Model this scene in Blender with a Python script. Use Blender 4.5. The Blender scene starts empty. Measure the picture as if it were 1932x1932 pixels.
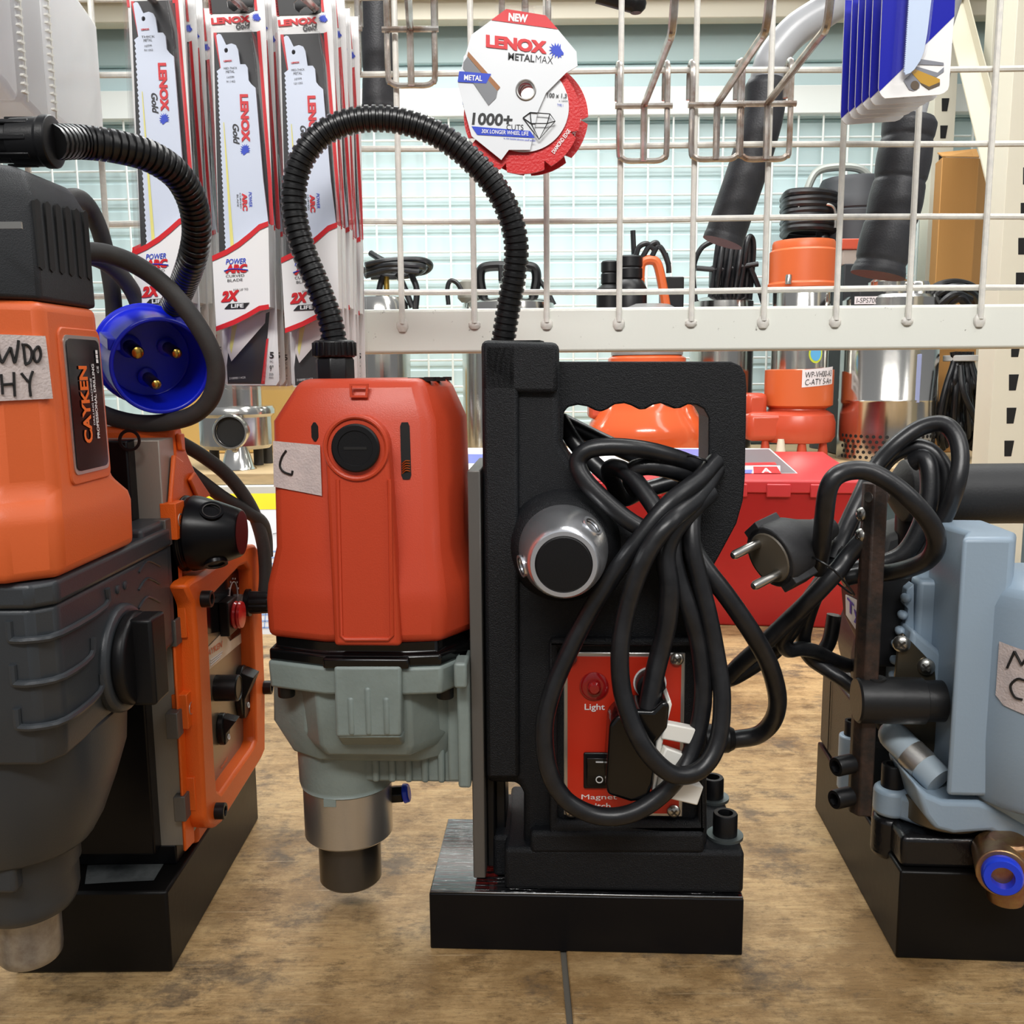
import bpy, bmesh, math, random
from mathutils import Vector, Matrix
random.seed(7)
SC = bpy.context.scene
COL = SC.collection
PI = math.pi

# ------------------------------------------------------------------ camera
CAM_H, FOC, PITCH, ROLL = 0.31, 1786.0, math.radians(8.5), 0.0085
CP = Vector((0, -0.5, CAM_H))
_F = Vector((0, math.cos(PITCH), -math.sin(PITCH)))
_U0 = Vector((0, math.sin(PITCH), math.cos(PITCH)))
_R0 = Vector((1, 0, 0))
_R = _R0 * math.cos(ROLL) - _U0 * math.sin(ROLL)
_U = _U0 * math.cos(ROLL) + _R0 * math.sin(ROLL)
cam = bpy.data.cameras.new('camera')
cam.sensor_width = 36.0
cam.lens = FOC / 1932.0 * 36.0
cam.clip_start = 0.01
co = bpy.data.objects.new('camera', cam)
COL.objects.link(co)
m = Matrix((_R, _U, -_F)).transposed().to_4x4()
m.translation = CP
co.matrix_world = m
SC.camera = co

# ------------------------------------------------------------------ world, lamps, exposure
SC.view_settings.view_transform = 'Standard'
SC.view_settings.look = 'None'
SC.view_settings.gamma = 1
SC.view_settings.use_curve_mapping = False
SC.view_settings.exposure = 0.0
w = bpy.data.worlds.new('shop_air')
SC.world = w
w.use_nodes = True
wn = w.node_tree.nodes
wl = w.node_tree.links
bg = wn['Background']
tc = wn.new('ShaderNodeTexCoord')
sep = wn.new('ShaderNodeSeparateXYZ')
rmp = wn.new('ShaderNodeValToRGB')
mr = wn.new('ShaderNodeMapRange')
mr.inputs[1].default_value = -1
mr.inputs[2].default_value = 1
wl.new(tc.outputs['Generated'], sep.inputs[0])
wl.new(sep.outputs['Z'], mr.inputs[0])
wl.new(mr.outputs[0], rmp.inputs[0])
rmp.color_ramp.elements[0].position = 0.12
rmp.color_ramp.elements[0].color = (0.10, 0.09, 0.08, 1)
rmp.color_ramp.elements[1].position = 0.85
rmp.color_ramp.elements[1].color = (0.75, 0.77, 0.80, 1)
wl.new(rmp.outputs[0], bg.inputs['Color'])
bg.inputs['Strength'].default_value = 0.52


def area(name, loc, target, sx, sy, power, col=(1, 0.98, 0.95)):
    l = bpy.data.lights.new(name, 'AREA')
    l.shape = 'RECTANGLE'
    l.size, l.size_y = sx, sy
    l.energy = power
    l.color = col
    o = bpy.data.objects.new(name, l)
    COL.objects.link(o)
    o.location = loc
    o.rotation_euler = (Vector(target) - Vector(loc)).to_track_quat('-Z', 'Y').to_euler()
    return o


area('ceiling_and_fill_lamp', (0.15, 0.72, 1.30), (0.1, 0.66, 0), 1.5, 0.2, 13)  # lamp at a made-up low height, brightens the bench by the toolbox
area('ceiling_and_fill_lamp', (-0.1, -1.25, 1.45), (0.0, 0.1, 0.62), 1.6, 0.25, 6.3).data.spread = math.radians(62)  # added front fill lamp, beam narrowed to brighten mainly the upper faces
area('ceiling_and_fill_lamp', (1.1, -0.5, 1.45), (-0.2, 0.1, 0.35), 0.3, 1.2, 6)
area('ceiling_and_fill_lamp', (0.1, 1.15, 1.75), (0.1, 1.4, 0.4), 2.4, 0.2, 26, (0.97, 1, 1))


# ------------------------------------------------------------------ pixel rays -> points on real planes
def ray(px, py):
    return _F + _R * ((px - 966) / FOC) + _U * ((966 - py) / FOC)


def on_y(px, py, Y):
    d = ray(px, py)
    return CP + d * ((Y - CP.y) / d.y)


def on_z(px, py, Z=0.0):
    d = ray(px, py)
    return CP + d * ((Z - CP.z) / d.z)


class Frame:
    """A machine's own axes: origin at the near left corner of its base, x along its front."""
    def __init__(s, o, ang=0.0):
        s.o = Vector(o)
        s.ang = ang
        c, n = math.cos(ang), math.sin(ang)
        s.ex, s.ey = Vector((c, n, 0)), Vector((-n, c, 0))

    def _loc(s, P):
        P = P - s.o
        return Vector((P.dot(s.ex), P.dot(s.ey), P.z))

    def ly(s, px, py, l):
        d = ray(px, py)
        return s._loc(CP + d * (((s.o - CP).dot(s.ey) + l) / d.dot(s.ey)))

    def lx(s, px, py, l):
        d = ray(px, py)
        return s._loc(CP + d * (((s.o - CP).dot(s.ex) + l) / d.dot(s.ex)))

    def lz(s, px, py, z):
        return s._loc(on_z(px, py, z))

    def at(s, px, py, Y):
        return s._loc(on_y(px, py, Y))


CM = Frame((-0.0463, -0.0268, 0), math.atan2(-0.0085, 0.1671))
LM = Frame((-0.1798, -0.0456, 0), 0.0)
RM = Frame((0.2015, -0.0387, 0), math.atan2(-0.0127, 0.1754))
W0 = Frame((0, 0, 0), 0.0)


# ------------------------------------------------------------------ materials
def lin(c):
    return tuple(((v / 255 / 12.92) if v / 255 <= 0.04045 else ((v / 255 + 0.055) / 1.055) ** 2.4) for v in c) + (1,)


MATS = {}


def mat(name, rgb, rough=0.5, metal=0.0, bump=0.0, scale=400.0, var=0.0, vscale=30.0, spec=0.5, coat=0.0, rgb2=None, stretch=None, dist=0.001, ramp=(0.38, 0.66)):
    if name in MATS:
        return MATS[name]
    mt = bpy.data.materials.new(name)
    mt.use_nodes = True
    nt = mt.node_tree
    b = nt.nodes['Principled BSDF']
    b.inputs['Base Color'].default_value = lin(rgb)
    b.inputs['Roughness'].default_value = rough
    b.inputs['Metallic'].default_value = metal
    b.inputs['Specular IOR Level'].default_value = spec
    b.inputs['Coat Weight'].default_value = coat
    t = nt.nodes.new('ShaderNodeTexCoord')
    src = t.outputs['Object']
    if stretch:
        mp = nt.nodes.new('ShaderNodeMapping')
        mp.inputs['Scale'].default_value = stretch
        nt.links.new(src, mp.inputs[0])
        src = mp.outputs[0]
    if var or rgb2:
        n = nt.nodes.new('ShaderNodeTexNoise')
        n.inputs['Scale'].default_value = vscale
        n.inputs['Detail'].default_value = 6
        n.inputs['Roughness'].default_value = 0.65
        nt.links.new(src, n.inputs['Vector'])
        r = nt.nodes.new('ShaderNodeValToRGB')
        r.color_ramp.elements[0].position = ramp[0]
        r.color_ramp.elements[1].position = ramp[1]
        r.color_ramp.elements[0].color = lin(rgb)
        c2 = rgb2 or tuple(max(0, min(255, v * (1 + var))) for v in rgb)
        r.color_ramp.elements[1].color = lin(c2)
        nt.links.new(n.outputs['Fac'], r.inputs[0])
        nt.links.new(r.outputs[0], b.inputs['Base Color'])
    if bump:
        n = nt.nodes.new('ShaderNodeTexNoise')
        n.inputs['Scale'].default_value = scale
        n.inputs['Detail'].default_value = 3
        nt.links.new(src, n.inputs['Vector'])
        bm_ = nt.nodes.new('ShaderNodeBump')
        bm_.inputs['Strength'].default_value = bump
        bm_.inputs['Distance'].default_value = dist
        nt.links.new(n.outputs['Fac'], bm_.inputs['Height'])
        nt.links.new(bm_.outputs[0], b.inputs['Normal'])
    MATS[name] = mt
    return mt


def clear(name, rgb=(255, 255, 255), gloss=0.1, milk=0.08, rough=0.08):
    mt = bpy.data.materials.new(name)
    mt.use_nodes = True
    nt = mt.node_tree
    for n in list(nt.nodes):
        nt.nodes.remove(n)
    out = nt.nodes.new('ShaderNodeOutputMaterial')
    tr = nt.nodes.new('ShaderNodeBsdfTransparent')
    tr.inputs[0].default_value = lin(rgb)
    gl = nt.nodes.new('ShaderNodeBsdfGlossy')
    gl.inputs['Roughness'].default_value = rough
    df = nt.nodes.new('ShaderNodeBsdfDiffuse')
    df.inputs[0].default_value = lin((246, 246, 248))
    fr = nt.nodes.new('ShaderNodeLayerWeight')
    pw = nt.nodes.new('ShaderNodeMath')
    pw.operation = 'POWER'
    pw.inputs[1].default_value = 4.0
    nt.links.new(fr.outputs['Facing'], pw.inputs[0])
    ad = nt.nodes.new('ShaderNodeMath')
    ad.operation = 'MULTIPLY_ADD'
    ad.inputs[1].default_value = 0.4
    ad.inputs[2].default_value = 0.025 + gloss * 0.5
    nt.links.new(pw.outputs[0], ad.inputs[0])
    m1 = nt.nodes.new('ShaderNodeMixShader')
    m2 = nt.nodes.new('ShaderNodeMixShader')
    m1.inputs[0].default_value = milk
    nt.links.new(tr.outputs[0], m1.inputs[1])
    tl = nt.nodes.new('ShaderNodeBsdfTranslucent')
    tl.inputs[0].default_value = lin((246, 246, 248))
    m3 = nt.nodes.new('ShaderNodeMixShader')
    m3.inputs[0].default_value = 0.6
    nt.links.new(df.outputs[0], m3.inputs[1])
    nt.links.new(tl.outputs[0], m3.inputs[2])
    nt.links.new(m3.outputs[0], m1.inputs[2])
    nt.links.new(ad.outputs[0], m2.inputs[0])
    nt.links.new(m1.outputs[0], m2.inputs[1])
    nt.links.new(gl.outputs[0], m2.inputs[2])
    nt.links.new(m2.outputs[0], out.inputs[0])
    return mt


M_BLACKPAINT = mat('black_gloss_paint', (11, 11, 14), 0.3, bump=0.1, scale=120, spec=0.22)
M_CAST = mat('black_textured_casting', (13, 15, 19), 0.5, bump=0.6, scale=1900, spec=0.3, rgb2=(62, 65, 70), vscale=800, ramp=(0.66, 0.74))
M_BLACK = mat('black_plastic', (15, 15, 17), 0.38, bump=0.06, scale=1500, spec=0.35)
M_BLACKGLOSS = mat('black_glossy_plastic', (9, 9, 10), 0.16)
M_RUBBER = mat('black_rubber', (33, 33, 35), 0.5, bump=0.1, scale=900, rgb2=(44, 43, 42), vscale=60)
M_CORD = mat('black_cord_rubber', (19, 20, 23), 0.34, bump=0.06, scale=700, rgb2=(32, 32, 34), vscale=90)
M_CABLE = mat('grey_black_cable', (48, 47, 47), 0.6, bump=0.1, scale=900, rgb2=(60, 58, 56), vscale=50)
M_HOSE = mat('black_corrugated_plastic', (18, 18, 19), 0.33)
M_RED = mat('red_orange_plastic', (186, 64, 36), 0.38, bump=0.12, scale=1500, spec=0.45)
M_ORANGE = mat('orange_plastic', (216, 98, 46), 0.42, bump=0.10, scale=1500)
M_ORANGECAST = mat('orange_painted_casting', (222, 94, 22), 0.42, bump=0.25, scale=1800)
M_GREY = mat('grey_green_paint', (130, 142, 138), 0.42, bump=0.15, scale=500, rgb2=(120, 131, 127), vscale=40)
M_BLUEGREY = mat('blue_grey_paint', (144, 162, 178), 0.38, bump=0.08, scale=500)
M_DARKGREY = mat('charcoal_paint', (54, 58, 62), 0.36, bump=0.1, scale=1600)
M_CHARCOAL = mat('charcoal_plastic', (36, 38, 41), 0.5, bump=0.2, scale=2200, spec=0.35)
M_STEEL = mat('brushed_steel', (206, 203, 198), 0.3, 0.9, bump=0.12, scale=300, stretch=(1, 1, 14))
M_DARKSTEEL = mat('oiled_dark_steel', (88, 86, 84), 0.28, 0.8, bump=0.08, scale=300, stretch=(1, 1, 14))
M_PLATE = mat('ground_steel_plate', (104, 101, 97), 0.45, 0.5, bump=0.1, scale=260, stretch=(14, 14, 1))
M_CHROME = mat('chrome', (240, 242, 246), 0.27, 0.92, bump=0.03, scale=1500)
M_INOX = mat('polished_stainless', (205, 203, 198), 0.16, 1.0, bump=0.04, scale=30, stretch=(1, 1, 3))
M_SCREW = mat('zinc_screw', (190, 188, 182), 0.28, 1.0)
M_BRASS = mat('brass', (200, 165, 80), 0.25, 1.0)
M_WASHER = mat('zinc_washer', (110, 118, 118), 0.45, 0.8)
M_BLUE = mat('blue_plug_plastic', (14, 34, 205), 0.3, bump=0.05, scale=300)
M_BLUEFIT = mat('blue_fitting_plastic', (28, 62, 215), 0.25)
M_TAPE = mat('masking_tape', (206, 192, 188), 0.8, bump=0.4, scale=900, rgb2=(190, 178, 176), vscale=120)
M_INK = mat('black_marker_ink', (22, 20, 20), 0.6)
M_LABELBLACK = mat('black_label_film', (8, 9, 14), 0.12)
M_WHITEPRINT = mat('white_print', (236, 236, 236), 0.45)
M_ORANGEPRINT = mat('orange_print', (240, 110, 30), 0.45)
M_REDPRINT = mat('red_print', (208, 32, 40), 0.4)
M_BLUEPRINT = mat('blue_print', (28, 62, 190), 0.4)
M_BLACKPRINT = mat('black_print', (28, 28, 30), 0.45)
M_GREYPRINT = mat('grey_print', (120, 122, 126), 0.45)
M_YELLOWPRINT = mat('yellow_print', (222, 214, 120), 0.45)
M_CARD = mat('white_card', (234, 233, 232), 0.4)
M_PINKCARD = mat('pale_card', (226, 214, 216), 0.45)
M_BLADE = mat('pale_blue_blade_coating', (208, 216, 232), 0.35, 0.1)
M_BLUECARD = mat('deep_blue_card', (20, 26, 160), 0.25)
M_CLEAR = clear('clear_blister_plastic', gloss=0.0, milk=0.035)
M_MILKY = clear('milky_clamshell_plastic', gloss=0.1, milk=0.86, rough=0.25)
M_REDPANEL = mat('red_panel_face', (196, 44, 22), 0.35, bump=0.03, scale=200)
M_ALU = mat('aluminium_edge', (196, 194, 190), 0.35, 0.9)
M_REDLENS = mat('red_lens', (150, 22, 24), 0.12, coat=0.6)
M_WHITEPLASTIC = mat('translucent_white_plastic', (232, 230, 222), 0.35)
M_WIRE = mat('white_coated_wire', (222, 219, 210), 0.45, bump=0.2, scale=500, rgb2=(206, 204, 198), vscale=160)
M_BEAM = mat('off_white_powder_coat', (222, 223, 214), 0.42, bump=0.05, scale=300, rgb2=(128, 124, 116), vscale=230, ramp=(0.68, 0.73))
M_HOOK = mat('worn_nickel_wire', (206, 202, 196), 0.24, 0.75, rgb2=(150, 126, 108), vscale=70)
M_CREAM = mat('cream_rack_paint', (218, 213, 194), 0.45)
M_AQUA = mat('pale_aqua_panel', (206, 228, 230), 0.5)
M_PALE = mat('pale_white_panel', (232, 238, 234), 0.5)
M_FOAM = mat('black_foam', (36, 37, 42), 0.5, bump=0.2, scale=900, rgb2=(46, 46, 50), vscale=120)
M_GREYTUBE = mat('grey_painted_tube', (168, 170, 174), 0.32)
M_CARTON = mat('brown_cardboard', (190, 140, 78), 0.8, bump=0.1, scale=200)
M_PUMPORANGE = mat('orange_pump_paint', (206, 98, 50), 0.35)
M_PUMPRED = mat('red_orange_pump_paint', (194, 78, 52), 0.28)
M_TOOLBOX = mat('red_steel_paint', (172, 28, 28), 0.35, bump=0.03, scale=60)
M_PLANK = mat('shelf_plank', (196, 170, 128), 0.6, var=-0.12, vscale=20, stretch=(1, 8, 8))
M_PAPER = mat('white_paper', (236, 238, 242), 0.6)
M_YELLOW = mat('yellow_paper', (250, 220, 20), 0.5)
M_DARKRUST = mat('rusty_black_steel', (40, 36, 34), 0.5, 0.3, bump=0.35, scale=300, rgb2=(70, 52, 44), vscale=110)
M_GLUEY = mat('grey_float_plastic', (120, 118, 108), 0.5)
M_HOLE = mat('dark_hollow', (6, 6, 6), 0.7)
M_COPPER = mat('copper_winding', (200, 110, 60), 0.3, 1.0)


# ------------------------------------------------------------------ mesh builder
def catmull(pts, sub, closed=False):
    pts = [Vector(p) for p in pts]
    n = len(pts)
    out = []
    segs = n if closed else n - 1
    for i in range(segs):
        if closed:
            p0, p1, p2, p3 = pts[(i - 1) % n], pts[i], pts[(i + 1) % n], pts[(i + 2) % n]
        else:
            p1, p2 = pts[i], pts[i + 1]
            p0 = pts[i - 1] if i > 0 else p1 * 2 - p2
            p3 = pts[i + 2] if i + 2 < n else p2 * 2 - p1
        for k in range(sub):
            t = k / sub
            # centripetal-like damping through plain Catmull-Rom
            out.append(0.5 * ((2 * p1) + (p2 - p0) * t + (2 * p0 - 5 * p1 + 4 * p2 - p3) * t * t + (3 * p1 - p0 - 3 * p2 + p3) * t ** 3))
    if not closed:
        out.append(pts[-1].copy())
    return out


def resample(pts, step):
    d = [0.0]
    for a, b in zip(pts, pts[1:]):
        d.append(d[-1] + (b - a).length)
    n = max(2, int(round(d[-1] / step)) + 1)
    out, j = [], 0
    for i in range(n):
        t = d[-1] * i / (n - 1)
        while j < len(d) - 2 and d[j + 1] < t:
            j += 1
        k = 0 if d[j + 1] == d[j] else (t - d[j]) / (d[j + 1] - d[j])
        out.append(pts[j].lerp(pts[j + 1], min(1, max(0, k))))
    return out, d[-1]


_TXT = {}


def text_geo(s, bold=0.0, shear=0.0):
    k = (s, bold, shear)
    if k not in _TXT:
        cu = bpy.data.curves.new('lettering_source', 'FONT')
        cu.body = s
        cu.offset = bold
        cu.shear = shear
        cu.resolution_u = 3
        ob = bpy.data.objects.new('lettering_source', cu)
        COL.objects.link(ob)
        bpy.context.view_layer.update()
        me = bpy.data.meshes.new_from_object(ob.evaluated_get(bpy.context.evaluated_depsgraph_get()))
        vs = [v.co.copy() for v in me.vertices]
        fs = [tuple(p.vertices) for p in me.polygons]
        bpy.data.objects.remove(ob)
        bpy.data.curves.remove(cu)
        bpy.data.meshes.remove(me)
        x0, x1 = min(v.x for v in vs), max(v.x for v in vs)
        y0, y1 = min(v.y for v in vs), max(v.y for v in vs)
        _TXT[k] = ([((v.x - x0) / (x1 - x0), (v.y - y0) / max(1e-6, y1 - y0)) for v in vs], fs)
    return _TXT[k]


WOLF = [(1.0, 0.26), (0.84, 0.22), (0.88, 0.06), (0.76, 0.14), (0.66, 0.0), (0.58, 0.22), (0.44, 0.0), (0.42, 0.28), (0.22, 0.06), (0.28, 0.34), (0.04, 0.2), (0.22, 0.44), (0.0, 0.46),
        (0.2, 0.56), (0.0, 0.72), (0.25, 0.68), (0.12, 0.92), (0.35, 0.76), (0.38, 1.0), (0.5, 0.78), (0.60, 1.0), (0.66, 0.76), (0.76, 0.97), (0.78, 0.68), (0.88, 0.52), (1.0, 0.40)]


class MB:
    def __init__(s):
        s.bm = bmesh.new()
        s.mi = 0
        s.M = None      # optional transform for what is added next

    def _v(s, p):
        p = Vector(p)
        return s.bm.verts.new(s.M @ p if s.M else p)

    def face(s, vs):
        try:
            f = s.bm.faces.new(vs)
            f.material_index = s.mi
            return f
        except ValueError:
            return None

    def quad(s, a, b, c, d):
        return s.face([s._v(a), s._v(b), s._v(c), s._v(d)])

    def poly(s, pts):
        return s.face([s._v(p) for p in pts])

    def box(s, x0, x1, y0, y1, z0, z1):
        v = [s._v((x, y, z)) for x in (x0, x1) for y in (y0, y1) for z in (z0, z1)]
        for q in ((0, 1, 3, 2), (4, 6, 7, 5), (0, 4, 5, 1), (2, 3, 7, 6), (0, 2, 6, 4), (1, 5, 7, 3)):
            s.face([v[i] for i in q])

    def obox(s, c, ax, ay, az):
        """oriented box: centre and three half-vectors"""
        c, ax, ay, az = Vector(c), Vector(ax), Vector(ay), Vector(az)
        v = [s._v(c + ax * i + ay * j + az * k) for i in (-1, 1) for j in (-1, 1) for k in (-1, 1)]
        for q in ((0, 1, 3, 2), (4, 6, 7, 5), (0, 4, 5, 1), (2, 3, 7, 6), (0, 2, 6, 4), (1, 5, 7, 3)):
            s.face([v[i] for i in q])

    def prism(s, pts, off, holes=()):
        """closed outline of 3D points (planar), optional holes, pushed along off"""
        off = Vector(off)
        loops = [[Vector(p) for p in pts]] + [[Vector(p) for p in h] for h in holes]
        if len(loops) == 1:
            a = [s._v(p) for p in loops[0]]
            b = [s._v(p + off) for p in loops[0]]
            s.face(a)
            s.face(list(reversed(b)))
            n = len(a)
            for i in range(n):
                s.face([a[i], a[(i + 1) % n], b[(i + 1) % n], b[i]])
            return
        for o in (Vector((0, 0, 0)), off):
            vl, ed = [], []
            for L in loops:
                vv = [s._v(p + o) for p in L]
                vl.append(vv)
                for i in range(len(vv)):
                    ed.append(s.bm.edges.new((vv[i], vv[(i + 1) % len(vv)])))
            r = bmesh.ops.triangle_fill(s.bm, use_beauty=True, use_dissolve=False, edges=ed)
            for g in r['geom']:
                if isinstance(g, bmesh.types.BMFace):
                    g.material_index = s.mi
            if o.length == 0:
                first = vl
        for A, B in zip(first, vl):
            n = len(A)
            for i in range(n):
                s.face([A[i], A[(i + 1) % n], B[(i + 1) % n], B[i]])

    def loft(s, rings, caps=True, closed=True):
        R = [[s._v(p) for p in r] for r in rings]
        n = len(R[0])
        for a, b in zip(R, R[1:]):
            for i in range(n if closed else n - 1):
                s.face([a[i], a[(i + 1) % n], b[(i + 1) % n], b[i]])
        if caps:
            s.face(list(reversed(R[0])))
            s.face(R[-1])

    def lathe(s, o, axis, prof, n=32, caps=True):
        """prof: (radius, height along axis) list"""
        o, ax = Vector(o), Vector(axis).normalized()
        t = ax.orthogonal().normalized()
        b = ax.cross(t)
        rings = []
        for r, h in prof:
            r = max(r, 1e-5)
            rings.append([o + ax * h + (t * math.cos(2 * PI * i / n) + b * math.sin(2 * PI * i / n)) * r for i in range(n)])
        s.loft(rings, caps)

    def cyl(s, p0, p1, r0, r1=None, n=24):
        p0, p1 = Vector(p0), Vector(p1)
        s.lathe(p0, p1 - p0, [(r0, 0), (r0 if r1 is None else r1, (p1 - p0).length)], n)

    def ring(s, o, axis, R, r, n=32, k=8):
        o, ax = Vector(o), Vector(axis).normalized()
        t = ax.orthogonal().normalized()
        b = ax.cross(t)
        s.tube([o + (t * math.cos(2 * PI * i / n) + b * math.sin(2 * PI * i / n)) * R for i in range(n)], r, k, True, 1)

    def ball(s, c, r, sc=(1, 1, 1), n=16):
        c = Vector(c)
        rings = []
        for j in range(1, n // 2):
            a = PI * j / (n // 2)
            rings.append([c + Vector((math.sin(a) * math.cos(2 * PI * i / n) * r * sc[0], math.sin(a) * math.sin(2 * PI * i / n) * r * sc[1], math.cos(a) * r * sc[2])) for i in range(n)])
        s.loft(rings, True)

    def tube(s, pts, r, n=10, closed=False, sub=8, rf=None, step=None, caps=True):
        P = catmull(pts, sub, closed) if sub > 1 else [Vector(p) for p in pts]
        if step:
            P, L = resample(P, step)
        N = len(P)
        T = []
        for i in range(N):
            a = P[(i - 1) % N] if (closed or i > 0) else P[i]
            b = P[(i + 1) % N] if (closed or i < N - 1) else P[i]
            d = (b - a)
            T.append(d.normalized() if d.length > 1e-9 else Vector((0, 0, 1)))
        nrm = T[0].orthogonal().normalized()
        rings, d = [], 0.0
        for i in range(N):
            if i:
                d += (P[i] - P[i - 1]).length
                q = T[i - 1].rotation_difference(T[i])
                nrm = (q @ nrm)
                nrm = (nrm - T[i] * nrm.dot(T[i])).normalized()
            b = T[i].cross(nrm)
            rr = rf(d) if rf else r
            rings.append([P[i] + (nrm * math.cos(2 * PI * k / n) + b * math.sin(2 * PI * k / n)) * rr for k in range(n)])
        if closed:
            R = [[s._v(p) for p in g] for g in rings]
            # find the twist offset that closes best
            best = min(range(n), key=lambda o_: sum((R[-1][k].co - R[0][(k + o_) % n].co).length for k in range(n)))
            for i in range(N - 1):
                for k in range(n):
                    s.face([R[i][k], R[i][(k + 1) % n], R[i + 1][(k + 1) % n], R[i + 1][k]])
            for k in range(n):
                s.face([R[-1][k], R[-1][(k + 1) % n], R[0][(k + 1 + best) % n], R[0][(k + best) % n]])
        else:
            s.loft(rings, caps)

    def text(s, txt, p0, u, v, bold=0.0, shear=0.0):
        p0, u, v = Vector(p0), Vector(u), Vector(v)
        if txt in ('LENOX', 'ARC', '2X'):            # heavy letters: thickened by small shifts
            h = v.length * 0.045
            uu, vv = u.normalized() * h, v.normalized() * h
            nn = u.cross(v).normalized() * 0.00006
            for i_, (a_, c_) in enumerate(((-1, -0.6), (1, 0.6), (-1, 0.6), (1, -0.6))):
                s._glyphs(txt, p0 + uu * a_ + vv * c_ + nn * i_, u, v, min(bold, 0.03), shear)
            return
        s._glyphs(txt, p0, u, v, bold, shear)

    def _glyphs(s, txt, p0, u, v, bold, shear):
        vs, fs = text_geo(txt, bold, shear)
        V = [s._v(p0 + u * a + v * b) for a, b in vs]
        for f in fs:
            s.face([V[i] for i in f])

    def wolf(s, p0, u, v):
        p0, u, v = Vector(p0), Vector(u), Vector(v)
        s.poly([p0 + u * a + v * b for a, b in WOLF])

    def build(s, name, mats, parent=None, bevel=0.0, seg=2, smooth=35, loc=None, fix=True):
        if fix:
            bmesh.ops.recalc_face_normals(s.bm, faces=s.bm.faces[:])
        for f in s.bm.faces:
            f.smooth = True
        me = bpy.data.meshes.new(name)
        s.bm.to_mesh(me)
        s.bm.free()
        for k in (mats if isinstance(mats, (list, tuple)) else [mats]):
            me.materials.append(k)
        me.set_sharp_from_angle(angle=math.radians(smooth))
        o = bpy.data.objects.new(name, me)
        COL.objects.link(o)
        if parent:
            o.parent = parent
        if loc:
            o.location = loc
        if bevel:
            b = o.modifiers.new('edge_softening', 'BEVEL')
            b.width = bevel
            b.segments = seg
            b.limit_method = 'ANGLE'
            b.angle_limit = math.radians(32)
            b.harden_normals = False
        return o


def thing(name, label, cat, loc=(0, 0, 0), rz=0.0, group=None):
    o = bpy.data.objects.new(name, None)
    o.empty_display_size = 0.02
    COL.objects.link(o)
    o.location = loc
    o.rotation_euler = (0, 0, rz)
    return tag(o, label, cat, group)


def tag(o, label, cat, group=None):
    o['label'] = label
    o['category'] = cat
    o['kind'] = 'thing'
    if group:
        o['group'] = group
    return o


def structure(o):
    o['kind'] = 'structure'
    return o


def copy_tree(o, parent=None):
    c = o.copy()
    COL.objects.link(c)
    if parent:
        c.parent = parent
    for ch in list(o.children):
        copy_tree(ch, c)
    return c


def octo(cx, cy, hx, hy, k, z):
    """octagon-like motor section at height z, k = length of the flat's half relative to the half width"""
    fx, fy = hx * k, hy * k
    return [Vector((cx + a, cy + b, z)) for a, b in ((-fx, -hy), (fx, -hy), (hx, -fy), (hx, fy), (fx, hy), (-fx, hy), (-hx, fy), (-hx, -fy))]


def circle(cx, cy, r, z, n=32, ph=0.0):
    return [Vector((cx + r * math.cos(2 * PI * i / n + ph), cy + r * math.sin(2 * PI * i / n + ph), z)) for i in range(n)]


def rrect(cx, cy, hx, hy, rad, z, n=5):
    out = []
    for sx, sy, a0 in ((1, -1, -90), (1, 1, 0), (-1, 1, 90), (-1, -1, 180)):
        for i in range(n + 1):
            a = math.radians(a0 + 90 * i / n)
            out.append(Vector((cx + sx * (hx - rad) + rad * math.cos(a), cy + sy * (hy - rad) + rad * math.sin(a), z)))
    return out


def strokes(mb, frame_fn, lines, r):
    """hand-written strokes as thin round beads lying on a surface"""
    for L in lines:
        mb.tube([frame_fn(*p) for p in L], r, 6, False, 6)


def socket_bolt(parent, c, axis, r, h, name='socket_bolt', washer=None):
    """hex-socket cap screw standing along axis"""
    c, ax = Vector(c), Vector(axis).normalized()
    b = MB()
    b.lathe(c, ax, [(r, 0), (r, h * 0.93), (r * 0.93, h), (r * 0.62, h)], 28, False)
    b.lathe(c + ax * h, ax, [(r * 0.62, 0), (r * 0.55, -0.002), (r * 0.55, -h * 0.6), (0.0001, -h * 0.6)], 6, False)
    o = b.build(name, M_BLACK, parent)
    if washer:
        w_ = MB()
        w_.lathe(c, ax, [(washer, -0.0012), (washer, 0.0004), (r * 0.9, 0.0004)], 32)
        w_.build('washer', M_WASHER, o)
    return o


def cross_screw(parent, c, axis, r, name='screw'):
    c, ax = Vector(c), Vector(axis).normalized()
    b = MB()
    b.lathe(c, ax, [(r, 0), (r, r * 0.25), (r * 0.8, r * 0.5), (r * 0.4, r * 0.65), (0.0001, r * 0.7)], 20)
    t = ax.orthogonal().normalized()
    u = ax.cross(t)
    b.mi = 1
    b.obox(c + ax * r * 0.62, t * r * 0.55, u * r * 0.12, ax * r * 0.12)
    b.obox(c + ax * r * 0.62, u * r * 0.55, t * r * 0.12, ax * r * 0.12)
    return b.build(name, [M_SCREW, M_DARKSTEEL], parent)
# ================================================================== THE SETTING
b = MB()
b.box(-2.2, 2.6, 1.56, 1.6, -0.8, 1.9)
structure(b.build('wall_back', M_AQUA))
b = MB()
b.box(-2.2, 2.6, -1.6, 1.6, -0.84, -0.8)
structure(b.build('floor', mat('grey_concrete', (120, 118, 112), 0.7, bump=0.2, scale=60)))


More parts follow.
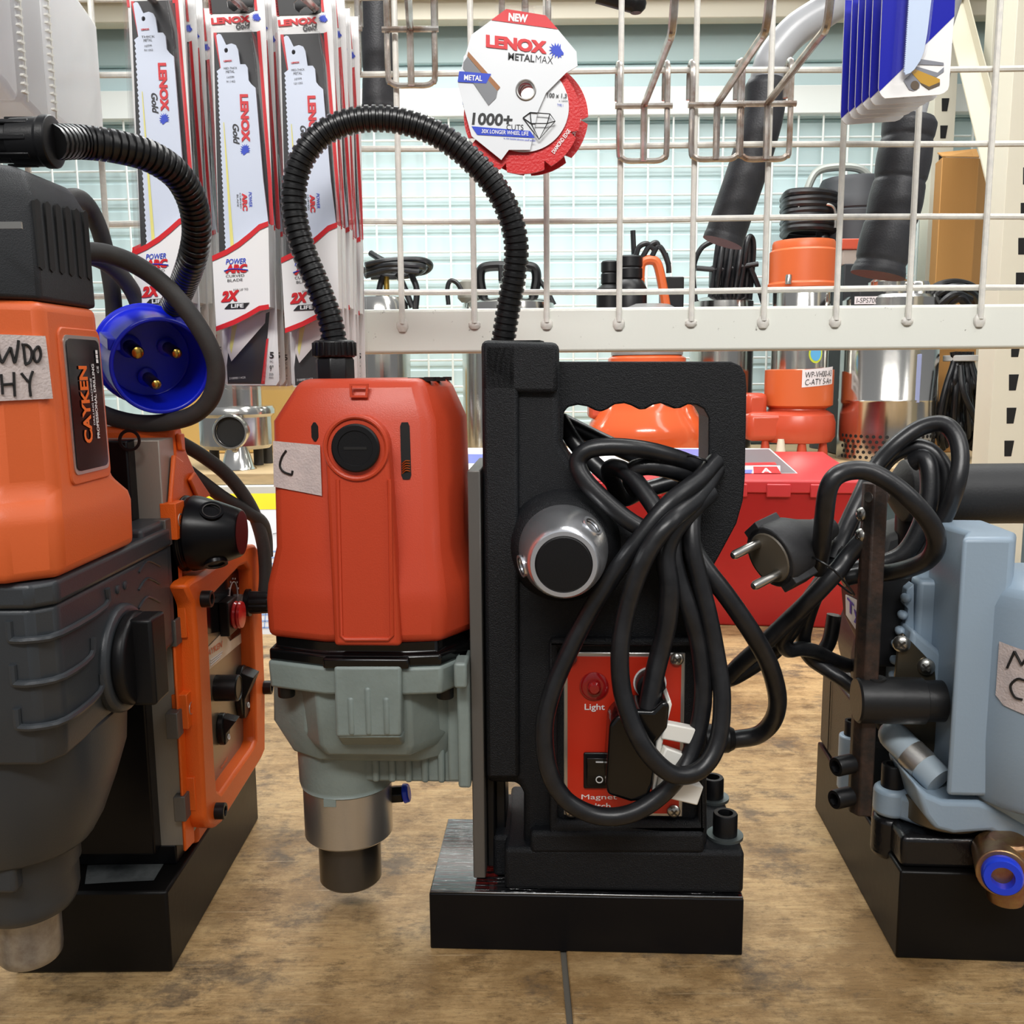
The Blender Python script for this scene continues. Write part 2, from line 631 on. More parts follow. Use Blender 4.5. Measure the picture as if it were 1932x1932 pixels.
# ------------------------------------------------------------------ the workbench
def wood_material():
    mt = bpy.data.materials.new('stained_plywood')
    mt.use_nodes = True
    nt = mt.node_tree
    L = nt.links
    bs = nt.nodes['Principled BSDF']
    t = nt.nodes.new('ShaderNodeTexCoord')

    def noise(scale, sc, det=6, rough=0.6, off=(0, 0, 0)):
        mp = nt.nodes.new('ShaderNodeMapping')
        mp.inputs['Scale'].default_value = sc
        mp.inputs['Location'].default_value = off
        L.new(t.outputs['Object'], mp.inputs[0])
        n = nt.nodes.new('ShaderNodeTexNoise')
        n.inputs['Scale'].default_value = scale
        n.inputs['Detail'].default_value = det
        n.inputs['Roughness'].default_value = rough
        L.new(mp.outputs[0], n.inputs['Vector'])
        return n

    def ramp(n, p0, p1, c0=(0, 0, 0, 1), c1=(1, 1, 1, 1)):
        r = nt.nodes.new('ShaderNodeValToRGB')
        r.color_ramp.elements[0].position, r.color_ramp.elements[1].position = p0, p1
        r.color_ramp.elements[0].color, r.color_ramp.elements[1].color = c0, c1
        L.new(n.outputs['Fac'], r.inputs[0])
        return r

    def mix(fac, a, c, k=1.0):
        mx = nt.nodes.new('ShaderNodeMix')
        mx.data_type = 'RGBA'
        if k != 1.0:
            q = nt.nodes.new('ShaderNodeMath')
            q.operation = 'MULTIPLY'
            q.inputs[1].default_value = k
            L.new(fac, q.inputs[0])
            fac = q.outputs[0]
        L.new(fac, mx.inputs[0])
        L.new(a, mx.inputs[6])
        if isinstance(c, tuple):
            mx.inputs[7].default_value = c
        else:
            L.new(c, mx.inputs[7])
        return mx.outputs[2]

    grain = ramp(noise(26, (0.9, 12, 12), 9, 0.75), 0.36, 0.66, lin((176, 142, 96)), lin((206, 174, 126)))
    big = ramp(noise(7, (1, 1.3, 1), 9, 0.75), 0.46, 0.58)
    c = mix(big.outputs[0], grain.outputs[0], lin((128, 98, 60)), 0.8)
    fine = ramp(noise(130, (0.8, 4.0, 3), 10, 0.85), 0.50, 0.66)
    c = mix(fine.outputs[0], c, lin((84, 60, 34)), 0.62)
    pale = ramp(noise(14, (0.9, 2.0, 2), 8, 0.7, (7, 2, 0)), 0.52, 0.70)
    c = mix(pale.outputs[0], c, lin((206, 178, 132)), 0.45)
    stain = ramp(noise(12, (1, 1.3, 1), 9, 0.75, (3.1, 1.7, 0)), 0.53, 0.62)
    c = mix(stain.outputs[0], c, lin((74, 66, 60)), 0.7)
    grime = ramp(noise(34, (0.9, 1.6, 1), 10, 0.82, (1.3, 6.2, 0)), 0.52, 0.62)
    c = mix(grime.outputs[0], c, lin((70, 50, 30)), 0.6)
    speck = ramp(noise(300, (1, 2.0, 2), 8, 0.85, (0, 4, 0)), 0.57, 0.64)
    c = mix(speck.outputs[0], c, lin((44, 36, 28)), 0.7)
    scr = ramp(noise(60, (0.25, 9, 9), 3, 0.5, (5, 0, 0)), 0.66, 0.74)
    c = mix(scr.outputs[0], c, lin((232, 212, 176)), 0.35)
    L.new(c, bs.inputs['Base Color'])
    bs.inputs['Roughness'].default_value = 0.5
    bs.inputs['Specular IOR Level'].default_value = 0.35
    n = noise(300, (1, 4, 4), 4)
    bp = nt.nodes.new('ShaderNodeBump')
    bp.inputs['Strength'].default_value = 0.2
    bp.inputs['Distance'].default_value = 0.001
    L.new(n.outputs['Fac'], bp.inputs['Height'])
    L.new(bp.outputs[0], bs.inputs['Normal'])
    return mt


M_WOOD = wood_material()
SEAM = on_z(1069, 1860).x
bench = thing('workbench', 'stained plywood workbench with a dark seam between two boards', 'workbench', (0, 0, 0))
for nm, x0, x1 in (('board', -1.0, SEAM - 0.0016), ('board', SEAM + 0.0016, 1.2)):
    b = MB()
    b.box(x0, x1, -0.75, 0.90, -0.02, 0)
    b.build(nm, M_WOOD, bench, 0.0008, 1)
b = MB()
b.box(SEAM - 0.0016, SEAM + 0.0016, -0.75, 0.90, -0.02, -0.0016)
b.build('seam_strip', mat('grey_seam_strip', (96, 92, 84), 0.6), bench)
b = MB()
for x in (-0.95, 1.15):
    for y in (-0.7, 0.85):
        b.box(x - 0.03, x + 0.03, y - 0.03, y + 0.03, -0.8, -0.02)
b.build('frame', M_DARKGREY, bench)

# ------------------------------------------------------------------ rear storage rack with its shelf
YS = 0.98            # shelf front edge
ZS = on_y(455, 893, YS).z
rack = thing('storage_rack', 'cream slotted steel storage rack standing behind the workbench', 'rack', (0, 0, 0))
b = MB()
b.box(-0.95, 1.2, YS, 1.47, ZS - 0.018, ZS - 0.0006)
b.build('shelf', M_PLANK, rack, 0.001)
b = MB()
b.box(-0.95, 1.2, YS - 0.012, YS + 0.03, ZS - 0.05, ZS - 0.0185)
b.build('shelf_beam', M_BEAM, rack, 0.002)


def slotted_post(px_l, px_r, Y, py, dep, z1, pitch, first_py, round_holes=False):
    A, B = on_y(px_l, py, Y), on_y(px_r, py, Y)
    b = MB()
    b.box(A.x, B.x, Y, Y + dep, -0.8, z1)
    b.mi = 1
    cx = (A.x + B.x) / 2 + (0.3 * (B.x - A.x) if round_holes else 0)
    z = on_y(px_l, first_py, Y).z
    hw = 0.0075
    for k in range(-14, 20):
        zz = z + k * pitch
        if zz < -0.7 or zz > z1 - 0.03:
            continue
        if round_holes:
            b.lathe((cx, Y - 0.0006, zz), (0, 1, 0), [(0.006, 0), (0.006, 0.0012)], 14)
        else:
            b.prism([(cx - hw, Y - 0.0006, zz + 0.012), (cx + hw, Y - 0.0006, zz + 0.012), (cx + hw * 0.6, Y - 0.0006, zz - 0.012), (cx - hw * 0.8, Y - 0.0006, zz - 0.012)], (0, 0.0012, 0))
    return b.build('post', [M_CREAM, M_HOLE], rack, 0.0015)


slotted_post(1868, 1945, 0.93, 800, 0.05, 1.7, 0.0495, 722)
slotted_post(1752, 1792, 1.42, 400, 0.04, 1.7, 0.05, 300)
slotted_post(1858, 1880, 1.30, 300, 0.03, 1.7, 0.07, 150, True)
b = MB()                                                   # diagonal brace of the rack side
p0, p1 = on_y(1806, 30, 1.40), on_y(1880, 330, 1.12)
d = (p1 - p0).normalized()
s_ = Vector((0.017, 0, 0.007))
b.prism([p0 - d * 0.1 - s_, p0 - d * 0.1 + s_, p1 + d * 0.03 + s_, p1 + d * 0.03 - s_], (0, 0.004, 0))
b.prism([p0 - d * 0.1 + s_ * 0.9, p0 - d * 0.1 + s_ * 1.0, p1 + d * 0.03 + s_ * 1.0, p1 + d * 0.03 + s_ * 0.9], (0, -0.02, 0))
b.build('brace', mat('darkened_cream_paint', (192, 184, 162), 0.5), rack, 0.0008)  # cream darkened in the colour to offset the strong lamp light on it
b = MB()                                                   # upper cross beam over the rear panel
zt = on_y(900, 44, 1.46).z
b.box(-1.4, 1.6, 1.44, 1.476, zt, zt + 0.2)
b.box(-1.4, 1.6, 1.41, 1.476, zt + 0.035, zt + 0.2)
b.build('top_beam', M_CREAM, rack, 0.002)

rear = thing('wire_mesh_panel', 'fine white wire mesh panel standing at the back below the white rail', 'mesh panel', (0, 0, 0), 0, 'wire mesh panels')
YR = 1.487
z1, z0 = on_y(900, 168, YR).z, on_y(900, 222, YR).z
b = MB()
b.box(-1.3, 1.35, YR - 0.010, YR + 0.012, z0, z1)
b.build('rail', M_PALE, rear, 0.002)
b = MB()
for k in range(-26, 28):
    x = on_y(989, 400, YR).x + 0.05 * k
    b.cyl((x, YR, ZS), (x, YR, z0 + 0.005), 0.0022, n=6)
for k in range(0, 14):
    z = z0 - 0.042 - 0.0545 * k
    if z > ZS:
        b.cyl((-1.3, YR + 0.004, z), (1.35, YR + 0.004, z), 0.0022, n=6)
b.build('wire_grid', M_PALE, rear)
# slatted aqua cladding close behind the fine mesh
b = MB()
zz = ZS
while zz < z0 - 0.01:
    b.box(-1.6, 1.8, 1.515, 1.53, zz, zz + 0.0515)
    zz += 0.0545
b.box(-1.6, 1.8, 1.515, 1.53, z0 + 0.0, zt - 0.06)
b.box(-1.6, 1.8, 1.5175, 1.53, ZS, z0)
structure(b.build('trim_1', M_AQUA, bevel=0.004))
b = MB()
b.box(-1.6, 1.8, 1.505, 1.53, zt - 0.06, zt + 0.2)
structure(b.build('trim_beam_shade', mat('aqua_beam_shade', (176, 200, 200), 0.5), bevel=0.003))  # darker aqua band paints in the cream beam's shadow

# ================================================================== FRONT WIRE MESH PANEL
YM = 0.140
mesh = thing('wire_mesh_panel', 'white wire mesh display panel with a broad off-white bottom rail above the drills', 'mesh panel', (0, 0, 0), 0, 'wire mesh panels')
beam_t, beam_b = on_y(1100, 580, YM).z, on_y(1100, 664, YM).z
b = MB()
b.box(-0.62, 0.62, YM + 0.0016, YM + 0.022, beam_b, beam_t)
bo = b.build('bottom_rail', M_BEAM, mesh, 0.002)
b = MB()
x_ref, z_ref = on_y(1031, 420, YM).x, on_y(1031, 414, YM).z
sp = (on_y(1865, 408, YM).x - on_y(757, 420, YM).x) / 8
sz = (on_y(1446, 130, YM).z - on_y(1446, 547, YM).z) / 3
for k in range(-13, 12):
    x = x_ref + sp * k
    zb = on_y(1100, 608, YM).z
    b.cyl((x, YM, zb), (x, YM, z_ref + sz * 6), 0.00195, n=10)
    b.ball((x, YM + 0.0012, zb - 0.001), 0.0042, (1, 0.6, 1.0 + 0.25 * math.sin(k * 2.3)), 10)
for k in range(-1, 6):
    z = z_ref + sz * k
    b.tube([(-0.62 + 0.1 * i, YM + 0.0034, z + 0.0006 * math.sin(i * 1.7 + k)) for i in range(13)], 0.00195, 8, False, 3)
b.build('wire_grid', M_WIRE, mesh)


# ------------------------------------------------------------------ hooks clipped on the mesh
def hook(cx_px, top_py, cross_py, bot_py, half_px, tip, tip2, label, arm_Y=0.0, w=0.0019):
    c, bt, tp = on_y(cx_px, cross_py, YM), on_y(cx_px, bot_py, YM), on_y(cx_px, top_py, YM)
    hw = half_px * 0.647 / FOC
    y = YM - 0.0045
    b = MB()
    x = c.x
    r = 0.006
    # U-shaped clip whose ends curl over the wire behind it
    b.tube([(x - hw, y + 0.012, tp.z - 0.02), (x - hw, y + 0.011, tp.z - 0.003), (x - hw, y + 0.005, tp.z + 0.001), (x - hw, y, tp.z - 0.004), (x - hw, y, tp.z - 0.02), (x - hw, y, bt.z + r),
            (x - hw + r * 0.3, y, bt.z + r * 0.3), (x - hw + r, y, bt.z), (x, y, bt.z), (x + hw - r, y, bt.z), (x + hw - r * 0.3, y, bt.z + r * 0.3), (x + hw, y, bt.z + r), (x + hw, y, tp.z - 0.02),
            (x + hw, y, tp.z - 0.004), (x + hw, y + 0.005, tp.z + 0.001), (x + hw, y + 0.011, tp.z - 0.003), (x + hw, y + 0.012, tp.z - 0.02)], w, 8, False, 4)
    b.cyl((x - hw - 0.003, y - w, c.z), (x + hw + 0.003, y - w, c.z), w, n=8)
    P1 = on_y(tip[0], tip[1], arm_Y)
    P2 = P1 + Vector((0, -0.004, 0.03)) if tip2 is None else on_y(tip2[0], tip2[1], arm_Y - 0.006)
    st = Vector((x, y - 2 * w, c.z))
    dr = (P1 - st).normalized()
    b.tube([(x, y - 2 * w, bt.z - 0.001), (x, y - 2 * w, c.z - 0.004), st + dr * 0.004, st + dr * 0.02, P1 - dr * 0.02, P1 - dr * 0.004, P1 + (P2 - P1).normalized() * 0.004, P2], w * 1.15, 8, False, 4)
    return tag(b.build('mesh_hook', M_HOOK), label, 'hook', 'wire hooks clipped on the mesh panel')


hook(1212, 122, 205, 306, 42, (1268, 62), (1273, -6), 'empty bent wire hook just right of the octagonal cutting disc packs')
hook(1348, 120, 203, 303, 42, (1445, 58), (1452, -6), 'empty bent wire hook left of the last one, middle of the three right hooks')
hook(1442, 117, 201, 303, 43, (1560, 52), (1567, -6), 'empty bent wire hook nearest to the blue saw blade cards')
hook(776, -20, 62, 165, 41, (768, -40), None, 'empty wire hook left of the octagonal disc packs')
hook(990, -60, -25, 60, 40, (985, -110), None, 'wire hook holding the octagonal cutting disc packs', 0.02)
hook(350, -20, 60, 150, 40, (262, -25), None, 'wire hook through the left stack of blade blister packs', 0.02)
hook(500, -20, 60, 150, 40, (432, -12), None, 'wire hook through the middle stack of blade blister packs', 0.02)
hook(634, -20, 60, 150, 40, (566, -12), None, 'wire hook through the right stack of blade blister packs', 0.02)
hook(1750, -120, -60, 40, 40, (1830, -150), None, 'wire hook holding the blue saw blade cards', 0.02)
# ================================================================== CENTRE DRILL
D1 = thing('magnetic_drill', 'red-orange magnetic drill press with black stand and grip handle, in the centre', 'power tool', CM.o, CM.ang)


def C(px, py, l):
    return CM.ly(px, py, l)


ZB = 0.0335
b = MB()
b.box(0, 0.1675, 0, 0.084, 0, ZB - 0.0012)
b.build('magnet_base', M_BLACKPAINT, D1, 0.0008)
M_BASETOP = mat('wet_black_brushed_paint', (13, 13, 15), 0.10, bump=0.9, scale=55, stretch=(0.35, 5.0, 1), coat=1.0, dist=0.006)
M_BASETOP.node_tree.nodes['Principled BSDF'].inputs['Coat IOR'].default_value = 2.2
M_BASETOP.node_tree.nodes['Principled BSDF'].inputs['Coat Roughness'].default_value = 0.06
b = MB()
b.box(0.0003, 0.1672, 0.0003, 0.0837, ZB - 0.0014, ZB)
b.build('base_top', M_BASETOP, D1, 0.0006)

# --- cast stand: column, body, foot and the open grip
b = MB()
yb = 0.010
out = [(907, 641), (1055, 646), (1056, 835), (1075, 868), (1115, 915), (1180, 1000), (1290, 1040), (1334, 1090), (1335, 1602), (952, 1602), (992, 1600), (992, 1500), (980, 1480), (917, 1478)]
out = [(907, 641), (1055, 646), (1056, 835), (1075, 868), (1115, 915), (1180, 1000), (1290, 1040), (1334, 1090), (1335, 1604), (988, 1604), (988, 1500), (978, 1480), (917, 1478)]
b.prism([C(x, y, yb) for x, y in out], (0, 0.064, 0))
b.build('stand_casting', M_CAST, D1, 0.0035, 3)
b = MB()
gy = 0.024
outer = [(1040, 682), (1380, 682), (1398, 690), (1407, 706), (1409, 730), (1406, 900), (1402, 945), (1390, 988), (1362, 1040), (1337, 1085), (1300, 1120), (1150, 1060), (1040, 960)]
hole = [(1063, 800), (1064, 778), (1072, 768), (1090, 764), (1108, 767), (1122, 774), (1134, 777), (1146, 772), (1160, 763), (1178, 761), (1194, 766), (1206, 773), (1218, 772), (1232, 764), (1246, 761), (1260, 765),
        (1272, 771), (1284, 770), (1298, 763), (1314, 764), (1328, 772), (1337, 788), (1336, 925), (1326, 952), (1306, 986), (1282, 1006), (1240, 1008), (1196, 990), (1150, 945), (1100, 890), (1074, 860), (1062, 838)]
b.prism([C(x, y, gy) for x, y in outer], (0, 0.036, 0), [[C(x, y, gy) for x, y in hole]])
b.build('grip_handle', M_CAST, D1, 0.006, 3)
# foot flange with its sloping front
b = MB()
zf = C(1404, 1606, 0.004).z
xl = C(952, 1650, 0.004).x
b.box(xl, 0.1678, 0.003, 0.081, ZB, zf)
b.box(C(917, 1500, 0.012).x + 0.003, xl + 0.003, 0.016, 0.070, ZB, zf)
b.build('foot_flange', M_CAST, D1, 0.0025, 3)
# framed recess round the switch panel
b = MB()
fo = [(1036, 1206), (1334, 1206), (1334, 1600), (1036, 1600)]
fi = [(1052, 1222), (1318, 1222), (1318, 1552), (1052, 1552)]
b.prism([C(x, y, 0.004) for x, y in fo], (0, 0.008, 0), [[C(x, y, 0.004) for x, y in fi]])
b.build('panel_surround', M_CAST, D1, 0.003, 3)
b = MB()
b.prism([C(x, y, 0.0025) for x, y in ((1000, 1570), (1330, 1570), (1330, 1612), (1000, 1612))], (0, 0.01, 0))
b.build('ledge', M_CAST, D1, 0.0025, 3)
# raised boss round the feed hub and vertical web
b = MB()
hc = C(1063, 1036, 0.0)
b.lathe((hc.x, 0.012, hc.z), (0, -1, 0), [(0.0305, 0), (0.0285, 0.004), (0.024, 0.010), (0.021, 0.011)], 48)
b.build('hub_boss', M_CAST, D1, 0.002, 2)
b = MB()
b.prism([C(x, y, 0.006) for x, y in ((910, 646), (978, 648), (980, 1470), (918, 1470))], (0, 0.008, 0))
b.prism([C(x, y, 0.006) for x, y in ((910, 644), (1052, 648), (1052, 742), (910, 740))], (0, 0.008, 0))
b.build('column_face', M_CAST, D1, 0.0022, 2)
# column mouth the hose goes into
b = MB()
ct = C(980, 640, yb).z - 0.0009
b.prism([Vector((x, y, ct + 0.0004)) for x, y in ((0.040, 0.030), (0.060, 0.030), (0.062, 0.050), (0.038, 0.052))], (0, 0, 0.0006))
b.prism([Vector((x, y, ct + 0.0004)) for x, y in ((0.034, 0.062), (0.058, 0.060), (0.058, 0.071), (0.034, 0.071))], (0, 0, 0.0006))
b.build('column_mouth', M_HOLE, D1)

# --- slide
b = MB()
zs0, zs1 = C(908, 1657, 0.006).z, C(905, 888, 0.006).z
b.box(0.0235, 0.0300, 0.006, 0.078, zs0, zs1)
b.build('slide_plate', M_PLATE, D1, 0.0006)
b = MB()
b.box(0.0302, 0.0345, 0.018, 0.066, zs0, 0.2)
b.box(0.0345, 0.040, 0.026, 0.058, zs0, 0.15)
b.build('slide_rail', M_BLACK, D1, 0.0008)

# --- feed hub
hub = MB()
hx, hz = hc.x, hc.z
hub.lathe((hx, 0.001, hz), (0, -1, 0), [(0.0226, 0), (0.0223, 0.006), (0.0216, 0.013), (0.0205, 0.020), (0.0191, 0.027), (0.0175, 0.034), (0.0164, 0.0385), (0.0155, 0.0395), (0.0135, 0.0395), (0.0132, 0.037)], 56, False)
ho = hub.build('feed_hub', M_CHROME, D1, 0)
b = MB()
b.lathe((hx, -0.0365, hz), (0, -1, 0), [(0.0134, 0), (0.0134, 0.0016), (0.0126, 0.0022), (0.0001, 0.0024)], 48)
b.build('hub_cap', M_BLACK, ho)
for ang in (48, 192):
    a = math.radians(ang)
    d = Vector((math.cos(a), -0.35, math.sin(a))).normalized()
    c0 = Vector((hx, -0.021, hz)) + Vector((math.cos(a), 0, math.sin(a))) * 0.0197
    b = MB()
    b.lathe(c0 - d * 0.004, d, [(0.0056, 0.0045), (0.0056, 0.0056), (0.0044, 0.0056), (0.0042, 0.002), (0.0042, -0.004)], 24, False)
    b.mi = 1
    b.lathe(c0 - d * 0.004, d, [(0.0043, 0.002), (0.0001, 0.0021)], 20)
    for k in range(3):
        b.ring(c0 - d * (0.002 - 0.0016 * k), d, 0.0042, 0.0004, 20, 6)
    b.build('handle_socket', [M_CHROME, M_DARKSTEEL], ho)

# --- switch panel
pz0, pz1 = C(1175, 1540, 0.0085).z, C(1175, 1231, 0.0085).z
px0, px1 = C(1063, 1380, 0.0085).x, C(1291, 1380, 0.0085).x
pan = MB()
pan.box(px0, px1, 0.0085, 0.0105, pz0, pz1)
po = pan.build('switch_panel', M_ALU, D1, 0.0006)
po['label'] = 'red switch panel with light and rocker switch'
b = MB()
b.box(px0 + 0.0022, px1 - 0.0022, 0.0078, 0.0086, pz0 + 0.0022, pz1 - 0.0022)
b.build('panel_face', M_REDPANEL, po)
for x, y in ((1277, 1243), (1271, 1530), (1076, 1243), (1078, 1530)):
    cross_screw(po, C(x, y, 0.0076), (0, -1, 0), 0.0035)
b = MB()
lc = C(1121, 1294, 0.0078)
b.lathe(lc, (0, -1, 0), [(0.0075, 0), (0.0075, 0.001), (0.0060, 0.0018), (0.0036, 0.0016), (0.0034, 0.0042), (0.0024, 0.0052), (0.0001, 0.0054)], 32)
b.build('indicator_light', M_REDLENS, po)
b = MB()
kc = C(1226, 1288, 0.0078)
b.lathe(kc, (0, -1, 0), [(0.0086, 0), (0.0086, 0.0006), (0.0001, 0.0007)], 32)
kr = b.build('knob_dial', M_WHITEPRINT, po)
b = MB()
b.lathe(kc, (0, -1, 0), [(0.0078, 0.0005), (0.0074, 0.008), (0.006, 0.009), (0.0001, 0.009)], 28)
b.build('knob', M_BLACK, kr)
b = MB()
rc = [C(x, y, 0.0078) for x, y in ((1101, 1418), (1160, 1418), (1160, 1486), (1101, 1486))]
b.prism(rc, (0, -0.0016, 0))
ro = b.build('rocker_switch', M_BLACK, po, 0.0008)
b = MB()
mid = (rc[0] + rc[2]) / 2
wx = (rc[1].x - rc[0].x) * 0.40
hz_ = (rc[0].z - rc[3].z) * 0.40
yy = rc[0].y - 0.0014
b.prism([Vector((mid.x - wx, yy, mid.z + hz_)), Vector((mid.x - wx, yy - 0.0032, mid.z + hz_)), Vector((mid.x - wx, yy - 0.0006, mid.z)), Vector((mid.x - wx, yy - 0.0012, mid.z - hz_)), Vector((mid.x - wx, yy, mid.z - hz_))], (2 * wx, 0, 0))
b.build('rocker', M_BLACKGLOSS, ro, 0.0003)
b = MB()
b.box(mid.x - 0.0020, mid.x + 0.0020, yy - 0.0032, yy - 0.0026, mid.z + hz_ * 0.72, mid.z + hz_ * 0.72 + 0.0005)
b.ring((mid.x, yy - 0.0013, mid.z - hz_ * 0.55), (0, 1, 0), 0.0017, 0.0003, 20, 6)
b.build('switch_marks', M_WHITEPRINT, ro)
b = MB()


def ctext(bb, txt, a, c, up, l, bold=0.01, shear=0.0):
    p, q, r_ = C(a[0], a[1], l), C(c[0], c[1], l), C(up[0], up[1], l)
    bb.text(txt, p, q - p, r_ - p, bold, shear)


ctext(b, 'Light', (1103, 1343), (1141, 1343), (1103, 1328), 0.0075, 0.012)
ctext(b, 'Magnet', (1097, 1511), (1164, 1511), (1097, 1499), 0.0075, 0.0)
ctext(b, 'Switch', (1098, 1526), (1152, 1526), (1098, 1515), 0.0075, 0.012)
b.build('lettering', M_WHITEPRINT, po)

# --- clamp bolts on the foot
for px, l in ((1367, 0.020), (1344, 0.066)):
    c = C(px, 1600, l)
    c.z = zf + 0.0012
    if l > 0.04:
        c.x = C(1344, 1490, l).x
    socket_bolt(D1, c, (0, 0, 1), 0.0066, 0.0125, 'clamp_bolt', 0.0098)

# --- motor
CX, CY = -0.0315, 0.042


def octa(hx, hy, k, z, c=None, f0=-0.0495, f1=-0.0095):
    """motor section: flat front from f0 to f1, the left facet falls back a little, the right one turns to the side at its end"""
    c = CX if c is None else c
    fy, fx, q = hy * k, hx * k, hx / 0.056
    return [Vector((a, CY + b_, z)) for a, b_ in ((f0, -hy), (f1, -hy), (c + hx - 0.014 * q, -hy + 0.0025), (c + hx, -hy + 0.026), (c + hx, fy), (c + fx, hy), (c - fx, hy), (c - hx + 0.0055, fy), (c - hx + 0.0055, -hy + 0.011 * q))]


mz = lambda y, l=-0.011: C(672, y, l).z
zb_, zf1, zf2, zt1, zt2 = mz(1216), mz(1128), mz(1045), C(860, 792, 0.01).z, C(690, 714, 0.02).z
b = MB()
K = 0.42
b.loft([octa(0.0560, 0.053, K, zb_), octa(0.0562, 0.053, K, zf1 - 0.004), octa(0.0552, 0.0525, 0.43, zf1 + 0.004), octa(0.0515, 0.0465, 0.46, zf2),
        octa(0.0500, 0.0460, 0.46, zt1), octa(0.0390, 0.0365, 0.50, zt2, CX + 0.002, -0.046, -0.0115)])
mo = b.build('motor_housing', M_RED, D1, 0.005, 3)
# keyhole boss round the brush cap, running down the front
b = MB()
lf = -0.0145
cc = C(672, 845, lf)
R_ = (C(733, 845, lf).x - C(612, 845, lf).x) / 2
kh = [cc + Vector((math.cos(math.radians(a)) * R_, 0, math.sin(math.radians(a)) * R_)) for a in range(0, 181, 12)]
zb2 = C(690, 1220, lf).z
kh += [Vector((C(630, 1220, lf).x, lf, zb2)), Vector((C(757, 1220, lf).x, lf, zb2))]
b.prism(kh, (0, 0.02, 0))
b.build('front_boss', M_RED, mo, 0.0022, 3)
b = MB()
lr = lf - 0.0002
rim = [C(x, y, lr) for x, y in ((637, 905), (640, 1060), (644, 1206), (740, 1206), (738, 1060), (735, 905))]
b.tube([rim[0], rim[2] + Vector((0, 0, 0.002)), rim[2] + Vector((0.002, 0, 0)), rim[3] - Vector((0.002, 0, 0)), rim[3] + Vector((0, 0, 0.002)), rim[5]], 0.0011, 8, False, 1)
b.ring(cc + Vector((0, -0.0002, 0)), (0, 1, 0), R_ * 0.965, 0.0012, 48, 8)
b.build('raised_rim', M_RED, mo)
b = MB()
b.lathe(cc + Vector((0, 0.001, 0)), (0, -1, 0), [(0.0118, 0), (0.0118, 0.0030), (0.0110, 0.0036), (0.0086, 0.0036), (0.0084, 0.0030), (0.0001, 0.0030)], 48)
b.mi = 1
b.box(cc.x - 0.0056, cc.x + 0.0056, cc.y - 0.0023, cc.y - 0.0018, cc.z - 0.0007, cc.z + 0.0007)
b.build('brush_cap', [M_BLACK, M_HOLE], mo)


def diag(side, t, z, lift=0.0):
    """point on the slanted front faces of the motor housing (t 0 at the flat front .. 1 at the side)"""
    k = (zt1 - z) / (zt1 - zf2)
    hx_ = 0.0500 + (0.0515 - 0.0500) * k
    hy_ = 0.0460 + (0.0465 - 0.0460) * k
    if side > 0:
        A, B = Vector((-0.0095, CY - hy_, z)), Vector((CX + hx_ - 0.0125, CY - hy_ + 0.0025, z))
    else:
        A, B = Vector((-0.0495, CY - hy_, z)), Vector((CX - hx_ + 0.0055, CY - hy_ + 0.0098, z))
    n = Vector((side * (B.y - A.y), -abs(B.x - A.x), 0)).normalized()
    return A.lerp(B, t) + n * lift


for side, t0, t1, za, zc in ((1, 0.06, 0.36, C(757, 905, -0.005).z, C(757, 797, -0.005).z), (-1, 0.0, 0.14, C(605, 833, -0.005).z, C(605, 797, -0.005).z)):
    b = MB()
    P = [(t0, za + 0.002), (t0 + 0.05, za), (t1 - 0.05, za), (t1, za + 0.002), (t1, zc - 0.002), (t1 - 0.05, zc), (t0 + 0.05, zc), (t0, zc - 0.002)]
    nn = (diag(side, 0.2, zc, 1.0) - diag(side, 0.2, zc, 0.0))
    b.prism([diag(side, t, z, 0.0004) for t, z in P], -nn * 0.003)
    o_ = b.build('vent_slot', M_HOLE, mo)
    vs = o_ if side == 1 else vs
b = MB()
za = C(757, 905, -0.005).z
for k in range(5):
    b.tube([diag(1, 0.09, za + 0.003 + 0.0012 * k, 0.0003), diag(1, 0.20, za + 0.0045 + 0.0012 * k, 0.001), diag(1, 0.33, za + 0.004 + 0.0013 * k, 0.0003)], 0.00035, 6)
b.build('winding', M_COPPER, vs)
b = MB()                                                   # holes in the motor's top
for (x0, y0), (x1, y1) in (((-0.008, 0.020), (0.006, 0.016)), ((0.000, 0.028), (0.010, 0.024)), ((-0.004, 0.052), (0.004, 0.047)), ((0.006, 0.056), (0.010, 0.052))):
    b = MB()
    b.prism([Vector((x0, y0, zt2 + 0.0003)), Vector((x1, y1 - 0.003, zt2 + 0.0003)), Vector((x1 + 0.001, y1 + 0.002, zt2 + 0.0003)), Vector((x0 + 0.001, y0 + 0.004, zt2 + 0.0003))], (0, 0, -0.002))
    b.build('top_vent', M_HOLE, mo)
b = MB()
b.prism([C(x, y, -0.002) + Vector((0, 0.0026, 0)) for x, y in ((658, 724), (694, 724), (692, 750), (659, 750))], (0, -0.0016, 0), [[C(x, y, -0.002) + Vector((0, 0.0026, 0)) for x, y in ((662, 728), (690, 728), (688, 746), (663, 746))]])
b.build('top_notch', M_RED, mo)

# tape with the marker letter C
b = MB()
ta, tb = C(560, 922, -0.004).z, C(560, 834, -0.004).z
n_ = 6
rows = [[diag(-1, 0.10 + 0.90 * i / n_, z + dz * i / n_, 0.0016 if i == 0 else 0.0005) for i in range(n_ + 1)] for z, dz in ((ta + 0.0005, 0.003), (tb - 0.001, 0.001))]
rows = [[diag(-1, -0.04 + 1.0 * i / n_, z + s_ * (1 - i / n_), 0.0007) for i in range(n_ + 1)] for z, s_ in ((ta, -0.0035), (tb, -0.0015))]
b.loft([rows[0], rows[1]], False, False)
tp = b.build('masking_tape', M_TAPE, mo)
tp['label'] = 'pinkish masking tape marked with a hand-written C'
b = MB()


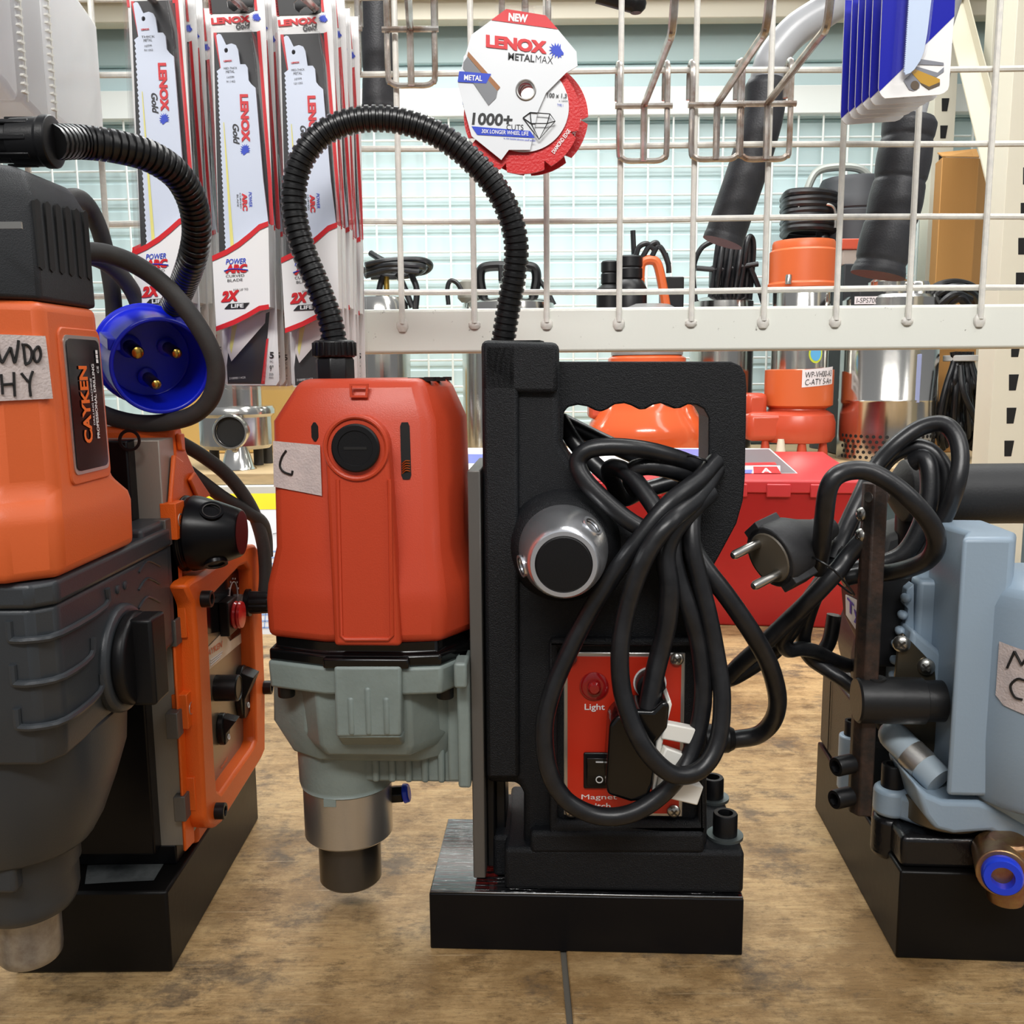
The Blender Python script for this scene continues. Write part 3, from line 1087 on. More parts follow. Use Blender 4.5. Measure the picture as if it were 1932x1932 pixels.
def onT(u, v):
    """u 0..1 left to right on the tape, v 0..1 bottom to top"""
    return diag(-1, 0.95 - 0.94 * u, ta + (tb - ta) * v, 0.001)


strokes(b, onT, [[(0.30, 0.80), (0.20, 0.66), (0.15, 0.50), (0.17, 0.40), (0.24, 0.33), (0.36, 0.29), (0.41, 0.29), (0.43, 0.37)]], 0.00062)
b.build('marker_letter', M_INK, tp)

# --- black ring, gear housing
zr0, zr1 = mz(1252), mz(1219)
b = MB()
b.loft([octa(0.0552, 0.0525, K, zr0 - 0.002), octa(0.0552, 0.0525, K, zr0 + 0.004), octa(0.0522, 0.0495, K, zr0 + 0.0045), octa(0.0522, 0.0495, K, zb_ + 0.001)])
b.box(CX - 0.0180, CX + 0.0260, CY - 0.0560, CY - 0.04, zr0 - 0.002, zr0 + 0.0035)
b.build('motor_ring', M_BLACKGLOSS, D1, 0.0012)
g = MB()
zg0 = mz(1312)
g.loft([octa(0.0552, 0.0530, K, zg0), octa(0.0558, 0.0535, K, zr0 - 0.002)])
zc0, zc1 = C(640, 1418, -0.005).z, C(640, 1395, -0.005).z
g.loft([octo(CX + 0.001, CY, 0.036, 0.043, 0.6, zc0 - 0.004), octo(CX + 0.001, CY, 0.0400, 0.047, 0.6, zc0 + 0.004), octo(CX, CY, 0.0405, 0.048, 0.6, zg0 + 0.002)])
ga, gb = C(530, 1360, 0.03).z, C(545, 1410, 0.03).z
g.loft([octo(CX - 0.001, CY, 0.045, 0.030, 0.6, gb), octo(CX - 0.001, CY, 0.0545, 0.036, 0.6, ga + 0.004), octo(CX, CY, 0.0545, 0.036, 0.6, zg0 + 0.002)])
# front block with raised ribs
lb = -0.0150
fb = [C(x, y, lb) for x, y in ((629, 1258), (757, 1258), (757, 1390), (633, 1392))]
g.prism(fb, (0, 0.02, 0))
fs0 = [C(x, y, lb) for x, y in ((634, 1390), (757, 1390))]
g.prism([fs0[0], fs0[0] + Vector((0, 0.012, -0.010)), fs0[0] + Vector((0, 0.012, 0))], fs0[1] - fs0[0])
for x, y0 in ((661, 1315), (693, 1296), (728, 1315)):
    p = C(x, y0, lb)
    q = C(x, 1388, lb)
    g.box(p.x - 0.0018, p.x + 0.0018, lb - 0.0008, lb + 0.004, q.z, p.z)
for x in (700, 742, 775, 810):
    p = C(x, 1430, 0.012)
    q = C(x, 1476, 0.012)
# neck, web to the slide and the flange on the slide
SXc = -0.0522
n0, n1 = C(655, 1512, 0.014).z, C(655, 1425, 0.016).z
g.lathe((SXc, CY, n0), (0, 0, 1), [(0.0255, -0.0015), (0.0262, 0.0), (0.0270, 0.003), (0.0278, n1 - n0 + 0.012)], 48)
w0, w1 = C(800, 1476, 0.02).z, C(800, 1420, 0.02).z
g.box(SXc, 0.020, 0.020, 0.064, w0, w1 + 0.02)
for k in range(5):
    x = C(702 + 31 * k, 1450, 0.019).x
    g.box(x, x + 0.004, 0.0175, 0.03, w0 + 0.0004, w1 + 0.004)
fl0, fl1 = C(876, 1491, 0.0).z, C(876, 1240, 0.0).z
g.box(0.0165, 0.0233, 0.002, 0.082, fl0, fl1)
g.box(0.0165, 0.0233, -0.010, 0.03, C(876, 1300, -0.01).z, fl1)
g.box(0.010, 0.0225, 0.012, 0.072, w0 + 0.004, zr0 - 0.002)
go = g.build('gear_housing', M_GREY, D1, 0.0022, 3)
for x in (541, 840):
    c = C(x, 1311, 0.004)
    socket_bolt(go, (c.x, 0.004, zg0 + 0.0005), (0, 0, -1), 0.0045, 0.0065, 'housing_bolt')
# --- spindle sleeve and chuck
s0, s1 = C(660, 1610, 0.018).z + 0.0005, n0
b = MB()
b.lathe((SXc, CY, s0), (0, 0, 1), [(0.0180, -0.0005), (0.0238, 0), (0.0252, 0.0014), (0.0254, s1 - s0 + 0.001)], 56)
so = b.build('spindle_sleeve', M_STEEL, D1)
b = MB()
for a in range(-12, 13, 2):
    pass
kk = [(-0.0036, 0.0), (-0.0036, -0.0045), (0.0032, -0.0045), (0.0032, 0.0)]
b.prism([Vector((SXc - 0.004 + x, CY - 0.0258, s1 + z)) for x, z in kk], (0, 0.004, 0))
b.build('sleeve_key', M_GREY, so)
k0 = C(662, 1684, 0.026).z
b = MB()
b.lathe((SXc, CY, k0), (0, 0, 1), [(0.0095, 0.004), (0.0105, 0), (0.0168, 0), (0.0178, 0.0012), (0.0180, s0 - k0 + 0.002)], 56, False)
b.build('chuck', M_DARKSTEEL, D1)
# --- coolant fitting
b = MB()
f0 = C(742, 1500, 0.048)
b.cyl(f0 - Vector((0.006, 0, 0)), f0 + Vector((0.006, 0, 0.001)), 0.0052, 0.0052, 6)
fo_ = b.build('coolant_fitting', M_BLACK, D1, 0.0005)
b = MB()
b.cyl(f0 + Vector((0.006, 0, 0.001)), f0 + Vector((0.0095, 0, 0.0016)), 0.0058, 0.0052, 24)
b.build('release_collar', M_BLUEFIT, fo_, 0.0008)

# --- conduit and its gland
b = MB()
gx = C(632, 690, CY).x
gz0 = zt2 - 0.002
h1, h2, h3 = C(632, 706, CY).z, C(632, 676, CY).z, C(632, 642, CY).z
b.lathe((gx, CY, gz0), (0, 0, 1), [(0.0106, 0), (0.0106, h2 - gz0 - 0.001), (0.0092, h2 - gz0 + 0.0012)], 8)
b.lathe((gx, CY, h2), (0, 0, 1), [(0.0108, 0.0005), (0.0112, 0.0015), (0.0112, h3 - h2 - 0.001), (0.0100, h3 - h2)], 40)
for k in range(20):
    a = 2 * PI * k / 20
    b.obox((gx + math.cos(a) * 0.0112, CY + math.sin(a) * 0.0112, (h2 + h3) / 2), (0.0007 * math.cos(a), 0.0007 * math.sin(a), 0), (-0.0009 * math.sin(a), 0.0009 * math.cos(a), 0), (0, 0, (h3 - h2) * 0.38))
b.build('conduit_gland', M_BLACK, D1, 0.0004)


def hose_r(r, amp, pitch):
    def f(d):
        t = (d / pitch) % 1.0
        return r - amp if 0.62 < t < 0.96 else r
    return f


hp = [(632, 648), (622, 600), (598, 535), (572, 470), (556, 405), (556, 345), (574, 292), (612, 250), (665, 228), (725, 224), (785, 236), (840, 262), (893, 305), (936, 355), (963, 410), (974, 465), (970, 520), (960, 575), (950, 640)]
lys = [0.042] * 6 + [0.042 + 0.020 * i / 12 for i in range(13)]
hpts = [C(x, y, l) for (x, y), l in zip(hp, lys)]
hpts.append(C(948, 660, 0.063))
b = MB()
b.tube(hpts, 0.0067, 14, False, 10, hose_r(0.0068, 0.0009, 0.0036), 0.00045)
b.build('conduit_hose', M_HOSE, D1, smooth=50)

# --- power cord: one long cord in loops
b = MB()


def cord(bb, pts, r=0.0046, sub=8):
    bb.tube([C(*p) for p in pts], r, 12, False, sub)


# knot to plug
cord(b, [(1338, 930, 0.012), (1310, 955, 0.002), (1272, 1000, -0.004), (1256, 1046, -0.006), (1263, 1108, -0.008), (1259, 1170, -0.008), (1247, 1225, -0.008), (1235, 1273, -0.010), (1222, 1345, -0.014)], 0.0052)
# small inner loop
cord(b, [(1352, 885, 0.022), (1318, 938, 0.004), (1268, 982, -0.016), (1229, 1030, -0.020), (1200, 1092, -0.020), (1180, 1160, -0.020), (1170, 1225, -0.022), (1172, 1291, -0.024), (1186, 1347, -0.027), (1211, 1403, -0.030),
         (1242, 1442, -0.030), (1274, 1462, -0.028), (1311, 1458, -0.024), (1341, 1430, -0.020), (1358, 1382, -0.016), (1362, 1308, -0.012), (1352, 1238, -0.008), (1338, 1165, -0.006), (1320, 1092, -0.004), (1306, 1030, -0.002), (1306, 975, 0.004), (1322, 930, 0.014), (1345, 890, 0.026)])
# big outer loop
cord(b, [(1350, 870, 0.020), (1318, 905, 0.006), (1262, 950, -0.008), (1208, 1016, -0.012), (1155, 1088, -0.012), (1104, 1170, -0.014), (1064, 1250, -0.016), (1040, 1310, -0.018), (1027, 1375, -0.020), (1035, 1452, -0.022), (1064, 1505, -0.022),
         (1108, 1533, -0.022), (1155, 1541, -0.022), (1200, 1531, -0.022), (1245, 1502, -0.020), (1282, 1462, -0.018), (1304, 1420, -0.014), (1322, 1355, -0.010), (1327, 1290, -0.008), (1318, 1215, -0.006), (1300, 1150, -0.006), (1281, 1092, -0.004), (1270, 1040, -0.002), (1278, 990, 0.004), (1310, 935, 0.014), (1340, 890, 0.026)])
# bend lying through the grip opening
cord(b, [(1348, 900, 0.030), (1310, 878, 0.020), (1262, 860, 0.010), (1206, 847, 0.004), (1148, 843, 0.002), (1108, 850, 0.002), (1090, 872, 0.002), (1101, 902, 0.000), (1132, 936, -0.002), (1178, 976, -0.004), (1212, 996, -0.005), (1236, 995, -0.006), (1241, 970, -0.004), (1222, 938, 0.002), (1194, 902, 0.010), (1170, 884, 0.016), (1150, 885, 0.022), (1158, 912, 0.030), (1175, 940, 0.038), (1215, 925, 0.046), (1280, 908, 0.046), (1340, 900, 0.044)])
cord(b, [(1344, 912, 0.034), (1300, 898, 0.020), (1258, 885, 0.012), (1222, 880, 0.010), (1196, 886, 0.012), (1190, 905, 0.018), (1200, 925, 0.026)])
# up behind the grip
cord(b, [(1056, 790, 0.056), (1084, 834, 0.050), (1112, 866, 0.046), (1146, 898, 0.042), (1170, 926, 0.040), (1174, 945, 0.046)])
cord(b, [(1056, 792, 0.060), (1120, 824, 0.056), (1180, 852, 0.050), (1250, 880, 0.044), (1345, 902, 0.040)])
# outer strand from the knot to the strain relief on the right
cord(b, [(1296, 985, 0.022), (1306, 1030, 0.012), (1328, 1069, 0.006), (1373, 1127, 0.004), (1420, 1196, 0.006), (1452, 1256, 0.014), (1467, 1319, 0.024), (1457, 1361, 0.034), (1429, 1387, 0.042), (1384, 1395, 0.045)], 0.0050)
co_ = b.build('power_cord', M_CORD, D1)
b = MB()
gl = C(1372, 1394, 0.045)
xr = C(1335, 1394, 0.045).x
b.cyl((xr - 0.002, 0.045, gl.z), (gl.x + 0.001, 0.045, gl.z), 0.0085, 0.0078, 12)
b.cyl((gl.x, 0.045, gl.z), (gl.x + 0.004, 0.045, gl.z), 0.0078, 0.0058, 16)
b.build('strain_relief', M_BLACK, co_, 0.0005)
b = MB()
tc_ = C(1307, 896, 0.018)
b.tube([tc_ + Vector((-0.004, -0.006, 0.010)), tc_ + Vector((0.003, -0.010, 0.009)), tc_ + Vector((0.006, -0.004, 0.006)), tc_ + Vector((0.0, 0.010, -0.006)), tc_ + Vector((-0.006, 0.006, -0.008)), tc_ + Vector((-0.007, -0.004, 0.0))], 0.0006, 6, True, 6)
b.build('cable_tie', M_BLACK, co_)

# --- 13-amp style plug hanging in front of the panel
b = MB()
lp = -0.020
face = [(1150, 1368), (1163, 1352), (1200, 1340), (1232, 1342), (1252, 1322), (1264, 1330), (1260, 1375), (1240, 1400), (1232, 1480), (1222, 1512), (1190, 1514), (1146, 1500), (1143, 1480)]
b.prism([C(x, y, lp) for x, y in face], (0, 0.024, 0))
pl = b.build('plug', M_BLACKGLOSS, co_, 0.004, 3)
b = MB()
b.prism([C(x, y, lp + 0.002) for x, y in ((1246, 1338), (1265, 1320), (1268, 1330), (1246, 1420), (1236, 1500), (1230, 1500), (1236, 1420))], (0, 0.02, 0))
b.build('plug_face', M_WHITEPLASTIC, pl, 0.0008)
for p, q, wd in (((1248, 1375), (1304, 1386), 0.0042), ((1246, 1420), (1290, 1436), 0.0040), ((1240, 1478), (1318, 1497), 0.0052)):
    b = MB()
    P, Q = C(*p, lp + 0.004), C(*q, lp + 0.008)
    d = (Q - P)
    up = Vector((0, 0, 1)) - d * (d.z / d.length_squared)
    up.normalize()
    sd = d.normalized().cross(up)
    b.obox((P + Q) / 2, d / 2, up * wd, sd * 0.0035)
    b.build('pin_cover', M_WHITEPLASTIC, pl, 0.0008)
# ================================================================== LEFT DRILL
D2 = thing('magnetic_drill', 'bright orange magnetic drill press with charcoal gearbox and blue plug, at the left edge', 'power tool', LM.o, LM.ang)


def Lf(px, py, l):
    return LM.ly(px, py, l)


def Ls(px, py, l):
    p = LM.lx(px, py, l)
    return Vector((l, p.y, p.z))


def sec(hx, fx, hf, ff, fr, hr, z, cx=None, cy=None):
    """motor section: half width hx with front flat fx; front at hf, side flat from ff to fr (measured along y), rear at hr"""
    cx = MX if cx is None else cx
    cy = MY if cy is None else cy
    return [Vector((cx + a, cy + b, z)) for a, b in ((-fx, -hf), (fx, -hf), (hx, -ff), (hx, fr), (fx * 0.8, hr), (-fx * 0.8, hr), (-hx, fr), (-hx, -ff))]


b = MB()
b.box(-0.082, 0, 0, 0.1716, 0, 0.0455)
mb2 = b.build('magnet_base', mat('satin_black_paint', (14, 13, 13), 0.38, bump=0.08, scale=150, spec=0.22), D2, 0.0015)
b = MB()
bl = [LM.lz(x, y, 0.0459) for x, y in ((165, 1632), (310, 1628), (290, 1661), (225, 1664), (160, 1668))]
b.poly(bl)
b.build('worn_label', mat('worn_silver_label', (120, 124, 124), 0.35, 0.3, rgb2=(70, 74, 76), vscale=60), mb2)
# --- stand
b = MB()
prof = [(0.047, 0.046), (0.047, 0.282), (0.060, 0.284), (0.068, 0.268), (0.084, 0.252), (0.100, 0.236), (0.108, 0.214), (0.150, 0.2), (0.172, 0.185), (0.165, 0.046)]
b.prism([Vector((-0.066, y, z)) for y, z in prof], (0.067, 0, 0))
b.box(-0.075, -0.02, 0.020, 0.05, 0.056, 0.076)
st2 = b.build('stand_casting', M_ORANGECAST, D2, 0.003, 2)
b = MB()                                               # ribs and pockets along the side of the casting
for (ya, yb_), (xa, xb) in (((870, 955), (338, 352)),):
    pass
b.prism([Ls(x, y, 0.0012) for x, y in ((330, 818), (340, 818), (342, 852), (334, 850))], (0.0025, 0, 0))
b.prism([Ls(x, y, 0.0012) for x, y in ((322, 858), (338, 870), (340, 940), (352, 955), (333, 985), (312, 985))], (0.0025, 0, 0))
b.prism([Ls(x, y, 0.0012) for x, y in ((352, 905), (362, 890), (392, 935), (370, 945))], (0.0022, 0, 0))
b.prism([Ls(x, y, 0.0012) for x, y in ((311, 985), (334, 985), (362, 1588), (345, 1607))], (0.0018, 0, 0))
b.build('side_ribs', M_ORANGECAST, st2, 0.001, 2)
for px, py in ((327, 982), (345, 1167), (348, 1338), (362, 1492)):
    b = MB()
    c = Ls(px, py, 0.004)
    b.box(-0.001, 0.0072, c.y - 0.0045, c.y + 0.0085, c.z - 0.0095, c.z + 0.0095)
    b.mi = 1
    b.lathe((0.0071, c.y + 0.0015, c.z), (1, 0, 0), [(0.0036, 0), (0.0036, 0.0004), (0.0028, 0.0004), (0.0026, -0.003)], 20, False)
    b.mi = 2
    b.lathe((0.0060, c.y + 0.0015, c.z), (1, 0, 0), [(0.0027, 0), (0.0001, 0.0013)], 16)
    b.mi = 3
    b.box(-0.002, 0.0042, c.y - 0.012, c.y - 0.0035, c.z - 0.012, c.z + 0.002)
    b.build('gib_lug', [M_ORANGECAST, M_ALU, M_HOLE, M_PLATE], st2, 0.0012)
b = MB()
b.box(-0.063, -0.012, 0.018, 0.030, 0.056, 0.277)
b.box(-0.078, -0.004, 0.027, 0.05, 0.0455, 0.057)
r1 = b.build('slide_rail', M_BLACKPAINT, D2, 0.001)
b = MB()
b.box(-0.068, 0.0006, 0.027, 0.0475, 0.0565, 0.2765)
b.build('slide_plate', mat('pale_ground_steel', (156, 150, 140), 0.42, 0.35, bump=0.08, scale=260, stretch=(14, 14, 1)), D2, 0.0006)
b = MB()
c = Lf(248, 830, 0.02)
b.lathe((c.x, 0.0178, c.z), (0, -1, 0), [(0.0056, 0), (0.0056, 0.0006), (0.0042, 0.0006), (0.004, 0.0001)], 24, False)
b.build('rail_screw', M_BLACK, r1)

# --- side control box: frame, face plate, knobs
FO = 0.012
b = MB()
fo = [(352, 1106), (360, 1096), (378, 1086), (466, 1030), (482, 1027), (491, 1040), (501, 1300), (501, 1415), (494, 1432), (420, 1552), (408, 1562), (394, 1560), (388, 1545), (372, 1200), (366, 1140)]
fi = [(392, 1142), (398, 1128), (452, 1070), (466, 1064), (474, 1076), (482, 1300), (484, 1396), (478, 1410), (418, 1496), (410, 1490), (406, 1440)]
b.prism([Ls(x, y, FO) for x, y in fo], (-0.011, 0, 0), [[Ls(x, y, FO) for x, y in fi]])
fr = b.build('panel_frame', M_ORANGECAST, D2, 0.0022, 2)
b = MB()
b.prism([Ls(x, y, FO - 0.013) for x, y in ((362, 1104), (476, 1035), (494, 1410), (405, 1545))], (-0.03, 0, 0))
b.build('panel_box', M_ORANGECAST, D2, 0.003, 2)
FP = 0.0035
b = MB()
b.prism([Ls(x, y, FP) for x, y in ((370, 1132), (476, 1050), (492, 1400), (400, 1520))], (-0.003, 0, 0))
fp = b.build('control_panel', mat('brushed_panel_face', (150, 138, 120), 0.3, 0.6), D2)
b = MB()
b.prism([Ls(x, y, FP + 0.0003) for x, y in ((372, 1133), (476, 1052), (481, 1170), (436, 1208), (423, 1190), (393, 1196))], (-0.0002, 0, 0))
b.build('black_print', M_LABELBLACK, fp)
b = MB()
b.prism([Ls(x, y, FP + 0.0005) for x, y in ((392, 1222), (421, 1192), (434, 1210), (480, 1178), (480, 1192), (394, 1264))], (-0.0002, 0, 0))
b.build('white_stripe', mat('cream_print', (226, 214, 196), 0.4), fp)
b = MB()
p, q, r_ = Ls(395, 1237, FP + 0.0008), Ls(419, 1221, FP + 0.0008), Ls(396, 1224, FP + 0.0008)
b.text('CAYKEN', p - (q - p) * 0.35, (q - p) * 1.35, r_ - p, 0.02)
p, q, r_ = Ls(398, 1250, FP + 0.0008), Ls(420, 1232, FP + 0.0008), Ls(398, 1246, FP + 0.0008)
b.build('maker_lettering', mat('orange_red_print', (214, 96, 60), 0.4), fp)
b = MB()
for k in range(3):
    p, q = Ls(397, 1246 + 5 * k, FP + 0.0008), Ls(420 - 2 * k, 1229 + 5 * k, FP + 0.0008)
    b.tube([p, q], 0.0003, 6, False, 1)
for k in range(11):
    a = math.radians(-40 + 26 * k)
    c = Ls(441, 1124, FP + 0.0006) + Vector((0, -math.cos(a) * 0.011, math.sin(a) * 0.011))
    b.obox(c, (0.0002, 0, 0), (0, 0.0005, 0), (0, 0, 0.0005))
b.ring(Ls(441, 1124, FP + 0.0005), (1, 0, 0), 0.0088, 0.0003, 32, 6)
b.build('fine_print', M_WHITEPRINT, fp)
b = MB()
p, q, r_ = Ls(417, 1452, FP + 0.0005), Ls(430, 1432, FP + 0.0005), Ls(417, 1447, FP + 0.0005)
b.text('MAGNET', p, q - p, r_ - p, 0.01)
b.build('magnet_lettering', M_ORANGEPRINT, fp)
# red push lamp on its black block
c = Ls(424, 1160, FP)
b = MB()
b.box(FP, FP + 0.006, c.y - 0.012, c.y + 0.006, c.z - 0.0105, c.z + 0.0105)
lb_ = b.build('lamp_block', M_BLACK, fp, 0.0008)
b = MB()
for off in (0, 0.0026):
    b.lathe((FP + 0.006 + off, c.y, c.z), (1, 0, 0), [(0.0082, 0), (0.0086, 0.0008), (0.0080, 0.0022), (0.0001, 0.0026)], 28)
b.build('red_button', mat('red_button_plastic', (206, 26, 28), 0.2, coat=0.4), lb_)
# speed knob
c = Ls(450, 1137, FP)
b = MB()
b.lathe((FP, c.y, c.z), (1, 0, 0), [(0.0062, 0), (0.0062, 0.003), (0.0050, 0.0031), (0.0050, 0.0050)], 6)
kn = b.build('knob_nut', M_ALU, fp)
b = MB()
n_ = 40
rg = []
for h, r in ((0.0050, 0.0088), (0.0078, 0.0088), (0.0082, 0.0074), (0.0195, 0.0070), (0.0205, 0.0060)):
    rg.append([Vector((FP + h, c.y + math.cos(2 * PI * i / n_) * (r - (0.0006 if (h > 0.008 and i % 4 == 0) else 0)), c.z + math.sin(2 * PI * i / n_) * (r - (0.0006 if (h > 0.008 and i % 4 == 0) else 0)))) for i in range(n_)])
b.loft(rg)
b.build('speed_knob', M_BLACK, kn)
# round push button, big and small rockers
c = Ls(408, 1298, FP)
b = MB()
b.lathe((FP, c.y, c.z), (1, 0, 0), [(0.0078, 0), (0.0078, 0.013), (0.0070, 0.0138), (0.0066, 0.0132), (0.0001, 0.0132)], 28)
b.build('push_button', M_BLACK, fp)
for (px, py), R1, R2 in (((452, 1305), 0.0115, 0.0175), ((414, 1375), 0.0070, 0.0098)):
    c = Ls(px, py, FP)
    b = MB()
    b.prism([Vector((FP, c.y + math.cos(a) * R1, c.z + math.sin(a) * R2)) for a in [2 * PI * i / 28 for i in range(28)]], (0.004, 0, 0))
    ro_ = b.build('rocker_bezel', M_BLACK, fp, 0.0008)
    b = MB()
    w_, h_ = R1 * 0.62, R2 * 0.86
    x0 = FP + 0.0036
    b.prism([Vector((x0, c.y - w_, c.z + h_)), Vector((x0 + 0.008, c.y - w_, c.z + h_ * 0.75)), Vector((x0 + 0.0015, c.y - w_, c.z - h_ * 0.2)), Vector((x0 + 0.001, c.y - w_, c.z - h_)), Vector((x0, c.y - w_, c.z - h_))], (0, 2 * w_, 0))
    b.build('rocker', M_BLACK, ro_, 0.0008)
    b = MB()
    b.ring((x0 + 0.0018, c.y, c.z - h_ * 0.6), (1, 0, 0.1), 0.0016, 0.0003, 16, 6)
    b.build('off_mark', M_WHITEPRINT, ro_)
for px, py in ((454, 1083), (471, 1374)):
    cross_screw(fp, Ls(px, py, FP), (1, 0, 0), 0.0036)
for px, py in ((380, 1130), (406, 1530), (497, 1297)):
    socket_bolt(fr, Ls(px, py, FO - 0.0005), (1, 0, 0), 0.0046, 0.0058, 'panel_bolt')

# --- feed hub on the side
c = Ls(352, 1006, 0.004)
b = MB()
b.lathe((0.001, c.y, c.z), (1, 0, 0), [(0.0205, 0), (0.0205, 0.004), (0.0195, 0.0045), (0.0195, 0.0065), (0.0205, 0.007), (0.0200, 0.011), (0.0170, 0.021), (0.0132, 0.0315), (0.0122, 0.033), (0.0001, 0.033)], 48)
h2_ = b.build('feed_hub', M_BLACKPAINT, D2, 0.0004)
for ang in (52, -62):
    a = math.radians(ang)
    n_ = Vector((0.25, -math.cos(a), math.sin(a))).normalized()
    c0 = Vector((0.0215, c.y - math.cos(a) * 0.0170, c.z + math.sin(a) * 0.0170))
    b = MB()
    b.lathe(c0, n_, [(0.0062, -0.0008), (0.0062, 0.0010), (0.0050, 0.0010), (0.0048, -0.003)], 24, False)
    b.mi = 1
    for k in range(4):
        b.ring(c0 + n_ * (0.0006 - 0.0013 * k), n_, 0.0047, 0.0004, 20, 6)
    b.mi = 2
    b.lathe(c0, n_, [(0.0048, -0.0003), (0.0001, -0.0002)], 20)
    b.build('handle_socket', [M_BLACKPAINT, M_DARKSTEEL, M_HOLE], h2_)

# --- motor: black cap, orange housing, charcoal gearbox
MX, MY = -0.041, -0.058
zo1 = Lf(130, 573, -0.07).z
zo0 = (Lf(95, 1075, -0.105).z + Lf(250, 1048, -0.03).z) / 2
zof = Lf(95, 988, -0.105).z
cap_t = Lf(110, 338, -0.06).z
HXU, FFU, FRU, FXU, HFU = 0.0440, 0.032, 0.016, 0.030, 0.046
b = MB()
b.loft([sec(0.0432, 0.032, 0.0455, 0.030, 0.018, 0.044, zo1), sec(0.0425, 0.031, 0.0448, 0.029, 0.018, 0.043, cap_t - 0.012), sec(0.039, 0.029, 0.041, 0.027, 0.012, 0.040, cap_t - 0.002), sec(0.036, 0.026, 0.038, 0.025, 0.010, 0.037, cap_t)])
b.box(MX - 0.026, MX + 0.026, MY - 0.0490, MY, Lf(40, 415, -0.105).z, cap_t - 0.006)
cap = b.build('motor_cap', M_CHARCOAL, D2, 0.005, 3)


def mface(t, z, lift=0.0):
    """right hand side face of the cap, t 0 front .. 1 rear"""
    return Vector((MX + 0.0430 + lift, MY - 0.030 + 0.050 * t, z))


zv0, zv1 = Lf(120, 515, -0.065).z, Lf(120, 385, -0.065).z
for k in range(6):
    b = MB()
    t = 0.06 + k * 0.165
    dt = 0.042
    sh = 0.008 * (1 - k / 5.0)
    b.prism([mface(t - dt, zv0, 0.0004), mface(t, zv0 - 0.001, 0.0004), mface(t + dt, zv0, 0.0004), mface(t + dt, zv1 - sh * 0.3, 0.0004), mface(t, zv1 + 0.001 - sh * 0.3, 0.0004), mface(t - dt, zv1 - sh * 0.3, 0.0004)], (-0.002, 0, 0))
    b.build('vent_slot', M_HOLE, cap)
b = MB()
c = Lf(4, 420, -0.107)
b.obox((c.x + 0.002, MY - 0.0492, c.z - 0.001), (0.005, 0, 0), (0, 0.0006, 0), (0, 0, 0.0012))
b.build('cap_screw', M_SCREW, cap)
b = MB()
b.loft([sec(0.0480, 0.032, 0.0535, 0.041, 0.031, 0.046, zo0), sec(0.0485, 0.032, 0.0540, 0.041, 0.031, 0.046, zof - 0.001), sec(0.0478, 0.0318, 0.0532, 0.0405, 0.030, 0.046, zof + 0.003), sec(HXU + 0.001, FXU, HFU + 0.001, FFU + 0.001, FRU + 0.002, 0.045, zof + 0.011), sec(HXU, FXU, HFU, FFU, FRU, 0.044, zo1)])
oh = b.build('motor_housing', M_ORANGE, D2, 0.004, 3)
# name plate on the slanted face
b = MB()
zl0, zl1 = Lf(178, 892, -0.066).z, Lf(150, 632, -0.070).z


def plate(t, z, l=0.0):
    k = (zo1 - z) / (zo1 - zof - 0.011)
    return Vector((MX + HXU + 0.001 * k + l, MY - FFU + (FFU + FRU + 0.004) * t, z))


def prr(t0, t1, za, zb2_, rt, rz, l):
    out_ = []
    for (st, sz_, a0) in ((t1 - rt, za + rz, -90), (t1 - rt, zb2_ - rz, 0), (t0 + rt, zb2_ - rz, 90), (t0 + rt, za + rz, 180)):
        for i in range(5):
            a = math.radians(a0 + 22.5 * i)
            out_.append(plate(st + rt * math.cos(a), sz_ + rz * math.sin(a), l))
    return out_


nrm = plate(0.5, zl0, 1) - plate(0.5, zl0, 0)
b.prism(prr(0.20, 0.92, zl0 - 0.004, zl1 + 0.003, 0.08, 0.0035, 0.0008), -nrm * 0.003)
b.build('plate_border', M_ORANGE, oh, 0.0006)
b = MB()
b.prism(prr(0.25, 0.88, zl0, zl1, 0.06, 0.003, 0.0012), -nrm * 0.002)
npl = b.build('name_plate', M_ALU, oh)
b = MB()
b.prism(prr(0.28, 0.85, zl0 + 0.0014, zl1 - 0.0014, 0.07, 0.0025, 0.0015), -nrm * 0.002)
b.build('plate_film', M_LABELBLACK, npl)


def plt_text(bb, txt, t0, t1, za, zb2_, bold=0.0):
    """text reading upwards: its up direction points to the left (smaller t)"""
    p = plate(t1, za, 0.0019)
    bb.text(txt, p, plate(t1, zb2_, 0.0019) - p, plate(t0, za, 0.0019) - p, bold)


zz_ = lambda py: Lf(165, py, -0.070).z
b = MB()
plt_text(b, 'CAYKEN', 0.43, 0.58, zz_(838), zz_(690), 0.035)
b.build('maker_lettering', M_ORANGEPRINT, npl)
b = MB()
plt_text(b, 'DRILLING MACHINE', 0.615, 0.645, zz_(805), zz_(714), 0.01)
plt_text(b, 'PROFESSIONAL DRILLING', 0.665, 0.71, zz_(832), zz_(686), 0.03)
plt_text(b, 'CE', 0.76, 0.795, zz_(704), zz_(690), 0.01)
for k in range(3):
    za_ = zz_(684 - 9 * k)
    q_ = [plate(t, z, 0.0019) for t, z in ((0.76, za_), (0.80, za_), (0.80, za_ + 0.0016), (0.76, za_ + 0.0016))]
    b.poly(q_)
b.build('fine_lettering', M_WHITEPRINT, npl)
# tape with marker letters, on the slanted front face
TA, TBp = Vector((MX + FXU, MY - HFU - 0.0004, 0)), Vector((MX + HXU + 0.0004, MY - FFU - 0.0004, 0))
TN = Vector((TBp.y - TA.y, -(TBp.x - TA.x), 0)).normalized()


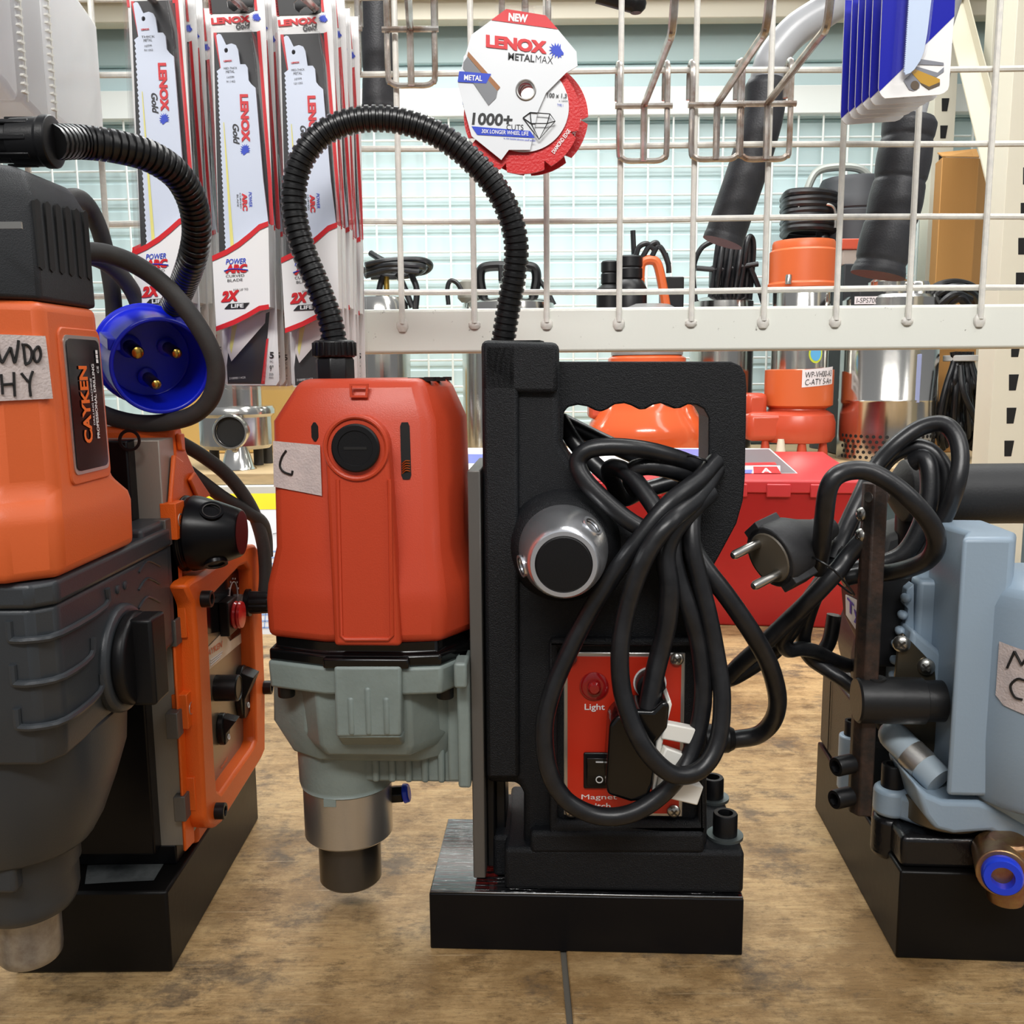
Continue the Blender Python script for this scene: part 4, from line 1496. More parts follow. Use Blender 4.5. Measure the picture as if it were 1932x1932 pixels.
def onface(px, py, l=0.0):
    d = ray(px, py)
    dl = Vector((d.dot(LM.ex), d.dot(LM.ey), d.z))
    o_ = LM._loc(CP)
    q0_ = TA + TN * l
    t_ = ((q0_ - o_).dot(TN)) / dl.dot(TN)
    return o_ + dl * t_


b = MB()
tpts = [onface(x, y, 0.0012) for x, y in ((-70, 628), (86, 634), (100, 752), (-70, 760))]
b.prism(tpts, TN * -0.002)
tp2 = b.build('masking_tape', M_TAPE, oh)
tp2['label'] = 'pinkish masking tape with hand-written marker letters'
b = MB()
on2 = lambda x, y: onface(x, y, 0.0016)
strokes(b, on2, [[(-6, 648), (-2, 668), (4, 684), (12, 670), (20, 655)], [(20, 655), (24, 672), (28, 684), (33, 660), (35, 642)]], 0.0005)
strokes(b, on2, [[(44, 650), (46, 668), (48, 687)], [(41, 650), (53, 652), (60, 665), (57, 682), (47, 688)]], 0.0005)
strokes(b, on2, [[(70, 655), (64, 665), (66, 680), (72, 682), (77, 670), (74, 655), (69, 655)]], 0.0005)
strokes(b, on2, [[(2, 706), (4, 728), (5, 744)], [(26, 702), (27, 728), (28, 748)], [(4, 726), (27, 724)]], 0.0005)
strokes(b, on2, [[(40, 704), (48, 714), (53, 720)], [(62, 700), (57, 716), (56, 730), (58, 748)]], 0.0005)
b.build('marker_letters', M_INK, tp2)

zq = zo0 - 0.001
GX, GF_, GB = 0.0450, 0.0480, 0.0925
g = MB()
g.loft([sec(0.0400, 0.034, 0.044, 0.040, 0.03, 0.04, zq - 0.010), sec(0.0400, 0.034, 0.044, 0.040, 0.03, 0.04, zq + 0.002)])
zg = 0.158
zf_ = Lf(112, 1092, -0.098).z
g.loft([sec(GX - 0.004, 0.036, GF_ - 0.004, 0.034, 0.070, 0.088, zg), sec(GX - 0.0005, 0.038, GF_ - 0.0005, 0.0395, 0.080, GB, zg + 0.020), sec(GX, 0.038, GF_, 0.040, 0.080, GB, zf_ - 0.010)])
g.loft([sec(GX + 0.0012, 0.039, GF_ + 0.0012, 0.041, 0.081, GB, zf_ - 0.010), sec(GX + 0.0012, 0.039, GF_ + 0.0012, 0.041, 0.081, GB, zf_)])
g.box(MX - 0.042, MX + GX - 0.001, MY + 0.05, MY + GB + 0.004, zg + 0.012, zf_ + 0.004)
lo = []
for z, r, k in ((0.104, 0.0290, 1.0), (0.112, 0.0335, 0.95), (0.126, 0.0380, 0.7), (0.142, 0.0415, 0.4), (zg + 0.004, 0.0420, 0.2)):
    rg = []
    for i in range(40):
        a = 2 * PI * i / 40
        ca, sa = math.cos(a), math.sin(a)
        sq = 1.0 / max(abs(ca), abs(sa))
        rad = r * (k + (1 - k) * min(sq, 1.14))
        rg.append(Vector((MX + ca * rad, MY + 0.001 + sa * rad * (1.0 if sa < 0 else 1.25), z)))
    lo.append(rg)
g.loft(lo)
zn = Lf(100, 1742, -0.07).z
g.lathe((MX, MY + 0.001, zn), (0, 0, 1), [(0.0180, 0), (0.0212, 0.003), (0.0226, 0.009), (0.0228, 0.020), (0.0240, 0.022), (0.0240, 0.062)], 48)
g.box(MX - 0.0110, MX + 0.0110, MY - 0.0265, MY, zn + 0.022, 0.118)
gb2 = g.build('gearbox', M_DARKGREY, D2, 0.0025, 3)
b = MB()                                               # raised ribs wrapping the gearbox corner
xs_ = MX + GX
for px0, px1, py0 in ((44, 200, 1208), (55, 172, 1290), (62, 190, 1372)):
    yf = MY - GF_
    cA = Lf(px0 - 8, py0, yf)
    z = cA.z
    xA_ = min(cA.x, MX + 0.030)
    side = Ls(px1, py0 - 22, xs_)
    b.tube([Vector((xA_, yf, z + 0.0075)), Vector((xA_, yf, z + 0.001)), Vector((xA_ + 0.001, yf, z)), Vector((MX + 0.0375, yf, z)), Vector((xs_, MY - 0.040, z)), Vector((xs_, side.y, z + 0.0005)), Vector((xs_ + 0.0003, side.y + 0.003, z + 0.008))], 0.0015, 8, False, 3)
b.build('corner_ribs', M_DARKGREY, gb2)
# gear selector knob
kc = Ls(232, 1240, MX + GX)
b = MB()
xk = MX + GX - 0.0025
b.lathe((xk, kc.y, kc.z), (1, 0, 0), [(0.0245, 0), (0.0245, 0.004), (0.0228, 0.0055)], 40)
b.build('selector_boss', M_DARKGREY, gb2, 0.001)
b = MB()
b.lathe((xk + 0.005, kc.y, kc.z), (1, 0, 0), [(0.0208, 0), (0.0212, 0.003), (0.0206, 0.006), (0.0001, 0.0065)], 44)
b.box(xk + 0.009, xk + 0.0195, kc.y - 0.0085, kc.y + 0.0085, kc.z - 0.0200, kc.z + 0.0195)
b.build('gear_selector', M_BLACK, gb2, 0.0016, 3)
b = MB()
for px, py in ((222, 1112), (236, 1104)):
    c = Ls(px, py, MX + GX)
    b.ball(c, 0.0022, (0.5, 1, 1), 10)
b.build('speed_dots', M_DARKGREY, gb2)
b = MB()                                               # maker's marks moulded on the side
for k, (py, w_) in enumerate(((1062, 1), (1095, 1), (1130, 1))):
    pts_ = [Ls(x, y, MX + GX) for x, y in ((262, py + 18), (272, py + 2), (282, py - 4), (302, py + 6))]
    b.tube(pts_, 0.0006, 6, False, 3)
b.build('moulded_marks', M_DARKGREY, gb2)
b = MB()
kz = Lf(60, 1832, MY - 0.010).z
b.lathe((MX, MY + 0.001, kz), (0, 0, 1), [(0.0066, 0.006), (0.0086, 0), (0.0120, 0), (0.0132, 0.0016), (0.0136, 0.005), (0.0138, zn + 0.002 - kz)], 48, False)
b.build('chuck', mat('worn_bright_steel', (190, 188, 184), 0.28, 0.7, bump=0.1, scale=120, rgb2=(140, 132, 124), vscale=50), D2)

# --- conduit
b = MB()
gc = Lf(60, 268, MY)
b.cyl((MX - 0.01, MY, cap_t - 0.004), (MX - 0.006, MY, gc.z - 0.004), 0.0085, n=20)
b.cyl((gc.x - 0.06, MY, gc.z + 0.001), (gc.x + 0.002, MY, gc.z), 0.0082, n=28)
b.lathe((gc.x + 0.001, MY, gc.z), (1, 0, 0), [(0.0090, -0.008), (0.0094, 0.001), (0.0094, 0.004), (0.0102, 0.0045), (0.0102, 0.008), (0.0088, 0.0085)], 36)
for k in range(8):
    a = 2 * PI * k / 8
    b.obox((gc.x - 0.004, MY + math.cos(a) * 0.0090, gc.z + math.sin(a) * 0.0090), (0.006, 0, 0), (0, 0.0012 * math.sin(a), -0.0012 * math.cos(a)), (0, 0.0006 * math.cos(a), 0.0006 * math.sin(a)))
b.build('conduit_gland', M_BLACK, D2, 0.0005)
hp = [(96, 268, MY), (150, 268, -0.040), (215, 276, -0.030), (280, 294, -0.018), (332, 328, -0.004), (362, 378, 0.010), (371, 435, 0.022), (362, 490, 0.034), (342, 545, 0.060), (320, 592, 0.085), (300, 640, 0.100)]
b = MB()
b.tube([Lf(*p) for p in hp], 0.007, 14, False, 10, hose_r(0.0071, 0.0010, 0.0031), 0.0004)
b.build('conduit_hose', M_HOSE, D2, smooth=50)

# --- cable loops and the blue plug
b = MB()


def lcab(pts, r=0.0046):
    b.tube([Lf(*p) for p in pts], r, 14, False, 8)


lcab([(120, 485, -0.01), (172, 476, 0.000), (215, 483, 0.008), (262, 503, 0.014), (312, 540, 0.020), (360, 595, 0.024), (396, 655, 0.028), (408, 705, 0.032), (397, 752, 0.036), (366, 782, 0.040), (318, 796, 0.044), (262, 798, 0.048), (205, 785, 0.05), (150, 758, 0.05), (110, 730, 0.04)])
lcab([(85, 430, 0.02), (112, 388, 0.035), (140, 372, 0.05), (165, 388, 0.07), (188, 435, 0.08), (204, 500, 0.09), (214, 570, 0.095), (216, 640, 0.10)])
lcab([(150, 480, 0.06), (192, 492, 0.07), (228, 520, 0.08), (255, 560, 0.09), (270, 610, 0.095), (274, 660, 0.10)])
lcab([(300, 815, 0.11), (345, 838, 0.12), (385, 862, 0.13), (425, 893, 0.138), (458, 932, 0.144), (482, 976, 0.148), (497, 1030, 0.15), (501, 1090, 0.15), (495, 1150, 0.15)], 0.0043)
lcab([(330, 870, 0.12), (372, 902, 0.126), (420, 938, 0.134), (462, 963, 0.142), (492, 984, 0.15), (501, 1010, 0.156), (503, 1050, 0.156)], 0.0043)
cb = b.build('power_cord', M_CABLE, D2)
b = MB()
pc = Lf(304, 691, 0.036)
ax = Vector((0.50, -0.85, -0.16)).normalized()
R1 = (Lf(390, 690, 0.04).x - Lf(205, 690, 0.04).x) / 2
bk = pc - ax * 0.042
b.lathe(bk, ax, [(R1 * 0.80, -0.03), (R1 * 0.86, -0.004), (R1 * 1.08, -0.003), (R1 * 1.10, 0.001), (R1 * 1.00, 0.002), (R1 * 0.965, 0.006), (R1 * 0.985, 0.040), (R1 * 0.98, 0.042), (R1 * 0.90, 0.042), (R1 * 0.885, 0.039), (R1 * 0.86, 0.006), (0.0001, 0.005)], 56)
t = Vector((0, 0, 1)).cross(ax).normalized()
u = ax.cross(t)
b.obox(bk + t * -R1 * 0.86 + u * R1 * 0.42 + ax * 0.026, t * 0.003, u * 0.003, ax * 0.014)
pb = b.build('blue_plug', M_BLUE, cb, 0.0006)
for a, rr in ((150, 0.0036), (28, 0.0030), (265, 0.0030)):
    aa = math.radians(a)
    o_ = bk + (t * math.cos(aa) + u * math.sin(aa)) * R1 * 0.44
    p_ = MB()
    p_.lathe(o_, ax, [(rr * 1.7, 0.004), (rr * 1.7, 0.009), (rr * 1.05, 0.010)], 20)
    p_.mi = 1
    p_.lathe(o_, ax, [(rr, 0.009), (rr, 0.031), (rr * 0.8, 0.0335), (rr * 0.3, 0.0345)], 20)
    p_.build('pin', [M_BLUE, M_BRASS], pb)
# ================================================================== RIGHT DRILL
D3 = thing('magnetic_drill', 'low blue-grey magnetic drill press with black foam handle and coiled cord, at the right edge', 'power tool', RM.o, RM.ang)


def Rf(px, py, l):
    return RM.ly(px, py, l)


def Rs(px, py, l):
    p = RM.lx(px, py, l)
    return Vector((l, p.y, p.z))


ZR = 0.0495
b = MB()
b.box(0, 0.084, 0, 0.1755, 0, ZR)
b.build('magnet_base', mat('satin_black_paint', (14, 13, 13), 0.38), D3, 0.0012)
b = MB()
zc = Rs(1548, 1252, 0.0).z
b.prism([Vector((0.0012, y, z)) for y, z in ((0.060, ZR + 0.001), (0.060, zc - 0.012), (0.072, zc), (0.1745, zc), (0.1745, ZR + 0.001))], (0.06, 0, 0))
cb3 = b.build('control_box', mat('black_powder_coat', (34, 34, 34), 0.4, bump=0.2, scale=900), D3, 0.002, 2)
b = MB()
b.tube([Vector((0.0005, y, z)) for y, z in ((0.150, ZR + 0.004), (0.150, zc - 0.004))], 0.0003, 6, False, 1)
b.build('box_seam', M_HOLE, cb3)
b = MB()
zt = Rf(1750, 1575, 0.006).z
b.box(0.001, 0.083, 0.003, 0.062, ZR, zt)
e = Rf(1662, 1545, 0.034)
b.cyl((e.x + 0.004, 0.030, ZR - 0.006), (e.x + 0.004, 0.030, zt), 0.0100, n=28)
b.prism([Vector((e.x + 0.002, 0.022, ZR - 0.006)), Vector((0.010, 0.006, ZR - 0.006)), Vector((0.010, 0.050, ZR - 0.006)), Vector((e.x + 0.002, 0.039, ZR - 0.006))], (0, 0, zt - ZR + 0.006))
fo3 = b.build('foot_casting', mat('glossy_black_casting', (18, 18, 20), 0.25, bump=0.2, scale=500), D3, 0.003, 3)

# --- grey gear case
g = MB()
zt2_ = zt + 0.0005
zE = Rf(1670, 1482, 0.030).z
ex = e.x + 0.004
g.cyl((ex, 0.030, zt2_), (ex, 0.030, zE), 0.0098, n=28)
g.prism([Vector((ex, 0.0215, zt2_)), Vector((0.016, 0.010, zt2_)), Vector((0.026, 0.045, zt2_)), Vector((ex, 0.0385, zt2_))], (0, 0, (zE - zt2_) * 0.92))
# upright block on the left of the case
q0 = Rf(1815, 1014, -0.006)
zA = q0.z
xa, xb = Rf(1786, 1200, 0.020).x, Rf(1912, 1050, -0.006).x
lowz = Rf(1800, 1500, -0.004).z
g.prism([Vector((xa, 0.034, 0)) + Vector((0, 0, lowz)), Vector((xa + 0.003, 0.012, lowz)), Vector((q0.x, -0.006, lowz)), Vector((xb, -0.006, lowz)), Vector((xb + 0.008, 0.010, lowz)), Vector((xb + 0.008, 0.050, lowz)), Vector((xa, 0.052, lowz))], (0, 0, zA - lowz))
# the round belly coming forward on the right
bx, by = Rf(1866, 1300, -0.006).x + 0.0368, 0.012
zb_t, zb_b = Rf(1900, 1120, -0.03).z, Rf(1860, 1530, -0.02).z
g.lathe((bx, by, zb_b), (0, 0, 1), [(0.036, -0.004), (0.0395, 0.002), (0.041, 0.03), (0.041, zb_t - zb_b - 0.012), (0.038, zb_t - zb_b - 0.004), (0.031, zb_t - zb_b)], 48)
# shoulder to the left, behind the upright block
sz1, sz0 = Rf(1730, 1092, 0.045).z, Rf(1710, 1420, 0.045).z
sx0 = Rf(1722, 1200, 0.045).x
g.box(sx0, xb, 0.040, 0.075, sz0, sz1)
g.prism([Rf(x, y, 0.030) for x, y in ((1722, 1186), (1788, 1240), (1800, 1500), (1730, 1500), (1700, 1330))], (0, 0.03, 0))
# lower apron flange
fa = [(1690, 1500), (1700, 1475), (1770, 1500), (1850, 1508), (1932, 1560), (1990, 1575), (1990, 1640), (1930, 1612), (1870, 1572), (1790, 1570), (1740, 1565)]
g.prism([Rf(x, y, -0.004) for x, y in ((1725, 1478), (1752, 1500), (1780, 1512), (1850, 1514), (1870, 1522), (1932, 1558), (1990, 1580), (1990, 1640), (1925, 1600), (1870, 1570), (1800, 1575), (1765, 1566), (1745, 1540))], (0, 0.045, 0))
gc3 = g.build('gear_case', M_BLUEGREY, D3, 0.0055, 3)
b = MB()
b.lathe((Rf(1790, 1570, 0.014).x, 0.022, ZR + 0.0205), (0, 0, 1), [(0.020, 0), (0.021, 0.001), (0.021, 0.012)], 40)
b.build('bearing_ring', mat('bronze_grey_ring', (128, 118, 100), 0.35, 0.7), gc3)
# steel cross pin with grey end cap
b = MB()
P, Q = Rf(1686, 1388, 0.030), Rf(1772, 1474, 0.006)
b.cyl(P, Q, 0.0080, n=28)
b.ball(P, 0.0080, n=18)
b.mi = 1
b.cyl(P.lerp(Q, 0.38), P.lerp(Q, 0.68), 0.0084, n=28)
b.build('cross_pin', [mat('pale_grey_paint', (160, 174, 184), 0.35), M_STEEL], gc3)
c = Vector((ex, 0.030, zE))
socket_bolt(gc3, c, (0, 0, 1), 0.0062, 0.0125, 'case_bolt')
# second bolt boss further back
b = MB()
e2 = Rs(1606, 1400, -0.004)
b.cyl((-0.004, e2.y - 0.0, ZR + 0.008), (-0.004, e2.y, Rs(1606, 1385, -0.004).z), 0.0072, n=24)
b.build('rear_boss', M_BLUEGREY, gc3, 0.001)
socket_bolt(gc3, (-0.004, e2.y, Rs(1606, 1385, -0.004).z), (0, 0, 1), 0.0045, 0.009, 'case_bolt')
# cover plate with two screws
b = MB()
pl3 = 0.0290
b.prism([Rf(x, y, pl3) for x, y in ((1697, 1200), (1706, 1196), (1752, 1244), (1764, 1262), (1770, 1320), (1768, 1400), (1748, 1470), (1700, 1450), (1688, 1290))], (0, 0.003, 0))
cp = b.build('cover_plate', mat('brown_grey_plate', (92, 84, 70), 0.3, 0.75, bump=0.05, scale=200), gc3, 0.0006)
for x, y in ((1701, 1214), (1747, 1257)):
    cross_screw(cp, Rf(x, y, pl3 - 0.0002), (-0.35, -1, 0), 0.0046)
# little teeth of the cooling rim along the edge of the case
b = MB()
for k, (x, y) in enumerate(((1709, 1128), (1703, 1160), (1698, 1190), (1691, 1215), (1688, 1245), (1686, 1275))):
    b.ball(Rf(x, y, 0.044), 0.0028, (1, 1.6, 1), 10)
b.prism([Rf(x, y, 0.044) for x, y in ((1725, 1102), (1712, 1112), (1706, 1140), (1714, 1150), (1690, 1250), (1688, 1300), (1725, 1300))], (0, 0.02, 0))
b.build('cooling_teeth', M_BLUEGREY, gc3, 0.001)
# masking tape on the belly
b = MB()


def belly(a, z, l=0.0006):
    a = math.radians(a)
    return Vector((bx + math.cos(a) * (0.041 + l), by + math.sin(a) * (0.041 + l), z))


tz1, tz0 = Rf(1895, 1212, -0.012).z, Rf(1895, 1325, -0.012).z
b.loft([[belly(212 + 6 * i, tz0 - 0.0009 * i + (0.003 if i == 0 else 0)) for i in range(11)], [belly(212 + 6 * i, tz1 - 0.0006 * i) for i in range(11)]], False, False)
tp3 = b.build('masking_tape', M_TAPE, gc3)
tp3['label'] = 'pale masking tape with marker letters at the frame edge'
b = MB()
strokes(b, lambda a, v: belly(a, tz0 + (tz1 - tz0) * v, 0.0010), [[(219, 0.60), (223, 0.90)], [(223, 0.90), (228, 0.70)], [(228, 0.70), (232, 0.92)], [(232, 0.92), (236, 0.64)], [(231, 0.46), (226, 0.46), (222, 0.32), (225, 0.16), (230, 0.14)], [(232, 0.30), (237, 0.30)]], 0.0006)
b.build('marker_letters', M_INK, tp3)

# --- black motor lying behind the case
b = MB()
mcx, mcz = Rf(1800, 1250, 0.07).x, Rf(1800, 1262, 0.07).z
b.lathe((mcx, 0.060, mcz), (0, 1, 0), [(0.0535, 0), (0.0555, 0.002), (0.0555, 0.022), (0.050, 0.026), (0.046, 0.028), (0.046, 0.085), (0.040, 0.095)], 56)
dm = b.build('motor', mat('black_motor_paint', (30, 29, 29), 0.45, bump=0.25, scale=400, rgb2=(44, 42, 40), vscale=80), D3, 0.001)
b = MB()
b.prism([Rf(x, y, 0.10) for x, y in ((1655, 1062), (1670, 1012), (1740, 990), (1800, 1000), (1800, 1100), (1655, 1100))], (0, 0.04, 0))
b.build('terminal_cover', mat('dusty_grey_black_plastic', (58, 58, 58), 0.6), dm, 0.004, 2)
b = MB()
b.prism([Rs(x, y, Rf(1600, 1150, 0.09).x) for x, y in ((1585, 1105), (1640, 1085), (1640, 1260), (1590, 1160))], (0.03, 0, 0))
b.build('motor_end', M_BLACK, dm, 0.002)
b = MB()
lx3 = Rf(1600, 1150, 0.09).x - 0.0008
P = [Rs(x, y, lx3) for x, y in ((1595, 1122), (1632, 1140), (1632, 1215), (1596, 1160))]
b.prism(P, (0.0006, 0, 0))
lb3 = b.build('type_label', M_WHITEPRINT, dm)
b = MB()
p, q, r_ = Rs(1598, 1158, lx3 - 0.0004), Rs(1632, 1198, lx3 - 0.0004), Rs(1598, 1126, lx3 - 0.0004)
b.text('Typ', p, q - p, r_ - p, 0.02)
b.build('lettering', M_BLUEPRINT, lb3)

# --- carrying handle with flange
hy_ = 0.10
hl = Rf(1720, 920, hy_)
hz3 = Rf(1860, 932, hy_).z
b = MB()
b.cyl((hl.x + 0.010, hy_, hz3), (hl.x + 0.14, hy_, hz3 + 0.001), 0.0178, n=40)
hd = b.build('foam_handle', mat('matt_black_grip', (30, 31, 33), 0.55, bump=0.15, scale=700), D3, 0.001)
b = MB()
b.lathe((hl.x - 0.013, hy_, hz3 + 0.002), (1, 0, 0), [(0.0060, -0.001), (0.0075, 0), (0.0160, 0.006), (0.0185, 0.008), (0.0185, 0.012), (0.013, 0.014), (0.013, 0.024)], 40)
b.build('handle_flange', mat('dusty_black_plastic', (52, 51, 50), 0.6, bump=0.2, scale=500), hd, 0.0006)
b = MB()
b.cyl((hl.x + 0.004, hy_ + 0.004, hz3), (hl.x + 0.004, hy_ + 0.004, hz3 - 0.05), 0.011, n=16)
b.build('handle_post', M_BLACK, hd)

# --- guard carrier: flat bar held in a cross spindle
byl = 0.012
b = MB()
tpz, btz = Rf(1650, 913, byl).z, Rf(1612, 1541, byl).z
xbar = Rf(1648, 1100, byl).x
b.prism([Vector((xbar - 0.0055, byl, z)) for z in ()] or [Vector((xbar - 0.0052, byl + 0.005, btz)), Vector((xbar - 0.0020, byl, btz)), Vector((xbar + 0.0052, byl, btz)), Vector((xbar + 0.0052, byl + 0.006, btz)), Vector((xbar - 0.0052, byl + 0.010, btz))], (0, 0, tpz - btz))
gb = b.build('guard_bar', M_DARKRUST, D3, 0.0008)
for y, r in ((972, 0.0036), (1012, 0.0036)):
    c = Rf(1634, y, byl + 0.004)
    cross_screw(gb, (xbar - 0.0052, byl + 0.007, c.z), (-1, -0.35, 0.1), r, 'bar_screw')
b = MB()
c = Rf(1640, 938, byl + 0.002)
b.lathe((xbar - 0.0037, byl + 0.0024, c.z), (-0.83, -0.55, 0), [(0.0001, 0.0006), (0.0026, 0.0004), (0.0026, -0.001)], 20)
b.build('bar_hole', M_SCREW, gb)
for y in (1445, 1507):
    c = Rf(1606, y, byl)
    b = MB()
    socket_bolt(gb, (xbar - 0.006, byl + 0.003, c.z), (-1, -0.5, 0), 0.0052, 0.0105, 'guard_screw')
sp_ = MB()
zs_ = Rf(1690, 1325, byl).z
x0, x1 = Rf(1622, 1325, byl - 0.004).x, Rf(1768, 1325, byl + 0.01).x
sp_.lathe((x0, byl + 0.003, zs_), (1, 0, 0), [(0.0112, 0), (0.0122, 0.001), (0.0122, 0.034), (0.0108, 0.0345), (0.0108, x1 - x0)], 40)
sp_.mi = 1
sp_.lathe((x0 + 0.010, byl + 0.003, zs_ + 0.0121), (0, 0, 1), [(0.0052, -0.003), (0.0052, 0.0003), (0.0034, 0.0002), (0.0001, -0.002)], 24)
sp_.build('cross_spindle', [mat('satin_black_steel', (28, 28, 29), 0.4, 0.2, bump=0.1, scale=400), M_HOLE], D3, 0.0004)

# --- brass push-in fitting with its blue collar
b = MB()
F = Rf(1892, 1655, -0.030)
ax3 = Vector((-0.30, -0.95, 0.05)).normalized()
b.cyl(F - ax3 * 0.004, F - ax3 * 0.030, 0.0118, n=28)
b.lathe(F - ax3 * 0.020 + Vector((0.004, 0, 0.012)), (0.02, 0, -1), [(0.0085, 0), (0.0105, 0.002), (0.0105, 0.020), (0.0085, 0.034), (0.0001, 0.036)], 28)
ft = b.build('brass_fitting', mat('dull_brass', (176, 146, 104), 0.32, 0.9, rgb2=(158, 108, 90), vscale=90), D3, 0.0006)
b = MB()
b.lathe(F - ax3 * 0.004, ax3, [(0.0094, 0), (0.0094, 0.004), (0.0085, 0.0055), (0.0054, 0.0055), (0.0050, 0.003), (0.0050, -0.002)], 36, False)
b.build('release_collar', M_BLUEFIT, ft)

# --- cord in loops and its two-pin plug
b = MB()


def rc_(pts, r=0.0047):
    b.tube([Rf(*p) for p in pts], r, 12, False, 8)


rc_([(1543, 1075, 0.02), (1550, 1030, 0.006), (1555, 975, -0.004), (1562, 925, -0.008), (1577, 899, -0.008), (1605, 888, -0.006), (1640, 890, -0.006), (1682, 912, -0.008), (1722, 946, -0.010), (1756, 988, -0.008), (1767, 1022, -0.004), (1755, 1052, 0.006), (1722, 1070, 0.02), (1680, 1080, 0.035), (1625, 1084, 0.045), (1590, 1092, 0.045)])
rc_([(1570, 1060, 0.03), (1590, 1010, 0.04), (1622, 940, 0.05), (1650, 885, 0.06), (1690, 840, 0.06), (1735, 808, 0.06), (1777, 800, 0.056), (1803, 822, 0.050), (1812, 866, 0.044), (1803, 920, 0.040), (1780, 978, 0.044), (1745, 1030, 0.050), (1690, 1062, 0.052), (1620, 1075, 0.05)])
rc_([(1580, 1080, 0.035), (1610, 1030, 0.045), (1645, 920, 0.058), (1672, 870, 0.066), (1712, 845, 0.066), (1750, 848, 0.062), (1780, 880, 0.058), (1785, 915, 0.056), (1770, 960, 0.058), (1740, 1015, 0.06)])
rc_([(1722, 872, 0.062), (1742, 864, 0.058), (1753, 885, 0.054), (1753, 940, 0.050), (1735, 1000, 0.048), (1705, 1045, 0.048), (1660, 1065, 0.05), (1600, 1078, 0.05)], 0.0052)
rc_([(1640, 1005, 0.02), (1600, 1050, 0.022), (1572, 1085, 0.018), (1530, 1130, 0.020), (1490, 1168, 0.03), (1440, 1215, 0.04), (1400, 1250, 0.05), (1376, 1275, 0.055), (1372, 1281, 0.056), (1386, 1277, 0.058), (1420, 1257, 0.06), (1462, 1228, 0.06), (1492, 1190, 0.05), (1525, 1135, 0.035), (1560, 1090, 0.028)])
rc_([(1600, 1040, 0.03), (1566, 1075, 0.03), (1528, 1130, 0.034), (1490, 1180, 0.040), (1474, 1208, 0.046), (1486, 1226, 0.05), (1512, 1224, 0.055), (1540, 1230, 0.06), (1575, 1247, 0.07), (1600, 1256, 0.08)], 0.0043)
rc_([(1562, 1080, 0.03), (1536, 1130, 0.05), (1520, 1180, 0.06), (1516, 1215, 0.064), (1530, 1242, 0.066), (1558, 1262, 0.064), (1586, 1280, 0.060), (1612, 1300, 0.058)], 0.0043)
rc_([(1574, 1160, 0.08), (1566, 1205, 0.08), (1552, 1230, 0.08), (1536, 1238, 0.08)], 0.0043)
c3 = b.build('power_cord', M_CORD, D3)
b = MB()
t0 = Rf(1552, 1080, 0.010)
b.tube([t0 + Vector(v) for v in ((-0.006, -0.010, 0.009), (0.002, -0.014, 0.004), (0.012, -0.010, -0.007), (0.016, 0.004, -0.012), (0.006, 0.014, -0.004), (-0.004, 0.010, 0.006))], 0.0006, 6, True, 6)
b.build('cable_tie', M_BLACK, c3)
A, B = Rf(1452, 1052, 0.010), Rf(1545, 1005, 0.030)
dv = (B - A).normalized()
up = (Vector((0, 0, 1)) - dv * dv.z).normalized()
sd = dv.cross(up)
sd.normalize()
# the plug turns its pins down to the left
b = MB()
n_ = 32


def plug_ring(h, ra, rb, o=0.0):
    c_ = A + dv * h
    up2 = (up * 0.80 - sd * 0.6).normalized()
    sd2 = dv.cross(up2)
    return [c_ + up2 * math.cos(2 * PI * i / n_) * ra + sd2 * math.sin(2 * PI * i / n_) * rb for i in range(n_)]


b.loft([plug_ring(0, 0.0165, 0.0155), plug_ring(0.003, 0.0172, 0.0162), plug_ring(0.016, 0.0165, 0.015), plug_ring(0.024, 0.0125, 0.0115), plug_ring(0.034, 0.0085, 0.0085), plug_ring(0.046, 0.0058, 0.0058)])
up2 = (up * 0.80 - sd * 0.6).normalized()
sd2 = dv.cross(up2)
b.obox(A + dv * 0.008 + up2 * 0.0160, dv * 0.008, sd2 * 0.006, up2 * 0.0028)
b.obox(A + dv * 0.008 - up2 * 0.0160, dv * 0.008, sd2 * 0.006, up2 * 0.0028)
pg = b.build('plug', mat('dusty_black_rubber', (38, 38, 40), 0.55, bump=0.2, scale=500), c3, 0.0006)
for s3 in (-1, 1):
    b = MB()
    o_ = A + up2 * 0.0092 * s3
    b.lathe(o_, -dv, [(0.0024, 0), (0.0024, 0.0175), (0.0017, 0.019), (0.0001, 0.0193)], 18)
    b.build('pin', M_SCREW, pg)
b = MB()
b.lathe(A - dv * 0.0002, -dv, [(0.0135, 0), (0.0130, 0.0008), (0.0001, 0.0010)], 28)
b.build('plug_face', mat('brown_grey_plug_face', (92, 84, 72), 0.5), pg)
# ================================================================== SAW BLADE BLISTER PACKS
YP = 0.060
BF = Frame(on_y(450, -30, YP), 0.0)


def Pk(px, py, l=0.0):
    """card-plane point of a pack (drawn on the middle pack), l towards the viewer"""
    p = BF.ly(px, py, 0.0)
    return Vector((p.x, -l, p.z))


